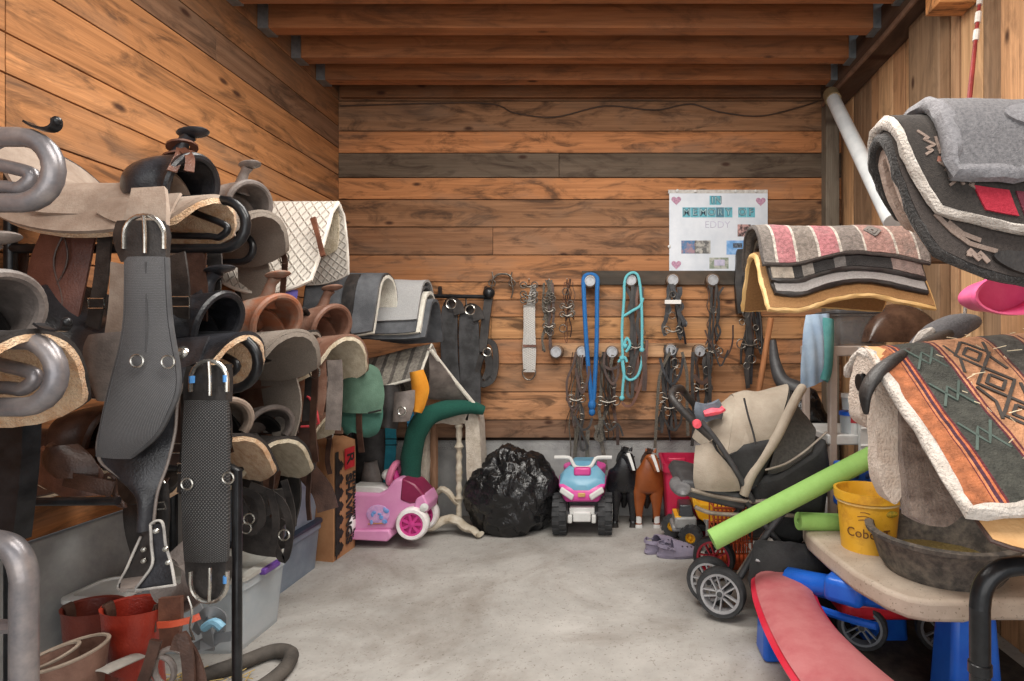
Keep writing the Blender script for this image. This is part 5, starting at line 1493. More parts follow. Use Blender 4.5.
# poster
t = thing('memorial_poster', 'white memorial poster in a clear sleeve pinned to the back wall', 'poster', W(718, 231, D - 0.02))
PY = D - 0.012
SIGNW = mat('poster_white', (214, 220, 228), (196, 204, 214), 0.4, ns=5, bump=0.1, bs=30)
def card(parent, name, x0, y0, x1, y1, m, d=0.002, th=0.003, label=None):
    mb = MB(); a, b = W(x0, y0, D), W(x1, y1, D)
    mb.box(((a.x + b.x) / 2, PY - 0.004 - d, (a.z + b.z) / 2), (abs(b.x - a.x), th, abs(a.z - b.z)))
    return obj(name, mb, m, parent, label=label)
card(t, 'sheet', 669, 192, 767, 271, SIGNW, 0.0, 0.006)
card(t, 'top_strip', 668, 190.5, 767, 194, mat('sleeve_strip', (170, 166, 160), (206, 204, 200), 0.5, ns=40), 0.003)
CY = mat('cyan_card', (84, 160, 178), (110, 184, 198), 0.6, ns=50)
DKT = mat('dark_print', (22, 44, 66), None, 0.6, bump=0)
LTT = mat('pale_cyan_print', (176, 224, 230), None, 0.6, bump=0)
def xzM(px, py, d): return Matrix.Translation(V((W(px, py, D).x, PY - 0.004 - d, W(px, py, D).z))) @ Matrix.Rotation(PI / 2, 4, 'X')
def word(s, x0, y0, x1, y1):
    n = len(s)
    for i, ch in enumerate(s):
        a = x0 + (x1 - x0) * i / n; b = x0 + (x1 - x0) * (i + 1) / n
        c = card(t, 'letter_card', a + 0.15, y0, b - 0.15, y1, CY if (i + n) % 5 else mat('teal_card', (60, 116, 138), (86, 140, 158), 0.6, ns=50), 0.003)
        M = xzM((a + b) / 2, (y0 + y1) / 2, 0.0055)
        mb = MB(); mb.text(ch, 0.072, 0.002, M, bold=0.003); obj('letter', mb, DKT, c)
        M = xzM((a + b) / 2, (y0 + y1) / 2, 0.007)
        mb = MB(); mb.text(ch, 0.072, 0.002, M, bold=-0.0018); obj('letter_fill', mb, LTT, c)
word('IN', 709, 196.5, 720.5, 205.5)
word('MEMORY', 682, 208, 732, 218)
word('OF', 737.5, 208, 754.5, 218)
mb = MB(); mb.text('EDDY', 0.075, 0.002, xzM(717, 225.5, 0.003), bold=-0.001); obj('name_lettering', mb, mat('faint_pen', (168, 166, 186), None, 0.7, bump=0), t, label='faint hand-drawn name')
HEART = mat('mauve_heart', (164, 120, 148), (190, 150, 170), 0.7, ns=90, mx=(0.45, 0.55))
for hx, hy in ((676, 201), (760, 202), (676, 265)):
    poly = []
    for i in range(28):
        a = 2 * PI * i / 28
        poly.append((0.0023 * 16 * math.sin(a) ** 3, 0.0023 * (13 * math.cos(a) - 5 * math.cos(2 * a) - 2 * math.cos(3 * a) - math.cos(4 * a))))
    mb = MB(); mb.prism(poly, 0.003, xzM(hx, hy, 0.002)); obj('heart', mb, HEART, t)
def photo(x0, y0, x1, y1, c1, c2, sc, lab=None):
    return card(t, 'photo', x0, y0, x1, y1, mat('photo_%d_%d' % (x0, y0), c1, c2, 0.4, ns=sc, mx=(0.44, 0.56), bump=0), 0.003, label=lab)
photo(737, 225, 750, 237, (60, 46, 48), (190, 150, 146), 22, 'small photo with dark and pink tones')
photo(681, 241, 695, 254, (52, 104, 150), (150, 120, 130), 18, 'small photo with blue and pink tones')
photo(694.5, 241, 710, 254, (84, 84, 84), (168, 166, 160), 26, 'small grey photo')
photo(726, 241, 747, 255, (96, 150, 206), (140, 180, 224), 12, 'small photo with pale blue background')
photo(709, 258, 728, 269, (120, 134, 116), (176, 176, 168), 16, 'small photo in muted green')
mb = MB(); mb.box(V((W(737, 246, D).x, PY - 0.0095, W(737, 246, D).z)), (0.07, 0.002, 0.035)); obj('print_mark', mb, mat('dark_print_mark', (34, 40, 50), (96, 110, 130), 0.5, ns=60), t)
mb = MB(); mb.box(V((W(719, 263, D).x, PY - 0.0095, W(719, 263, D).z)), (0.08, 0.002, 0.045)); obj('print_mark', mb, mat('lilac_print_mark', (170, 168, 196), (196, 190, 210), 0.5, ns=40), t)
for px, py in ((677, 191.5), (695, 192), (735, 192), (755, 192), (669, 247)):
    mb = MB(); mb.lathe([(0.012, 0), (0.010, 0.006), (0.0, 0.008)], V((W(px, py, D).x, PY - 0.012, W(px, py, D).z)), 12, axis=(0, -1, 0)); obj('pin', mb, WHITEP, t)

# ================================================================== FLOOR TOYS BY THE BACK WALL
TYR = mat('black_toy_tyre', (44, 45, 47), (64, 65, 67), 0.7, ns=20)
SKY = mat('sky_blue_plastic', (100, 156, 184), (124, 174, 198), 0.35, ns=6, bump=0.03)
t = thing('toy_quad', 'pink and blue toddler quad bike with white handlebar, facing the room', 'toy quad', (W(583, 0, 3.85).x, 3.85, 0))
t.scale = (1, 1, 1.12)
QY = 3.78
def treaded(parent, c, r, w, m=TYR, n=14):
    mb = MB(); mb.lathe([(r*0.5, -w/2), (r*0.86, -w/2), (r*0.95, -w*0.36), (r*0.95, w*0.36), (r*0.86, w/2), (r*0.5, w/2), (r*0.5, -w/2)], c, 28, axis=(1, 0, 0))
    for k in range(n):
        for s in (-1, 1):
            a = 2 * PI * (k + (0.5 if s > 0 else 0)) / n
            R = Matrix.Translation(V(c)) @ Matrix.Rotation(a, 4, 'X')
            mb.box((s * w * 0.25, 0, r * 0.955), (w * 0.46, r * 0.2, r * 0.11), M=R)
    o = obj('wheel', mb, m, parent)
    return o
def qx(px): return W(px, 0, QY).x
for px in (559, 605):
    c = V((qx(px), QY + 0.10, 0.125)); o = treaded(t, c, 0.125, 0.098)
    mb = MB(); mb.lathe([(0, -0.05), (0.062, -0.05), (0.062, 0.05), (0, 0.05)], c, 16, axis=(1, 0, 0)); obj('hub', mb, WHITEP, o)
    c = V((qx(px), QY + 0.34, 0.125)); o = treaded(t, c, 0.125, 0.098)
    mb = MB(); mb.lathe([(0, -0.05), (0.062, -0.05), (0.062, 0.05), (0, 0.05)], c, 16, axis=(1, 0, 0)); obj('hub', mb, WHITEP, o)
cx = qx(582)
def front_loft(levels, m, name, bev=0.01):
    """levels (y, z0, z1, halfwidth_bottom, halfwidth_top)"""
    mb = MB(); vs, fs = [], []
    for y, z0, z1, wb, wt in levels:
        vs += [V((cx - wb, y, z0)), V((cx + wb, y, z0)), V((cx + wt, y, z1)), V((cx + wt * 0.6, y, z1 + 0.015)), V((cx - wt * 0.6, y, z1 + 0.015)), V((cx - wt, y, z1))]
    k = 6
    for i in range(len(levels) - 1):
        for j in range(k): fs.append((i*k+j, i*k+(j+1)%k, (i+1)*k+(j+1)%k, (i+1)*k+j))
    fs.append(tuple(range(k - 1, -1, -1))); fs.append(tuple((len(levels)-1)*k + j for j in range(k)))
    mb.add(vs, fs); return obj(name, mb, m, t, bev=bev, seg=3)
front_loft([(QY - 0.04, 0.235, 0.275, 0.05, 0.09), (QY, 0.22, 0.32, 0.11, 0.16), (QY + 0.10, 0.22, 0.36, 0.15, 0.165), (QY + 0.25, 0.24, 0.36, 0.10, 0.11), (QY + 0.34, 0.24, 0.38, 0.14, 0.16), (QY + 0.40, 0.28, 0.38, 0.13, 0.15)], mat('quad_pink', (206, 70, 150), (216, 90, 164), 0.32, ns=5, bump=0.03), 'body')
front_loft([(QY - 0.035, 0.295, 0.312, 0.05, 0.04), (QY + 0.01, 0.325, 0.348, 0.155, 0.14), (QY + 0.10, 0.36, 0.40, 0.16, 0.12), (QY + 0.16, 0.37, 0.425, 0.12, 0.08)], SKY, 'cowl', 0.008)
mb = MB(); mb.box((cx, QY + 0.045, 0.395), (0.115, 0.05, 0.05)); obj('tank_panel', mb, HPINK, t, bev=0.012)
mb = MB(); mb.box((cx, QY + 0.02, 0.165), (0.17, 0.06, 0.045)); mb.box((cx, QY - 0.01, 0.135), (0.12, 0.04, 0.06)); mb.box((cx - 0.08, QY - 0.005, 0.12), (0.03, 0.04, 0.05)); mb.box((cx + 0.08, QY - 0.005, 0.12), (0.03, 0.04, 0.05)); obj('bumper', mb, WHITEP, t, bev=0.008)
for yy in (0.10, 0.34):
    mb = MB(); mb.tube([V((cx - 0.16, QY + yy, 0.125)), V((cx + 0.16, QY + yy, 0.125))], 0.014, 8); obj('axle', mb, GREYP, t)
for s in (-1, 1):
    mb = MB(); M = Matrix.Translation((cx + s * 0.10, QY - 0.035, 0.278)) @ Matrix.Rotation(-s * 0.45, 4, 'Y') @ Matrix.Rotation(s * 0.35, 4, 'Z')
    mb.box((0, 0, 0), (0.105, 0.02, 0.038), M=M); obj('headlight', mb, WHITEP, t, bev=0.009)
mb = MB(); mb.box((cx, QY - 0.045, 0.272), (0.05, 0.012, 0.025)); obj('emblem', mb, mat('gold_badge', (190, 150, 90), None, 0.4), t, bev=0.005)
mb = MB()
mb.tube([V((cx - 0.20, QY + 0.14, 0.462)), V((cx - 0.10, QY + 0.13, 0.462)), V((cx - 0.075, QY + 0.11, 0.44)), V((cx - 0.045, QY + 0.09, 0.41)), V((cx + 0.045, QY + 0.09, 0.41)), V((cx + 0.075, QY + 0.11, 0.44)), V((cx + 0.10, QY + 0.13, 0.462)), V((cx + 0.20, QY + 0.14, 0.462))], 0.013, 8, k=3)
obj('handlebar', mb, WHITEP, t)
mb = MB(); mb.box((cx, QY + 0.28, 0.40), (0.18, 0.2, 0.05)); obj('seat', mb, SKY, t, bev=0.02)

# toy horses: one continuous body each, facing the room with heads turned to the right
def toy_horse(label, px, Y, h, coat, mane, sock, blaze, foot_y=None):
    t = thing('toy_horse', label, 'toy horse', (W(px, 0, Y).x, Y, 0))
    t.scale = (1.4, 0.6, 1)
    s = h
    hd = lambda x, y, z: V((x * s, y * s, z * s))
    nodes = [(hd(0, 0.42, 0.56), 0.115 * s), (hd(0, 0.22, 0.56), 0.125 * s), (hd(0, 0.04, 0.58), 0.115 * s), (hd(0.0, -0.03, 0.70), 0.085 * s), (hd(0.015, -0.06, 0.83), 0.054 * s), (hd(0.025, -0.08, 0.93), 0.046 * s),
             (hd(0.05, -0.16, 0.87), 0.036 * s), (hd(0.075, -0.23, 0.78), 0.026 * s), (hd(0.08, -0.25, 0.745), 0.025 * s)]
    edges = [(i, i + 1) for i in range(8)]
    for sx, yy, at in ((-1, 0.02, 2), (1, 0.02, 2), (-1, 0.42, 0), (1, 0.42, 0)):
        n = len(nodes)
        back = at == 0
        nodes += [(hd(sx * 0.075, yy, 0.46), 0.062 * s), (hd(sx * 0.08, yy + (0.04 if back else 0), 0.28), 0.036 * s), (hd(sx * 0.08, yy + (0.07 if back else 0.005), 0.20 if back else 0.17), 0.026 * s), (hd(sx * 0.082, yy + 0.02, 0.07), 0.022 * s), (hd(sx * 0.084, yy - 0.01, 0.025), 0.03 * s)]
        edges += [(at, n), (n, n + 1), (n + 1, n + 2), (n + 2, n + 3), (n + 3, n + 4)]
    nodes = [(p, r * (1.45 if i < 3 else 1.5 if i < 5 else 1.25)) for i, (p, r) in enumerate(nodes)]
    skin('body', nodes, edges, coat, t, 2)
    for sx in (-1, 1):
        mb = MB(local=True); mb.lathe([(0.018 * s, 0), (0.014 * s, 0.03 * s), (0.0, 0.065 * s)], hd(0.025 + sx * 0.03, -0.065, 0.965), 10, axis=(sx * 0.3, 0.1, 1)); obj('ear', mb, coat, t)
        mb = MB(local=True); mb.ball(hd(0.045 + sx * 0.042, -0.14, 0.905), 0.009 * s, 8, 6); obj('eye', mb, mat('glossy_black', (8, 8, 8), None, 0.1), t)
    mb = MB(local=True)
    mb.strap([hd(0.02, -0.11, 0.985), hd(-0.005, -0.05, 0.975), hd(-0.035, 0.0, 0.88), hd(-0.03, 0.05, 0.76), hd(-0.02, 0.08, 0.68)], [0.05 * s, 0.09 * s, 0.11 * s, 0.11 * s, 0.05 * s], 0.045 * s, (-1, 0.2, 0.3), k=5); mb.jitter(0.01 * s, 30)
    obj('mane', mb, mane, t)
    mb = MB(local=True); mb.tube([hd(0, 0.53, 0.60), hd(0, 0.58, 0.5), hd(0.01, 0.58, 0.32), hd(0.0, 0.57, 0.15)], [0.03 * s, 0.045 * s, 0.05 * s, 0.015 * s], 10, k=4); obj('tail', mb, mane, t)
    if blaze:
        mb = MB(local=True); mb.strap([hd(0.035, -0.165, 0.955), hd(0.062, -0.225, 0.855), hd(0.085, -0.285, 0.755)], [0.03 * s, 0.026 * s, 0.02 * s], 0.008 * s, (0.2, -0.85, 0.4), k=4); obj('blaze', mb, WHITEP, t, label='white blaze')
    for i, (sx, yy) in enumerate(((-1, 0.02), (1, 0.02), (-1, 0.42), (1, 0.42))):
        mb = MB(local=True)
        if sock and i < 2: mb.lathe([(0.032 * s, 0.0), (0.034 * s, 0.02 * s), (0.026 * s, 0.05 * s), (0.025 * s, 0.10 * s), (0.027 * s, 0.17 * s)], hd(sx * 0.082, yy + 0.005, 0.0), 12); obj('white_sock', mb, WHITEP, t, label='white sock')
        else: mb.lathe([(0.036 * s, 0.0), (0.03 * s, 0.045 * s)], hd(sx * 0.083, yy, 0.0), 12); obj('hoof', mb, mat('dark_hoof', (34, 30, 28), None, 0.4), t)
    return t
th1 = toy_horse('glossy black toy horse standing between the quad bike and the brown toy horse', 624, 4.0, 0.57, mat('black_horse_coat', (20, 20, 22), (36, 36, 40), 0.25, ns=8, bump=0.05), mat('black_mane', (14, 14, 16), (34, 34, 36), 0.4, ns=60, bump=0.6), False, True)
th2 = toy_horse('brown toy horse with white socks and blaze, beside the red bin', 648, 3.99, 0.56, mat('bay_coat', (128, 66, 30), (152, 84, 42), 0.3, ns=6, bump=0.05), mat('dark_brown_mane', (44, 28, 22), (64, 42, 32), 0.45, ns=60, bump=0.6), True, True)
# red bin
CRIM = mat('crimson_plastic', (176, 22, 62), (190, 34, 76), 0.4, ns=5, bump=0.03)
t = thing('storage_tub', 'crimson plastic tub standing behind the stroller and brown toy horse', 'tub', (W(692, 0, 3.98).x, 3.99, 0))
mb = MB(local=True); loft_rects(mb, [(0, 0.36, 0.32, 0.03), (0.44, 0.42, 0.38, 0.03), (0.44, 0.44, 0.40, 0.03), (0.50, 0.45, 0.41, 0.03), (0.50, 0.41, 0.37, 0.03), (0.02, 0.34, 0.30, 0.03)], Matrix()); obj('tub', mb, CRIM, t)
for x in (-0.04, 0.1):
    mb = MB(local=True); mb.box((x, -0.183, 0.23), (0.012, 0.012, 0.38)); obj('rib', mb, CRIM, t, bev=0.004)
for x in (-0.19,):
    mb = MB(local=True); mb.box((x + 0.06, -0.20, 0.53), (0.12, 0.05, 0.03)); obj('handle', mb, CRIM, t, bev=0.008)
# dump truck
YEL = mat('toy_yellow', (222, 160, 24), (230, 176, 50), 0.35, ns=6, bump=0.03)
GRYT = mat('truck_grey', (132, 132, 130), (160, 160, 158), 0.4, ns=12, bump=0.05)
t = thing('toy_truck', 'yellow and grey toy dump truck under the front of the stroller', 'toy truck', (W(702, 0, 3.62).x, 3.62, 0))
t.scale = (0.84, 0.9, 0.86)
TY = 3.58
def tx(px): return W(px, 0, TY).x
for px, yy in ((689, TY), (672, TY + 0.26), (738, TY), (738, TY + 0.26)):
    c = V((tx(px), yy, 0.09)); M = None
    mb = MB(); mb.lathe([(0.04, -0.04), (0.08, -0.04), (0.088, -0.025), (0.088, 0.025), (0.08, 0.04), (0.04, 0.04), (0.04, -0.04)], c, 24, axis=(-0.35, -1, 0))
    q = V((0, 0, 1)).rotation_difference(V((-0.35, -1, 0)))
    for k in range(12):
        a = 2 * PI * k / 12
        mb.box((0.086, 0, 0.018), (0.014, 0.022, 0.045), M=Matrix.Translation(c) @ q.to_matrix().to_4x4() @ Matrix.Rotation(a, 4, 'Z'))
    o = obj('wheel', mb, TYR, t)
    mb = MB(); mb.lathe([(0, -0.02), (0.042, -0.02), (0.042, 0.03), (0.03, 0.034), (0.026, 0.02), (0.012, 0.02), (0.01, 0.036), (0, 0.036)], c, 16, axis=(-0.35, -1, 0)); obj('hub', mb, YEL, o)
mb = MB(); mb.box((tx(704), TY + 0.13, 0.13), (0.42, 0.13, 0.05)); obj('chassis', mb, TYR, t, bev=0.008)
mb = MB(); mb.box((tx(683), TY + 0.12, 0.185), (0.17, 0.22, 0.09)); mb.box((tx(676), TY + 0.12, 0.14), (0.12, 0.2, 0.05)); obj('nose', mb, GRYT, t, bev=0.016)
mb = MB(); mb.box((tx(684), TY + 0.12, 0.27), (0.10, 0.16, 0.09), taper=1.15); obj('cab', mb, mat('dark_cab', (40, 42, 46), (60, 62, 66), 0.3), t, bev=0.01)
mb = MB(); mb.box((tx(674), TY + 0.12, 0.228), (0.05, 0.20, 0.012)); obj('hood_trim', mb, YEL, t, bev=0.004)
mb = MB(); 
P = [(692, 500), (690, 487), (700, 497), (745, 500), (750, 516), (708, 520), (698, 514)]
pts = [(W(a, b, TY).x, W(a, b, TY).z) for a, b in P]
n = len(pts)
mb.add([V((x, TY, z)) for x, z in pts] + [V((x, TY + 0.25, z)) for x, z in pts], [tuple(range(n)), tuple(range(2*n-1, n-1, -1))] + [(i, n+i, n+(i+1)%n, (i+1)%n) for i in range(n)])
obj('dump_bed', mb, YEL, t, bev=0.008)
mb = MB(); mb.tube([V((tx(708), TY - 0.005, 0.08)), V((tx(708), TY - 0.005, 0.22))], 0.012, 8); mb.tube([V((tx(712), TY - 0.005, 0.12)), V((tx(704), TY - 0.005, 0.22))], 0.008, 8); obj('lift_strut', mb, GRYT, t)
# orange wire basket
t = thing('wire_basket', 'orange red wire basket between the toy truck and the stroller', 'basket', (W(735, 0, 3.33).x, 3.33, 0))
ORW = mat('orange_wire', (176, 72, 34), (196, 94, 52), 0.5)
a, b_ = W(714, 508, 3.25), W(752, 540, 3.25)
mb = MB()
for i in range(10):
    x = a.x + (b_.x - a.x) * i / 9; mb.tube([V((x, 3.25, a.z)), V((x, 3.25, 0.03))], 0.005, 5); mb.tube([V((x, 3.41, a.z)), V((x, 3.41, 0.03))], 0.005, 5)
for i in range(6):
    z = 0.03 + (a.z - 0.03) * i / 5; mb.tube([V((a.x, 3.25, z)), V((b_.x, 3.25, z)), V((b_.x, 3.41, z)), V((a.x, 3.41, z))], 0.005 if i < 5 else 0.008, 5, closed=True)
obj('basket_wires', mb, ORW, t)
mb = MB(); mb.box(((a.x + b_.x) / 2, 3.33, 0.015), (b_.x - a.x, 0.17, 0.03)); obj('basket_base', mb, ORW, t, bev=0.005)

# clogs
LIL = mat('lilac_foam', (132, 124, 144), (152, 144, 162), 0.7, ns=8)
def clog(label, cx_, cy_, yaw):
    t = thing('foam_clog', label, 'clog', (cx_, cy_, 0), yaw, 'pair of lilac clogs')
    def w_(u): return 0.036 + 0.020 * math.sin(PI * min(1, 0.12 + u * 0.95)) + 0.004 * u - 0.03 * max(0, u - 0.85) * 4
    mb = MB(local=True)
    vs, fs, n = [], [], 26
    out = []
    for i in range(n):
        a = 2 * PI * i / n
        x = 0.125 * math.cos(a)
        u = (x + 0.125) / 0.25
        out.append((x, (0.044 + 0.012 * u) * math.copysign(abs(math.sin(a)) ** 0.8, math.sin(a))))
    for z, k in ((0, 0.95), (0.012, 1.03), (0.026, 1.0)): vs += [V((x * k, y * k, z)) for x, y in out]
    for q in range(2):
        for i in range(n): fs.append((q*n+i, q*n+(i+1)%n, (q+1)*n+(i+1)%n, (q+1)*n+i))
    fs += [tuple(range(n - 1, -1, -1)), tuple(2*n + i for i in range(n))]
    mb.add(vs, fs); obj('sole', mb, LIL, t)
    def up(u, v):
        x = -0.03 + 0.155 * u
        k = math.sqrt(max(0.0, 1 - max(0, (u - 0.45) / 0.55) ** 2.2))
        wy = 0.057 * (0.25 + 0.75 * k)
        h = 0.085 - 0.045 * u
        return V((x, wy * math.sin(v * PI / 2) * 1.0, 0.02 + h * (0.2 + 0.8 * k) * math.cos(v * PI / 2) ** 0.8 if abs(v) < 1 else 0.02))
    mb = MB(local=True); mb.sheet(up, 12, 14, 0.006); obj('upper', mb, LIL, t)
    mb = MB(local=True); mb.sheet(lambda u, v: V((-0.125 * math.cos(v * 1.25) + 0.012, 0.052 * math.sin(v * 1.35), 0.02 + 0.04 * u * (1 - 0.2 * v * v))), 3, 14, 0.007); obj('heel_cup', mb, LIL, t)
    mb = MB(local=True); mb.strap([(-0.02, -0.055, 0.06), (-0.07, -0.056, 0.075), (-0.11, -0.03, 0.078), (-0.12, 0, 0.078), (-0.11, 0.03, 0.078), (-0.07, 0.056, 0.075), (-0.02, 0.055, 0.06)], 0.02, 0.006, (-1, 0, 0.15), k=3); obj('heel_strap', mb, LIL, t)
    for k in range(7):
        u, v = ((0.35, -0.5), (0.55, -0.45), (0.72, -0.35), (0.45, 0.0), (0.65, 0.0), (0.4, 0.45), (0.6, 0.4))[k]
        p = up(u, v); nn = V((0.4, p.y * 12, 1)).normalized()
        mb = MB(local=True); mb.lathe([(0.006, 0), (0.006, 0.0035), (0, 0.0035)], p + nn * 0.001, 8, axis=nn); obj('vent_hole', mb, mat('dark_hole', (60, 54, 66), None, 0.8), t)
    return t
cA = W(682, 552, 3.55)
clog('lilac foam clog, front one of the pair on the floor before the toy truck', W(677, 0, 3.46).x, 3.46, 0.1)
clog('lilac foam clog, back one of the pair and turned to show its opening', W(661, 0, 3.56).x, 3.56, 0.6)
# ================================================================== RIGHT: STROLLER
BEIGE = mat('beige_canvas', (146, 134, 119), (172, 161, 146), 0.85, ns=5, bump=0.35, bs=160)
BFAB = mat('black_fabric', (24, 24, 25), (46, 46, 47), 0.75, ns=8, bump=0.3, bs=120)
MESHM = mat('black_mesh', (58, 56, 53), (78, 75, 70), 0.8, ns=60, bump=0.5, bs=300, alpha=0.9)
FRAME = mat('taupe_frame', (120, 110, 98), (148, 138, 126), 0.45, 0.2, ns=14)
DKP = mat('dark_grey_plastic', (52, 52, 54), (74, 74, 76), 0.5, ns=9)
LGP = mat('light_grey_plastic', (158, 158, 160), (182, 182, 184), 0.45, ns=10)
t = thing('stroller', 'beige and black baby stroller with canopy, parked against the right side behind the green noodles', 'stroller', (W(750, 0, 2.9).x, 2.9, 0))
SN, SM, SF = 2.68, 2.90, 3.12
def sw(px, py, dy=0.0): return W(px, py, SN) + V((0, dy, 0))
def fan(outline, pivot, m, name, half=0.22, e=2.4, th=0.008, nv=18, lift=0.0, par=None, v0=-1.0, v1=1.0):
    A = cr([sw(a, b, SM - SN) for a, b in outline], 5)
    pv = cr([sw(a, b, SM - SN) for a, b in pivot], 5) if isinstance(pivot, list) else None
    n = len(A) - 1
    def fn(u, v):
        v = v0 + (v1 - v0) * (v + 1) / 2
        i = round(u * n)
        q = pv[i] if pv else sw(pivot[0], pivot[1], SM - SN)
        f = abs(v) ** e
        p = A[i].lerp(q, f)
        return V((p.x, SM + v * half * (1 + lift), p.z))
    mb = MB(); mb.sheet(fn, n, nv, th)
    return obj(name, mb, m, par or t)
# canopy panels (rear, main), the lower black panel and mesh window
fan([(700, 446), (708, 428), (722, 416), (742, 400)], [(722, 458), (726, 462), (735, 462), (755, 462)], BEIGE, 'canopy_rear')
fan([(742, 399), (756, 395), (770, 396), (786, 392), (801, 388)], [(726, 462), (735, 466), (742, 470), (750, 478), (756, 486)], BEIGE, 'canopy')
fan([(801, 389), (806, 400), (812, 412), (822, 424), (827, 432)], [(768, 474), (772, 474), (778, 473), (790, 468), (812, 452)], MESHM, 'canopy_window', half=0.215)
mb = MB(); mb.ribbon([(697, 446, 712, 440), (695, 462, 722, 456), (694, 478, 736, 478), (696, 488, 739, 490)], [2.70, 2.67, 2.66, 2.67], 0.02, bulge=0.03, k=5); obj('seat_back_cover', mb, BEIGE, t)
mb = MB(); mb.ribbon([(726, 456, 744, 446), (734, 468, 772, 440), (742, 480, 771, 452), (748, 492, 760, 478)], [2.665, 2.66, 2.66, 2.67], 0.016, bulge=0.015, k=5); obj('side_panel', mb, BFAB, t)
mb = MB(); mb.tube([W(a, b, Y) for a, b, Y in ((802, 388, 2.84), (796, 398, 2.74), (786, 418, 2.68), (775, 440, 2.655), (760, 462, 2.65), (750, 478, 2.65), (744, 495, 2.655))], 0.024, 10, k=5); obj('hoop_binding', mb, BEIGE, t)
mb = MB(); mb.tube([W(a, b, 2.652) for a, b in ((744, 398), (748, 415), (753, 432), (756, 446))], 0.005, 6, k=4); obj('canopy_seam', mb, DKP, t)
mb = MB(); mb.tube([W(a, b, 2.66) for a, b in ((713, 440), (718, 452), (728, 464), (738, 478), (742, 490))], 0.007, 6, k=4); obj('edge_piping', mb, BFAB, t)
mb = MB(); mb.tube([W(a, b, 2.66) for a, b in ((765, 470), (785, 464), (804, 452), (818, 440), (827, 432))], 0.006, 6, k=4); obj('window_edge', mb, FRAME, t)
mb = MB()
fnb = lambda u, v: W(752 + 82 * u, 0, 2.9) * 1.0
P = [(748, 480), (778, 474), (812, 452), (828, 438), (832, 470), (826, 520), (800, 548), (770, 540), (756, 512)]
pp = [(W(a, b, SN).x, W(a, b, SN).z) for a, b in P]; n = len(pp)
mb.add([V((x, SN - 0.0, z)) for x, z in pp] + [V((x, SF, z)) for x, z in pp], [tuple(range(n)), tuple(range(2*n-1, n-1, -1))] + [(i, n+i, n+(i+1)%n, (i+1)%n) for i in range(n)])
obj('seat_shell', mb, BFAB, t, bev=0.03, seg=3)
# tray / foot deck
mb = MB(); P = [(676, 487), (682, 479), (694, 480), (738, 492), (748, 500), (744, 510), (700, 500), (682, 494)]
pp = [(W(a, b, SN).x, W(a, b, SN).z) for a, b in P]; n = len(pp)
mb.add([V((x, SN - 0.02, z)) for x, z in pp] + [V((x, SF + 0.02, z)) for x, z in pp], [tuple(range(n)), tuple(range(2*n-1, n-1, -1))] + [(i, n+i, n+(i+1)%n, (i+1)%n) for i in range(n)])
obj('foot_deck', mb, DKP, t, bev=0.014, seg=3)
mb = MB(); mb.ball(W(680, 486, 2.70), (0.05, 0.16, 0.03), 18, 10); obj('deck_tip', mb, mat('scuffed_grey_plastic', (84, 84, 86), (116, 116, 118), 0.5), t)
for yy in (SN - 0.03, SF + 0.03):
    mb = MB(); mb.tube([V((W(a, b, SN).x, yy, W(a, b, SN).z)) for a, b in ((690, 488), (712, 494), (735, 498), (752, 500), (775, 498))], 0.010, 8, k=4); obj('deck_rail', mb, FRAME, t)
    mb = MB(); mb.tube([V((W(a, b, SN).x, yy, W(a, b, SN).z)) for a, b in ((694, 505), (710, 511), (740, 513), (762, 512), (800, 515), (828, 525))], 0.010, 8, k=4); obj('frame_rail', mb, FRAME, t)
    mb = MB(); mb.tube([V((W(a, b, SN).x, yy, W(a, b, SN).z)) for a, b in ((790, 500), (770, 525), (752, 552), (736, 578), (722, 591))], 0.016, 10, k=4); obj('front_leg', mb, DKP, t)
    mb = MB(); mb.tube([V((W(a, b, SN).x, yy + 0.02, W(a, b, SN).z)) for a, b in ((780, 512), (762, 536), (745, 562), (730, 585))], 0.010, 10, k=4); obj('front_leg_rail', mb, FRAME, t)
    mb = MB(); mb.tube([V((W(a, b, SN).x, yy, W(a, b, SN).z)) for a, b in ((745, 500), (765, 525), (790, 555), (816, 592))], 0.013, 10, k=4); obj('rear_leg', mb, DKP, t)
    mb = MB(); mb.tube([V((W(a, b, SN).x, yy, W(a, b, SN).z)) for a, b in ((752, 500), (735, 470), (716, 440), (700, 420))], 0.013, 10, k=4); obj('push_arm', mb, DKP, t)
mb = MB(); mb.tube([W(a, b, Y) for a, b, Y in ((712, 438, 2.66), (696, 424, 2.66), (682, 410, 2.67), (672, 398, 2.70), (674, 390, 2.80), (680, 388, 2.95), (684, 392, 3.08), (700, 412, 3.14), (712, 432, 3.14))], 0.019, 10, k=5); obj('push_handle', mb, BLK2, t)
mb = MB(); mb.lathe([(0, -0.01), (0.02, -0.008), (0.022, 0.01)], W(697, 424, 2.63), 14, axis=(0, 1, 0)); obj('red_button', mb, mat('coral_button', (214, 74, 88), None, 0.4), t)
mb = MB(); mb.ribbon([(702, 404, 712, 402), (700, 412, 716, 410), (706, 420, 714, 416)], 2.8, 0.08, bulge=0.03); obj('handle_cloth', mb, mat('blue_grey_cloth', (92, 100, 112), (120, 128, 138), 0.9), t)
mb = MB(); mb.tube([W(a, b, 2.72) for a, b in ((704, 414), (712, 412), (720, 411), (724, 408))], [0.015, 0.02, 0.014, 0.016], 8, k=3); obj('pink_clip', mb, mat('coral_clip', (220, 80, 96), None, 0.4), t)
mb = MB(); mb.ribbon([(764, 545, 818, 538), (758, 570, 826, 560), (762, 592, 830, 590), (772, 604, 826, 606)], [2.70, 2.66, 2.66, 2.68], 0.2, bulge=0.05, k=5, nv=12); mb.jitter(0.03, 7, 0.012); obj('storage_basket', mb, BFAB, t)
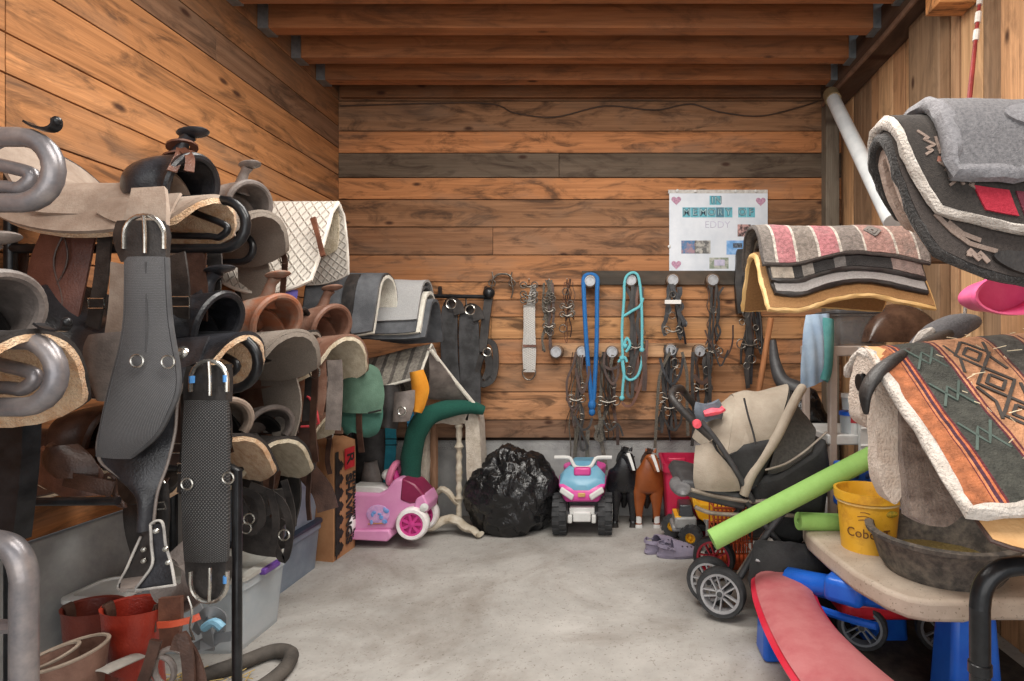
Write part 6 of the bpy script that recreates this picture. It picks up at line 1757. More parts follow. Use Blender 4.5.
mb = MB(); mb.tube([W(a, b, 2.58) for a, b in ((756, 560), (768, 562), (782, 556), (800, 560), (814, 562), (824, 556))], 0.006, 6, k=4); mb.tube([W(a, b, 2.58) for a, b in ((820, 574), (830, 566), (836, 566))], 0.006, 6, k=3); obj('basket_wire', mb, LGP, t)
def spoked(parent, c, r, w, rim, m2, spokes=5, axis=(-0.45, -1, 0)):
    q = V((0, 0, 1)).rotation_difference(V(axis)).to_matrix().to_4x4()
    mb = MB(); mb.lathe([(r*0.8, -w/2), (r*0.94, -w/2), (r, -w*0.25), (r, w*0.25), (r*0.94, w/2), (r*0.8, w/2), (r*0.8, -w/2)], c, 32, axis=axis); o = obj('wheel', mb, m2, parent)
    mb = MB(); mb.lathe([(r*0.7, -w*0.42), (r*0.81, -w*0.42), (r*0.81, w*0.46), (r*0.7, w*0.46), (r*0.7, -w*0.42)], c, 32, axis=axis)
    mb.lathe([(0, -w*0.4), (r*0.16, -w*0.4), (r*0.16, w*0.5), (0, w*0.55)], c, 16, axis=axis)
    for k in range(spokes):
        M = Matrix.Translation(V(c)) @ q @ Matrix.Rotation(2*PI*k/spokes + 0.3, 4, 'Z')
        for s in (-1, 1):
            mb.box((r * 0.43, s * r * 0.075, w * 0.2), (r * 0.62, r * 0.055, w * 0.35), M=M @ Matrix.Rotation(s * 0.10, 4, 'Z'))
    obj('spoked_rim', mb, rim, o)
    mb = MB(); mb.lathe([(0, 0), (r*0.11, 0), (r*0.11, w*0.6), (0, w*0.64)], c, 12, axis=axis); obj('hub_cap', mb, DKP, o)
    return o
spoked(t, W(721, 592, SN - 0.03), 0.118, 0.055, LGP, TYR)
c = W(719, 592, SN - 0.03); spoked(t, V((c.x - 0.02, SN + 0.10, c.z)), 0.118, 0.05, LGP, TYR)
c = W(724, 592, SN); spoked(t, V((c.x + 0.03, SF, c.z)), 0.118, 0.05, mat('crimson_rim', (170, 24, 48), (190, 50, 70), 0.4), TYR)
c = W(818, 595, SN); 
for yy in (SN - 0.01, SF): spoked(t, V((c.x, yy, 0.118)), 0.118, 0.05, LGP, TYR)

# ================================================================== RIGHT: PLAY TABLE AND BENCH
TABT = mat('dusty_tan_plastic', (176, 160, 144), (196, 182, 166), 0.6, ns=7, bump=0.12)
nt = TABT.node_tree; bs_ = nt.nodes['Principled BSDF']
s0 = bs_.inputs['Base Color'].links[0].from_socket
sp1 = N(nt, 'ShaderNodeTexNoise', Scale=110.0, Detail=4.0); nt.links.new(coords(nt), sp1.inputs[0])
nt.links.new(mixc(nt, rng(nt, sp1.outputs[0], 0.62, 0.70, 0, 0.7), s0, lin((84, 74, 58))), bs_.inputs['Base Color'])
BLUE = mat('blue_plastic', (22, 84, 190), (34, 104, 206), 0.32, ns=5, bump=0.04)
REDP = mat('faded_red_plastic', (170, 84, 90), (184, 112, 114), 0.65, ns=6, mx=(0.35, 0.6), bump=0.15)
REDS = mat('bright_red_plastic', (196, 26, 54), (204, 52, 74), 0.4, ns=5, bump=0.05)
TZ = 0.455
t = thing('play_table', 'tan topped plastic picnic play table with blue legs on the right', 'table', (1.3, 2.25, 0))
out = cr([(0.845, 2.62), (0.855, 2.40), (0.865, 2.15), (0.90, 1.97), (0.985, 1.865), (1.10, 1.83)], 5) if False else None
edge = [(0.89, 2.66), (0.865, 2.52), (0.875, 2.30), (0.895, 2.10), (0.94, 1.95), (0.985, 1.885), (1.04, 1.86), (1.16, 1.855), (1.20, 1.87), (1.5, 1.87), (1.66, 1.87), (1.68, 2.0), (1.68, 2.6), (1.62, 2.72), (0.95, 2.72)]
mb = MB(); mb.prism(edge, 0.075, Matrix.Translation((0, 0, TZ - 0.075))); obj('table_top', mb, TABT, t, bev=0.016, seg=3)
mb = MB()
def quadleg(x0, x1, y0, y1, zt, fl=0.05):
    vs = [V((x0 - fl, y0 - fl, 0)), V((x1 + fl, y0 - fl, 0)), V((x1 + fl, y1 + fl, 0)), V((x0 - fl, y1 + fl, 0)), V((x0, y0, zt)), V((x1, y0, zt)), V((x1, y1, zt)), V((x0, y1, zt))]
    m = MB(); m.add(vs, [(3,2,1,0),(4,5,6,7),(0,1,5,4),(1,2,6,5),(2,3,7,6),(3,0,4,7)]); return m
obj('leg', quadleg(1.17, 1.32, 1.93, 2.05, TZ - 0.07, 0.02), BLUE, t, bev=0.02, seg=3)
obj('leg', quadleg(1.10, 1.26, 2.45, 2.57, TZ - 0.07, 0.02), BLUE, t, bev=0.02, seg=3)
# blue side yoke that joins table and bench
mb = MB(); mb.tube([V((0.78, 2.52, 0.26)), V((0.90, 2.38, 0.28)), V((1.00, 2.25, 0.33)), V((1.12, 2.10, 0.37))], [0.05, 0.055, 0.075, 0.08], 12, k=4, sq=0.9); obj('yoke', mb, BLUE, t)
mb = MB(); mb.box((0.98, 2.30, 0.335), (0.15, 0.30, 0.10), rot=Matrix.Rotation(-0.7, 3, 'Z')); obj('yoke_block', mb, BLUE, t, bev=0.025, seg=3)
mb = MB(); mb.tube([V((0.80, 2.40, 0.20)), V((0.92, 2.28, 0.20)), V((1.02, 2.18, 0.21))], 0.016, 8, k=3); obj('yoke_rib', mb, BLUE, t)
# curved red bench
t = thing('play_bench', 'curved faded red plastic bench on a blue foot in front of the play table', 'bench', (0.78, 2.1, 0))
BZ = 0.285
def on(px, py): return W(px, py, (ZC - BZ) * F / (py - VY))
Lb = cr([on(760, 568), on(758, 574), on(761, 590), on(771, 616), on(787, 647), on(810, 681), on(848, 736), on(890, 790)], 5)
Rb = cr([on(804, 568), on(808, 574), on(811, 590), on(827, 615), on(856, 644), on(901, 681), on(972, 736), on(1060, 790)], 5)
n = len(Lb) - 1
def bf(u, v):
    i = round(u * n)
    p = Lb[i].lerp(Rb[i], (v + 1) / 2)
    return V((p.x, p.y, BZ - 0.006 * v * v - (0.012 if i == n or i == 0 else 0) - 0.012 * abs(v) ** 8))
mb = MB(); mb.sheet(lambda u, v: bf(u, v) - V((0, 0, 0.03)), n, 12, 0.05); obj('seat', mb, REDP, t, bev=0.0, label='dust-faded seat top')
mb = MB(); mb.sheet(lambda u, v: bf(u, v * 1.0).lerp(bf(u, 0), 0.0) - V((0, 0, 0.07 + 0.004 * v * v)), n, 12, 0.11); obj('seat_shell', mb, REDS, t, label='bright red side of the seat')
obj('foot', quadleg(W(758, 600, 2.42).x, W(788, 600, 2.42).x, 2.30, 2.42, BZ - 0.03, 0.01), BLUE, t, bev=0.02, seg=3)
obj('foot', quadleg(0.72, 0.84, 1.50, 1.62, BZ - 0.03, 0.01), BLUE, t, bev=0.02, seg=3)
# under the table: dark rubber mat, wheel of a toy and red plastic
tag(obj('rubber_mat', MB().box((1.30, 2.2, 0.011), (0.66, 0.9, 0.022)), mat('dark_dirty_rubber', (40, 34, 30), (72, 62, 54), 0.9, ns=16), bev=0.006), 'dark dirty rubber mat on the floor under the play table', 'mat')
t = thing('toy_wagon', 'red plastic toy with grey wheel pushed under the play table', 'toy', (1.15, 2.45, 0.025))
mb = MB(); mb.box((1.18, 2.44, 0.20), (0.46, 0.24, 0.09)); obj('tray', mb, mat('cherry_plastic', (196, 30, 44), (206, 52, 62), 0.35), t, bev=0.03, seg=3)
spoked(t, V((1.04, 2.36, 0.123)), 0.10, 0.05, GREYP, TYR, 4)
spoked(t, V((1.36, 2.33, 0.123)), 0.10, 0.05, GREYP, TYR, 4)

# bucket and pan
YELB = mat('dirty_yellow_plastic', (220, 164, 34), (228, 178, 62), 0.45, ns=5, bump=0.08)
nt = YELB.node_tree; bs_ = nt.nodes['Principled BSDF']
s0 = bs_.inputs['Base Color'].links[0].from_socket
sp1 = N(nt, 'ShaderNodeTexNoise', Scale=9.0, Detail=6.0, Roughness=0.7); nt.links.new(coords(nt), sp1.inputs[0])
nt.links.new(mixc(nt, rng(nt, sp1.outputs[0], 0.52, 0.68, 0, 0.6), s0, lin((168, 104, 22))), bs_.inputs['Base Color'])
t = thing('feed_bucket', 'dirty yellow plastic bucket with handwritten name, on the play table', 'bucket', (1.065, 2.36, TZ))
mb = MB(local=True); R0, R1, HB = 0.105, 0.128, 0.245
mb.lathe([(0, 0.0), (R0, 0.0), (R1 - 0.006, HB * 0.84), (R1 + 0.006, HB * 0.85), (R1 + 0.008, HB), (R1 - 0.004, HB), (R1 - 0.012, HB * 0.8), (R0 - 0.008, 0.012), (0, 0.012)], (0, 0, 0), 40); obj('tub', mb, YELB, t)
mb = MB(local=True); mb.lathe([(R1 - 0.003, HB * 0.80), (R1 + 0.0005, HB * 0.80), (R1 + 0.0012, HB * 0.835), (R1 - 0.003, HB * 0.835), (R1 - 0.003, HB * 0.80)], (0, 0, 0), 40); obj('pale_band', mb, mat('scuffed_white_band', (226, 206, 160), (220, 176, 80), 0.5), t)
def wrap_text(mb, s, size, a0, z, rad, depth=0.002):
    tmp = MB(True); tmp.text(s, size, depth, Matrix())
    for p in tmp.v:
        a = a0 + p.x / rad
        r = rad + p.z
        zz = z + p.y
        r += (zz / HB) * 0.0
        p.x, p.y, p.z = r * math.sin(a), -r * math.cos(a), zz
    mb.add(tmp.v, tmp.f)
def rad_at(z): return R0 + (R1 - 0.006 - R0) * z / (HB * 0.84)
MARK = mat('brown_marker', (96, 58, 20), None, 0.7, bump=0)
mb = MB(local=True); wrap_text(mb, 'CoboLT', 0.052, -0.40, 0.085, rad_at(0.1) + 0.0035); obj('handwritten_name', mb, MARK, t, label='brown handwriting reading CoboLT')
mb = MB(local=True)
for z, a0, a1 in ((0.155, -0.75, -0.30), (0.170, -0.65, -0.35), (0.14, -0.72, -0.42)):
    mb.tube([V((math.sin(a) * (rad_at(z) + 0.001), -math.cos(a) * (rad_at(z) + 0.001), z + 0.004 * math.sin(a * 9))) for a in [a0 + (a1 - a0) * i / 8 for i in range(9)]], 0.0014, 5)
obj('worn_print', mb, MARK, t)
mb = MB(local=True); wrap_text(mb, 'SYRUP', 0.02, 0.18, 0.165, rad_at(0.165) + 0.003); 
obj('green_smudge', MB(local=True).ball((math.sin(0.35) * rad_at(0.17), -math.cos(0.35) * rad_at(0.17), 0.17), (0.032, 0.006, 0.014), 12, 6), mat('green_print', (118, 116, 30), (190, 150, 40), 0.6, ns=120), t, label='faded green print')
RUB = mat('dusty_black_rubber', (70, 67, 64), (124, 116, 106), 0.9, ns=22, mx=(0.4, 0.7), bump=0.5, bs=80)
t = thing('feed_pan', 'wide black rubber feed pan with dried feed on the play table', 'pan', (1.235, 2.12, TZ))
mb = MB(local=True); mb.lathe([(0, 0), (0.195, 0), (0.215, 0.03), (0.245, 0.125), (0.262, 0.135), (0.266, 0.150), (0.25, 0.156), (0.235, 0.150), (0.205, 0.03), (0.18, 0.022), (0, 0.020)], (0, 0, 0), 44); obj('pan', mb, RUB, t)
mb = MB(local=True); mb.lathe([(0, 0.05), (0.14, 0.045), (0.205, 0.04), (0.19, 0.026), (0, 0.022)], (0, 0, 0), 36); mb.jitter(0.008, 14, 0.004)
o = obj('dried_feed', mb, mat('dried_feed', (96, 84, 44), (134, 118, 70), 0.95, ns=90, bump=0.9, bs=150), t); o['kind'] = 'stuff'

# foam noodles and blue things behind
NOOD = mat('lime_foam', (134, 178, 92), (148, 192, 106), 0.75, ns=6, bump=0.15, bs=120)
NOOD2 = mat('green_foam', (86, 148, 74), (98, 160, 84), 0.75, ns=6, bump=0.15, bs=120)
def noodle(label, a, b, r, m, hole=True):
    t = thing('pool_noodle', label, 'pool noodle', (a + b) / 2)
    d = (b - a).normalized()
    L = (b - a).length
    mb = MB(); mb.lathe([(r * 0.3, 0), (r * 0.97, 0), (r, 0.004), (r, L - 0.004), (r * 0.97, L), (r * 0.3, L), (r * 0.3, 0)], a, 24, axis=d); obj('foam_tube', mb, m, t)
    return t
noodle('long lime green pool noodle slanting across the stroller', W(712, 540, 2.47), W(880, 452, 2.56), 0.046, NOOD)
noodle('short lime green pool noodle lying on the play table behind the yellow bucket', W(798, 521, 2.56), W(858, 523, 2.60), 0.040, NOOD)
noodle('darker green pool noodle lying behind the rubber pan', W(892, 519, 2.58), W(952, 520, 2.62), 0.046, NOOD2)
t = thing('toy_crate', 'blue plastic crate behind the yellow bucket', 'crate', (W(856, 0, 2.66).x, 2.64, TZ))
mb = MB(); a, b_ = W(842, 465, 2.58), W(878, 540, 2.58)
mb.box(((a.x + b_.x) / 2, 2.655, (a.z + TZ + 0.09) / 2), (b_.x - a.x, 0.08, a.z - TZ - 0.09)); obj('crate_wall', mb, BLUE, t, bev=0.012)
mb = MB()
for i in range(3):
    for j in range(3): mb.ball(((a.x + b_.x) / 2 - 0.05 + 0.05 * i, 2.613, a.z - 0.06 - 0.07 * j), (0.012, 0.004, 0.014), 8, 6)
obj('crate_holes', mb, mat('crate_dark', (12, 40, 96), None, 0.5), t)
mb = MB(); mb.tube([W(845, 466, 2.60), W(852, 462, 2.60), W(868, 462, 2.60), W(876, 466, 2.60)], 0.012, 8, k=3); obj('crate_handle', mb, BLUE, t)
t = tag(obj('blue_toy', MB().box(W(893, 517, 2.55), (0.09, 0.06, 0.10), rot=Matrix.Rotation(0.5, 3, 'Y')), BLUE, bev=0.015), 'small blue plastic block behind the rubber pan', 'toy')

# plastic shelf unit with its load
TAUPEP = mat('taupe_shelf_plastic', (166, 150, 140), (182, 168, 158), 0.5, ns=7, bump=0.05)
t = thing('plastic_shelf', 'taupe and white plastic shelving unit in the right corner behind the stroller', 'shelf', (1.42, 3.1, 0))
SY0, SY1 = 2.95, 3.40
x0, x1 = W(830, 0, SY0).x, 1.66
for x in (x0 + 0.02, x1 - 0.03):
    for y in (SY0 + 0.02, SY1 - 0.02):
        mb = MB(); mb.box((x, y, 0.65), (0.042, 0.042, 1.30)); obj('post', mb, TAUPEP, t, bev=0.008)
for k, z in enumerate((W(0, 351, SY0).z, W(0, 440, SY0).z, 0.36)):
    mb = MB(); mb.box(((x0 + x1) / 2, (SY0 + SY1) / 2, z), (x1 - x0 + 0.02, SY1 - SY0, 0.055)); obj('shelf_board', mb, TAUPEP if k == 0 else WHITEP, t, bev=0.008)
mb = MB(); mb.box((W(866, 0, 2.93).x, 2.93, 1.0), (0.075, 0.02, 0.56)); 
for i in range(6): mb.box((W(866, 0, 2.93).x, 2.917, 0.78 + 0.09 * i), (0.066, 0.008, 0.012))
obj('side_panel', mb, WHITEP, t, bev=0.004)
mb = MB(); mb.ribbon([(858, 347, 920, 345), (860, 356, 920, 356)], 2.935, 0.012); obj('liner', mb, WHITEP, t)
ST = W(0, 351, SY0).z + 0.0275
t = thing('storage_bin', 'clear plastic bin with dark contents on top of the plastic shelf', 'storage bin', (W(858, 0, 3.05).x, 3.12, ST))
mb = MB(local=True); loft_rects(mb, [(0, 0.26, 0.28, 0.03), (0.16, 0.29, 0.31, 0.03), (0.16, 0.31, 0.33, 0.03), (0.175, 0.31, 0.33, 0.03), (0.17, 0.27, 0.29, 0.03), (0.01, 0.25, 0.27, 0.03)], Matrix()); obj('tub', mb, mat('smoky_clear_plastic', (128, 124, 122), (150, 146, 144), 0.3, alpha=0.42), t)
mb = MB(local=True); loft_rects(mb, [(0.17, 0.32, 0.34, 0.03), (0.19, 0.32, 0.34, 0.03)], Matrix()); obj('lid', mb, DKP, t, bev=0.004)
mb = MB(local=True); mb.box((0.04, 0, 0.08), (0.15, 0.2, 0.12)); obj('contents', mb, mat('navy_contents', (36, 46, 78), (70, 80, 104), 0.8, ns=30), t, bev=0.02)
mb = MB(local=True); mb.box((0.07, -0.156, 0.085), (0.07, 0.004, 0.07)); obj('label_sticker', mb, mat('white_label', (170, 178, 188), (70, 96, 130), 0.5, ns=90, mx=(0.48, 0.54)), t)
t = thing('saddle', 'glossy dark brown domed saddle seat resting on top of the plastic shelf', 'saddle seat', (W(898, 0, 3.0).x, 3.02, ST))
mb = MB(local=True)
mb.sheet(lambda u, v: V((0.20 * (2 * u - 1), 0.13 * math.sin(v * PI / 2), 0.02 + 0.20 * math.sqrt(max(0, 1 - (2 * u - 1) ** 2)) * math.cos(v * PI / 2) ** 0.6 if abs(v) < 1 else 0.02)), 24, 18, 0.014); obj('dome', mb, leather('glossy_umber', (58, 40, 32), (92, 68, 54), 0.25), t)
mb = MB(local=True); mb.tube([V((0.17 * (2 * u - 1), -0.06, 0.035 + 0.185 * math.sqrt(max(0, 1 - (2 * u - 1) ** 2)))) for u in [i / 20 for i in range(12, 21)]], 0.006, 6); obj('piping', mb, LACE, t)
# jars
JY = 3.05
JZ = W(0, 440, SY0).z + 0.0275
for i, (lab, px, w, h, z, m, lidc) in enumerate((('clear plastic tub with blue lid, lowest of the stacked tubs on the shelf', 848, 0.055, 0.10, JZ, CLEARP, 'blue'), ('small clear tub stacked on the blue lidded tub', 849, 0.05, 0.07, JZ + 0.125, CLEARP, 'white'), ('dark glass jar on the shelf beside the stacked tubs', 860, 0.035, 0.11, JZ, mat('dark_glass', (40, 36, 34), None, 0.2), 'red'))):
    t = thing('supply_jar', lab, 'jar', (W(px, 0, JY).x, JY - 0.03, z))
    mb = MB(local=True); mb.lathe([(0, 0), (w * 0.9, 0), (w, h), (w * 0.92, h), (w * 0.84, 0.006), (0, 0.006)], (0, 0, 0), 20); obj('jar', mb, m, t)
    mb = MB(local=True); mb.lathe([(0, h + 0.016), (w * 1.05, h + 0.016), (w * 1.06, h - 0.004), (w * 1.0, h - 0.004)], (0, 0, 0), 20); obj('lid', mb, {'blue': BLUE, 'white': WHITEP, 'red': RED}[lidc], t)
    mb = MB(local=True); mb.lathe([(0, 0.008), (w * 0.8, 0.008), (w * 0.84, h * 0.7), (0, h * 0.72)], (0, 0, 0), 16); obj('contents', mb, mat('pale_contents', (190, 186, 170), (150, 150, 150), 0.8, ns=60), t)
t = thing('spray_bottle', 'white plastic bottle with red label on the plastic shelf', 'bottle', (W(857, 0, 2.97).x, 2.99, JZ))
mb = MB(local=True); mb.lathe([(0, 0), (0.036, 0), (0.038, 0.10), (0.03, 0.135), (0.014, 0.15), (0.014, 0.175), (0, 0.175)], (0, 0, 0), 20); obj('bottle', mb, WHITEP, t)
mb = MB(local=True); mb.lathe([(0.0386, 0.06), (0.0392, 0.06), (0.0392, 0.095), (0.0386, 0.095), (0.0386, 0.06)], (0, 0, 0), 20); obj('label_band', mb, RED, t, label='red label band')
# lower clutter of bottles on the white shelf
rs = random.Random(4)
for i, (px, c) in enumerate(((838, (40, 60, 110)), (846, (206, 204, 200)), (854, (60, 120, 180)), (866, (200, 198, 196)))):
    t = thing('supply_bottle', ['navy bottle at the left end of the low shelf', 'white bottle between the blue bottles on the low shelf', 'blue bottle on the low shelf in the right corner', 'white bottle at the right end of the low shelf'][i], 'bottle', (W(px, 0, 3.05).x, 3.0, 0.3875))
    mb = MB(local=True); h = 0.20 + 0.03 * (i % 2); mb.lathe([(0, 0), (0.032, 0), (0.034, h * 0.7), (0.02, h * 0.85), (0.012, h * 0.9), (0, h * 0.9)], (0, 0, 0), 18); obj('bottle', mb, mat('bottle_%d' % i, c, None, 0.35), t)
    mb = MB(local=True); mb.lathe([(0.014, h * 0.88), (0.015, h), (0, h)], (0, 0, 0), 14); obj('cap', mb, BLACKM, t)
# jeans-blue cloth, black bag, broom handle
t = thing('hanging_cloth', 'light blue shirt cloth hanging off the shelf corner', 'cloth', W(816, 350, 2.98))
mb = MB(); mb.ribbon([(806, 316, 828, 314), (803, 340, 828, 338), (801, 365, 826, 362), (801, 390, 822, 380)], [2.98, 2.93, 2.92, 2.93], 0.02, bulge=0.02, k=6, nv=14)
mb.v = [p + V((0, 0.005 * math.sin(p.x * 120 + p.z * 6), 0)) for p in mb.v]
obj('shirt', mb, mat('pale_denim', (136, 158, 182), (164, 184, 202), 0.9, ns=6, bump=0.4, bs=180), t)
mb = MB(); mb.ribbon([(824, 318, 832, 320), (822, 340, 832, 345), (820, 365, 830, 372), (820, 378, 826, 382)], [2.95, 2.92, 2.92, 2.92], 0.02, bulge=0.02); obj('teal_lining', mb, mat('teal_cloth', (66, 128, 128), (96, 152, 150), 0.9), t)
t = thing('black_sack', 'black plastic sack slumped behind the stroller canopy', 'sack', (W(806, 0, 3.3).x, 3.4, 0.0))
mb = MB(); mb.ball((W(812, 0, 3.4).x, 3.55, 0.52), (0.17, 0.13, 0.53), 30, 24, e=0.8); mb.jitter(0.05, 5, 0.02); mb.v = [V((p.x, p.y, max(p.z, 0.002))) for p in mb.v]; obj('sack_body', mb, gb, t)
mb = MB(); mb.tint = T((168, 108, 70)); a, b_ = W(771, 318, 3.75), W(758, 396, 3.75)
d = (b_ - a); mb.tube([a, b_, b_ + d * 1.0], 0.02, 12)
t = thing('broom', 'wooden handled broom leaning in front of the back wall beside the black bridles', 'broom', (b_.x, 3.75, 0))
obj('handle', mb, wood('handle_wood', 'Z', knots=False, dark=0.2), t)
mb = MB(); e = b_ + d * 1.0; mb.box((e.x, 3.75, (e.z) / 2 + 0.02), (0.26, 0.06, e.z + 0.0), taper=1.1); obj('brush_head', mb, BLK2, t, bev=0.02)
t = thing('grooming_vacuum', 'dark grey vacuum hose and head behind the stroller canopy', 'vacuum', (W(788, 0, 3.6).x, 3.6, 0))
mb = MB(); mb.tube([W(773, 340, 3.7), W(775, 362, 3.68), W(783, 382, 3.62), W(800, 392, 3.55), W(812, 410, 3.5)], [0.02, 0.035, 0.05, 0.06, 0.06], 14, k=5); obj('hose', mb, DKP, t)
mb = MB(); mb.tube([W(782, 388, 3.6), W(782, 430, 3.6), V((W(782, 0, 3.6).x, 3.6, 0))], 0.05, 12); obj('body', mb, DKP, t)

# ================================================================== RIGHT: PAD RACKS
def pad(name, label, X0, X1, Y, z, Ln, Lf, m, r=0.06, phi=1.1, th=0.025, k=0.12, off=0.0, dz=0.0, edge=None, er=0.014, mod=None, jit=0.006, cat='pad', group=None, nu=24, nv=36, parent=None, part='pad_body', ekind='fleece_edge', lining=None):
    t = parent or thing(name, label, cat, ((X0 + X1) / 2, Y, z), 0, group)
    fn = drape(X0, X1, Y, z, Ln, Lf, r, phi, k, off, dz, mod)
    mb = MB(); mb.sheet(fn, nu, nv, th); mb.jitter(jit, 7, jit * 0.3); obj(part, mb, m, t)
    if edge:
        mb = MB(); mb.tube(rim(fn, 24), er, 8, closed=True); mb.jitter(jit, 7, er * 0.35); obj(ekind, mb, edge, t)
    if lining:
        fn2 = drape(X0 + 0.01, X1 - 0.01, Y, z, Ln - 0.05, Lf - 0.005, r, phi, k, off - th * 0.9, dz, mod)
        mb = MB(); mb.sheet(fn2, nu, nv, th * 0.7); mb.jitter(jit, 7, jit * 0.3); obj('lining', mb, lining, t)
    return t, fn
def motif(parent, fn, lines, w, m, lift, name='woven_motif'):
    mb = MB()
    for ln in lines:
        P = []
        for (u0, v0), (u1, v1) in zip(ln, ln[1:]):
            for i in range(5): P.append((u0 + (u1 - u0) * i / 5, v0 + (v1 - v0) * i / 5))
        P.append(ln[-1])
        Q = []
        for u, v in P:
            e = 0.01
            p = fn(u, v); n = (fn(u + e, v) - p).cross(fn(u, v + e) - p).normalized()
            if n.z < 0: n = -n
            Q.append(p + n * lift)
        p = Q[0]; n = (fn(ln[0][0] + 0.01, ln[0][1]) - fn(*ln[0])).cross(fn(ln[0][0], ln[0][1] + 0.01) - fn(*ln[0]))
        if n.z < 0: n = -n
        mb.strap(Q, w, 0.003, tuple(n.normalized()))
    return obj(name, mb, m, parent)
BRFL = fleece('brown_fleece', (78, 64, 56), (112, 96, 86))
WHFL = fleece('white_fleece_edge', (176, 166, 156), (206, 197, 188))
PKFL = fleece('pinkish_fleece', (176, 152, 138), (200, 178, 164))
DARKW = felt('dark_aztec_wool', (52, 46, 43), (74, 66, 62))
# top bracket arm
t = thing('wall_bracket', 'steel arm carrying the big dark saddle pads off the right wall', 'bracket', (1.6, 1.28, 1.7))
zt1 = W(0, 120, 1.25).z
mb = MB(); mb.tube([V((XR, 1.28, zt1 - 0.0)), V((0.62, 1.28, zt1 - 0.03))], 0.022, 10); obj('arm', mb, BLACKM, t)
mb = MB(); mb.tube([V((XR, 1.28, zt1 - 0.35)), V((1.1, 1.28, zt1 - 0.04))], 0.016, 8); obj('brace', mb, BLACKM, t)
zz = zt1 - 0.018
ta_, fa = pad('saddle_pad', 'large dark brown saddle pad with black fleece edge, lowest of the upper right stack', 0.60, 1.40, 1.27, zz - 0.02, 0.375, 0.23, DARKW, r=0.05, phi=1.40, th=0.03, k=0.36, edge=fleece('black_fleece_edge', (28, 26, 25), (52, 48, 46)), er=0.014, lining=PKFL)
tb_, fb = pad('saddle_pad', 'black wool pad with white fleece edge and red patch in the upper right stack', 0.605, 1.40, 1.27, zz + 0.012, 0.312, 0.2, felt('black_aztec_wool', (38, 34, 32), (60, 54, 50)), r=0.078, phi=1.40, th=0.03, k=0.34, edge=WHFL, er=0.015, lining=PKFL)
tc_, fc = pad('saddle_pad', 'thick grey felt pad with rolled border on top of the upper right stack', 0.69, 1.40, 1.27, zz + 0.046, 0.245, 0.2, felt('thick_grey_felt', (84, 83, 86), (122, 120, 122)), r=0.108, phi=1.40, th=0.03, k=0.06, edge=felt('grey_felt_border', (104, 103, 106), (138, 136, 139)), er=0.019, ekind='felt_border')
GREYM = felt('taupe_motif', (120, 102, 92), (140, 124, 114))
for k_, (uu, vv) in enumerate(((0.075, -0.46), (0.105, -0.70))):
    motif(tb_, fb, [[(uu - 0.045, vv + 0.10), (uu - 0.02, vv + 0.05), (uu - 0.035, vv + 0.04), (uu - 0.008, vv), (uu - 0.035, vv - 0.04), (uu - 0.02, vv - 0.05), (uu - 0.045, vv - 0.10)], [(uu + 0.045, vv + 0.10), (uu + 0.02, vv + 0.05), (uu + 0.035, vv + 0.04), (uu + 0.008, vv), (uu + 0.035, vv - 0.04), (uu + 0.02, vv - 0.05), (uu + 0.045, vv - 0.10)], [(uu, vv + 0.07), (uu, vv - 0.07)]], 0.006, GREYM, 0.0165)
motif(tb_, fb, [[(0.06, -0.58), (0.09, -0.585), (0.12, -0.58)]], 0.012, mat('rust_motif', (130, 84, 70), None, 0.9), 0.0165)
motif(ta_, fa, [[(0.05, -0.70), (0.08, -0.80), (0.12, -0.86), (0.2, -0.87)], [(0.08, -0.74), (0.11, -0.80), (0.16, -0.82)]], 0.010, GREYM, 0.0165)
motif(ta_, fa, [[(0.095, -0.96), (0.11, -0.91), (0.125, -0.96), (0.14, -0.91), (0.155, -0.96)]], 0.010, mat('pale_taupe_motif', (136, 118, 108), None, 0.9), 0.0165)
def patch(parent, fn, u0, u1, v0, v1, lift, m, name, th=0.008, k=0.42):
    def g(u, v):
        p_, q_ = 2 * u - 1, v
        uu = (u0 + u1) / 2 + (u1 - u0) / 2 * p_ * math.sqrt(1 - k * q_ * q_)
        vv = (v0 + v1) / 2 + (v1 - v0) / 2 * q_ * math.sqrt(1 - k * p_ * p_)
        p = fn(uu, vv); n = (fn(uu + 0.01, vv) - p).cross(fn(uu, vv + 0.01) - p).normalized()
        if n.z < 0: n = -n
        return p + n * lift
    mb = MB(); mb.sheet(g, 12, 12, th); o = obj(name, mb, m, parent); return o
patch(tb_, fb, 0.135, 0.235, -0.95, -0.76, 0.0165, felt('crimson_wool', (150, 24, 44), (176, 44, 62)), 'red_patch', 0.004, 0.0)
patch(tb_, fb, 0.255, 0.34, -0.95, -0.76, 0.0165, felt('plum_wool', (88, 30, 44), (110, 46, 58)), 'plum_patch', 0.004, 0.0)
patch(ta_, fa, 0.175, 0.6, -1.0, -0.84, 0.02, BLK2, 'wear_leather')
o = patch(tc_, fc, 0.16, 0.6, -0.62, -0.36, 0.016, MATS['grey_felt_border'], 'felt_patch', 0.010)
patch(tc_, fc, 0.21, 0.25, -0.84, -0.66, 0.018, mat('tan_label', (150, 118, 102), None, 0.7), 'stitched_label')

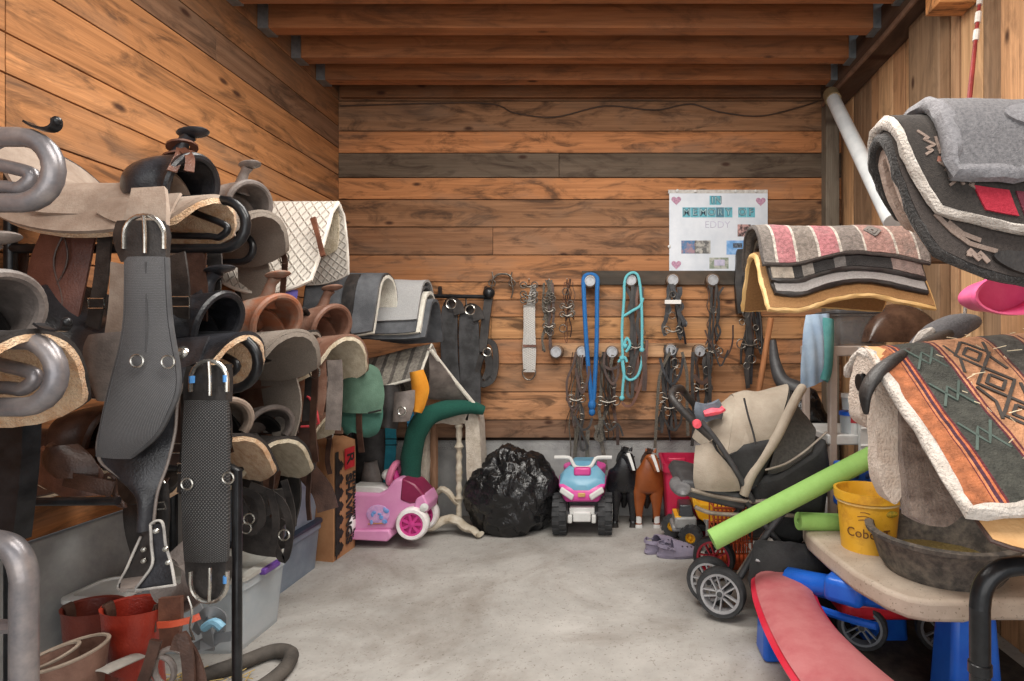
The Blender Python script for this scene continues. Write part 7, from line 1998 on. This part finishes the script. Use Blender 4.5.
# striped pads on the curved mid rack
YP = 2.35
zP = W(0, 232, YP).z
X0, X1 = W(757, 0, YP - 0.1).x, W(918, 0, YP - 0.1).x
wav = lambda u, v: 1.0 + (-0.22 * math.sin(PI * max(0, (u - 0.18) / 0.82)) if v < 0 else -0.1 * math.sin(PI * u)) + 0.02
t = thing('wall_bracket', 'dark timber arm behind the pink striped pad stack', 'bracket', (1.6, YP, 1.7))
mb = MB(); mb.tint = T((96, 70, 52)); mb.box(((X0 + XR) / 2 + 0.05, YP, zP - 0.10), (XR - X0 - 0.1, 0.06, 0.06)); obj('arm', mb, W_X, t, bev=0.004)
STRP = stripes('pink_grey_stripes', [(0, (118, 110, 104)), (0.07, (186, 178, 168)), (0.085, (160, 104, 108)), (0.19, (186, 178, 168)), (0.205, (126, 116, 108)), (0.33, (186, 178, 168)), (0.345, (164, 106, 110)), (0.46, (186, 178, 168)), (0.475, (122, 112, 106)), (0.61, (186, 178, 168)), (0.625, (158, 122, 114)), (0.80, (190, 182, 170)), (0.815, (150, 122, 112)), (0.93, (186, 178, 168)), (0.945, (118, 108, 102))], 'X', nz=70, dirt=(96, 92, 88))
pad('saddle_pad', 'tan felt pad with yellow edge at the bottom of the striped stack', X0 + 0.01, X1, YP, zP - 0.10, 0.335, 0.31, felt('tan_felt', (126, 90, 54), (150, 112, 70)), r=0.11, phi=0.98, th=0.028, k=0.05, mod=wav, edge=mat('yellow_edge', (206, 166, 104), (222, 188, 134), 0.6), er=0.013, ekind='rolled_edge')
pad('saddle_pad', 'grey pad with dark edge above the tan felt in the striped stack', X0 + 0.04, X1 - 0.02, YP, zP - 0.06, 0.31, 0.28, felt('mid_grey_felt', (132, 128, 126), (156, 152, 150)), r=0.125, phi=1.02, th=0.03, k=0.05, mod=wav, edge=BLK2, er=0.012, ekind='binding')
pad('saddle_pad', 'patterned black and cream pad under the pink striped blanket', X0 + 0.03, X1 - 0.02, YP, zP - 0.025, 0.292, 0.26, stripes('cream_black', [(0, (150, 140, 128)), (0.14, (36, 34, 34)), (0.2, (120, 114, 108)), (0.28, (34, 32, 32)), (0.42, (96, 92, 90)), (0.5, (40, 38, 38)), (0.8, (130, 112, 106))], 'X', nz=30), r=0.135, phi=1.05, th=0.03, k=0.05, mod=wav, edge=BLK2, er=0.012, ekind='binding')
tp, fp = pad('saddle_blanket', 'pink and grey striped wool saddle blanket on top of the curved stack', X0, X1 + 0.01, YP, zP + 0.012, 0.265, 0.24, STRP, r=0.15, phi=1.1, th=0.024, k=0.04, mod=wav, edge=felt('dark_twisted_edge', (62, 56, 54), (92, 86, 82)), er=0.010, cat='blanket', ekind='twisted_edge')
motif(tp, fp, [[(0.70, -0.35), (0.745, -0.5), (0.70, -0.65), (0.655, -0.5), (0.70, -0.35)], [(0.70, -0.42), (0.72, -0.5), (0.70, -0.58), (0.68, -0.5), (0.70, -0.42)]], 0.012, mat('grey_diamond', (100, 94, 90), None, 0.9), 0.0145)

# lower right heap
YL = 1.38
zL = W(0, 352, YL).z
t = thing('wall_bracket', 'steel arm under the heaped orange striped blanket at right', 'bracket', (1.5, YL, 1.2))
mb = MB(); mb.tube([V((XR, YL, zL - 0.02)), V((0.60, YL, zL - 0.075))], 0.022, 10); obj('arm', mb, BLACKM, t)
xl = W(868, 0, YL).x
pad('saddle_pad', 'ivory fleece pad end drooping over the yellow bucket', W(872, 0, 1.31).x, W(904, 0, 1.31).x, YL - 0.02, zL - 0.02, 0.35, 0.2, fleece('ivory_pile', (186, 166, 150), (208, 192, 178)), r=0.045, phi=1.5, th=0.055, k=0.3, jit=0.012)
pad('saddle_pad', 'grey brown fleece pad hanging next to the ivory fleece end', W(900, 0, 1.28).x, 0.775, YL - 0.02, zL - 0.03, 0.395, 0.2, fleece('warm_brown_fleece', (104, 86, 76), (150, 132, 120)), r=0.06, phi=1.40, th=0.045, k=0.12, jit=0.012)
pad('saddle_pad', 'dark brown fleece pad between the grey brown fleece and the tan leather', W(930, 0, 1.28).x, 1.30, YL, zL - 0.03, 0.53, 0.12, BRFL, r=0.08, phi=0.92, th=0.03, k=0.3, jit=0.01, edge=fleece('grey_brown_edge', (128, 112, 102), (156, 142, 132)), er=0.018)
pad('saddle_pad', 'tan leather pad with rounded lower edge under the orange striped blanket', W(882, 0, 1.28).x, 1.30, YL, zL + 0.008, 0.60, 0.12, leather('buckskin', (190, 144, 92), (206, 164, 114), 0.6), r=0.095, phi=0.70, th=0.012, k=0.20, jit=0.004, edge=DBRN, er=0.005, ekind='binding')
OST = [(0, (164, 98, 62)), (0.085, (96, 32, 40)), (0.095, (190, 120, 78)), (0.105, (70, 36, 52)), (0.118, (180, 100, 62)), (0.128, (92, 34, 42)), (0.14, (62, 62, 56)), (0.30, (84, 34, 44)), (0.308, (186, 126, 90)), (0.318, (96, 40, 46)), (0.33, (176, 126, 92)), (0.56, (90, 40, 46)), (0.568, (186, 130, 96)), (0.578, (90, 44, 48)), (0.59, (82, 78, 72)), (0.72, (92, 50, 50)), (0.73, (184, 136, 102)), (0.745, (100, 60, 56)), (0.755, (176, 130, 96)), (1.0, (176, 130, 96))]
OST = [(p * 0.74 if p < 1 else 1.0, c) for p, c in OST]
ORST = stripes('orange_teal_stripes', OST, 'X', nz=45, dirt=None)
fbz = dict(r=0.10, phi=0.62)
def q74(l): return [[(u * 0.74, v) for u, v in ln] for ln in l]
to, fo = pad('saddle_blanket', 'orange, charcoal and tan striped saddle blanket with white fleece edge at lower right', xl - 0.008, 1.25, YL, zL + 0.03, 0.50, 0.13, ORST, th=0.022, k=0.02, jit=0.005, edge=WHFL, er=0.014, cat='blanket', dz=0.03, **fbz)
BLKM = mat('charcoal_motif', (52, 46, 42), None, 0.95)
dl = []
for k in range(4):
    v = -0.18 - 0.2 * k
    for q in (0.0, 0.22):
        h, w = 0.10 * (1 - q * 2.2), 0.085 * (1 - q * 2.2)
        dl.append([(0.445, v + h), (0.445 + w, v), (0.445, v - h), (0.445 - w, v), (0.445, v + h)])
motif(to, fo, q74(dl), 0.007, BLKM, 0.0135)
motif(to, fo, q74([[(0.345, -0.1), (0.375, -0.2), (0.345, -0.3)], [(0.545, -0.1), (0.515, -0.2), (0.545, -0.3)], [(0.345, -0.4), (0.375, -0.5), (0.345, -0.6)], [(0.545, -0.4), (0.515, -0.5), (0.545, -0.6)]]), 0.006, BLKM, 0.0135)
motif(to, fo, q74([[(0.15, -0.1 - 0.25 * k), (0.22, -0.22 - 0.25 * k), (0.29, -0.1 - 0.25 * k)] for k in range(3)] + [[(0.15, -0.25 - 0.25 * k), (0.22, -0.13 - 0.25 * k), (0.29, -0.25 - 0.25 * k)] for k in range(3)]), 0.005, mat('faded_teal_wool', (64, 76, 70), None, 0.95), 0.0125)
motif(to, fo, q74([[(0.78, -0.1), (0.86, -0.22), (0.94, -0.1)], [(0.80, -0.06), (0.86, -0.15), (0.92, -0.06)], [(0.78, -0.3), (0.86, -0.42), (0.94, -0.3)]]), 0.010, BLKM, 0.0135)
# straw on the blanket
mb = MB(); rs = random.Random(9)
for i in range(60):
    u, v = rs.uniform(0.2, 0.95), rs.uniform(-0.9, 0.0)
    p = fo(u, v) + V((0, -0.006, 0.016)); a = rs.uniform(0, PI); l = rs.uniform(0.01, 0.035)
    mb.tube([p, p + V((l * math.cos(a), -0.3 * l * abs(math.sin(a)), l * math.sin(a) * 0.25 + 0.003))], 0.0009, 4)
tag(obj('straw_scatter', mb, mat('pale_straw', (206, 190, 160), None, 0.9)), 'bits of pale straw stuck on the orange striped blanket', 'straw', kind='stuff')
# dark pads lying behind the ridge
t = thing('saddle', 'curved black and grey seat lying along the ridge behind the orange striped blanket', 'saddle seat', W(900, 350, 1.6))
mb = MB(); mb.tube([W(866, 414, 1.27), W(866, 392, 1.27), W(879, 372, 1.29), (W(902, 357, 1.36)), W(930, 344, 1.50), W(952, 333, 1.60)], [0.008, 0.024, 0.031, 0.034, 0.038, 0.036], 16, k=6, sq=0.55); obj('seat_curve', mb, BLK2, t)
mb = MB(); mb.tube([W(918, 352, 1.58), W(936, 336, 1.58), W(956, 326, 1.58), W(972, 322, 1.6)], [0.045, 0.055, 0.05, 0.03], 14, k=5, sq=0.7); obj('felt_flap', mb, felt('charcoal_felt', (84, 82, 84), (110, 108, 110)), t)
mb = MB(); mb.tube([W(916, 345, 1.54), W(924, 336, 1.53), W(933, 330, 1.53)], [0.012, 0.018, 0.01], 8, k=4); obj('white_tip', mb, WHFL, t)
# pink tub and rope on the right wall
t = thing('pink_tub', 'pink plastic tub hanging at the right edge above the striped blanket', 'tub', W(1010, 296, 1.75))
mb = MB(); cc_ = W(1024, 292, 1.75)
mb.lathe([(0.0, 0.12), (0.13, 0.12), (0.155, 0.0), (0.168, -0.005), (0.170, 0.012), (0.150, 0.02), (0.12, 0.135), (0.0, 0.135)], cc_, 32, axis=(-0.1, 1, 0.0), sx=1.0, sy=0.42); obj('tub', mb, mat('bright_pink_plastic', (224, 84, 140), (236, 118, 160), 0.35, ns=5, bump=0.03), t)
t = tag(obj('hanging_rope', MB().tube([W(a, b, 2.62) for a, b in ((988, 290), (974, 292), (967, 300), (965, 312), (964, 330))], 0.008, 8, k=5), mat('white_black_rope', (190, 184, 176), (80, 76, 72), 0.8, ns=130)), 'short white and black rope looped beside the pink tub', 'rope')
# black pipe stand at the right edge
t = thing('rack_leg', 'bent black steel pipe leg of a rack at the bottom right edge', 'rack', (W(980, 0, 1.15).x, 1.15, 0))
mb = MB(); mb.tube([V((W(980, 0, 1.15).x, 1.15, 0)), W(980, 650, 1.15), W(980, 605, 1.15), W(985, 584, 1.15), W(998, 571, 1.15), W(1016, 566, 1.15), W(1050, 566, 1.15), V((1.3, 1.15, W(0, 566, 1.15).z)), V((1.3, 1.15, 0))], 0.0195, 14, k=6); obj('pipe', mb, BLACKM, t)
mb = MB(); mb.lathe([(0.0205, -0.012), (0.0225, -0.01), (0.0225, 0.01), (0.0205, 0.012)], W(980, 668, 1.15), 16); obj('collar', mb, BLACKM, t)

# ================================================================== GROUPS OF REPEATS
GROUPS = {'western_saddle': 'western saddles on the left wall racks', 'saddle_rack': 'saddle racks along the left wall', 'bridle_peg': 'tin pegs on the back wall rails',
          'bridle': 'bridles hung round the stall', 'peg_rail': 'peg boards on the back wall', 'storage_bin': 'plastic storage bins', 'saddle_pad': 'saddle pads', 'saddle_blanket': 'saddle blankets',
          'riding_boot': 'riding boots by the left wall', 'toy_horse': 'toy horses by the back wall', 'pool_noodle': 'green pool noodles', 'girth': 'girths', 'supply_bottle': 'bottles on the low shelf',
          'supply_jar': 'tubs and jars on the shelf', 'ceiling_joist': 'ceiling joists', 'wall_bracket': 'pad brackets on the right wall', 'webbing_strap': 'blue straps at the back left', 'rein': 'loose reins on the back wall'}
for o in list(COL.objects):
    if o.parent is None:
        k = o.name.split('.')[0]
        if k in GROUPS and not o.get('group'): o['group'] = GROUPS[k]
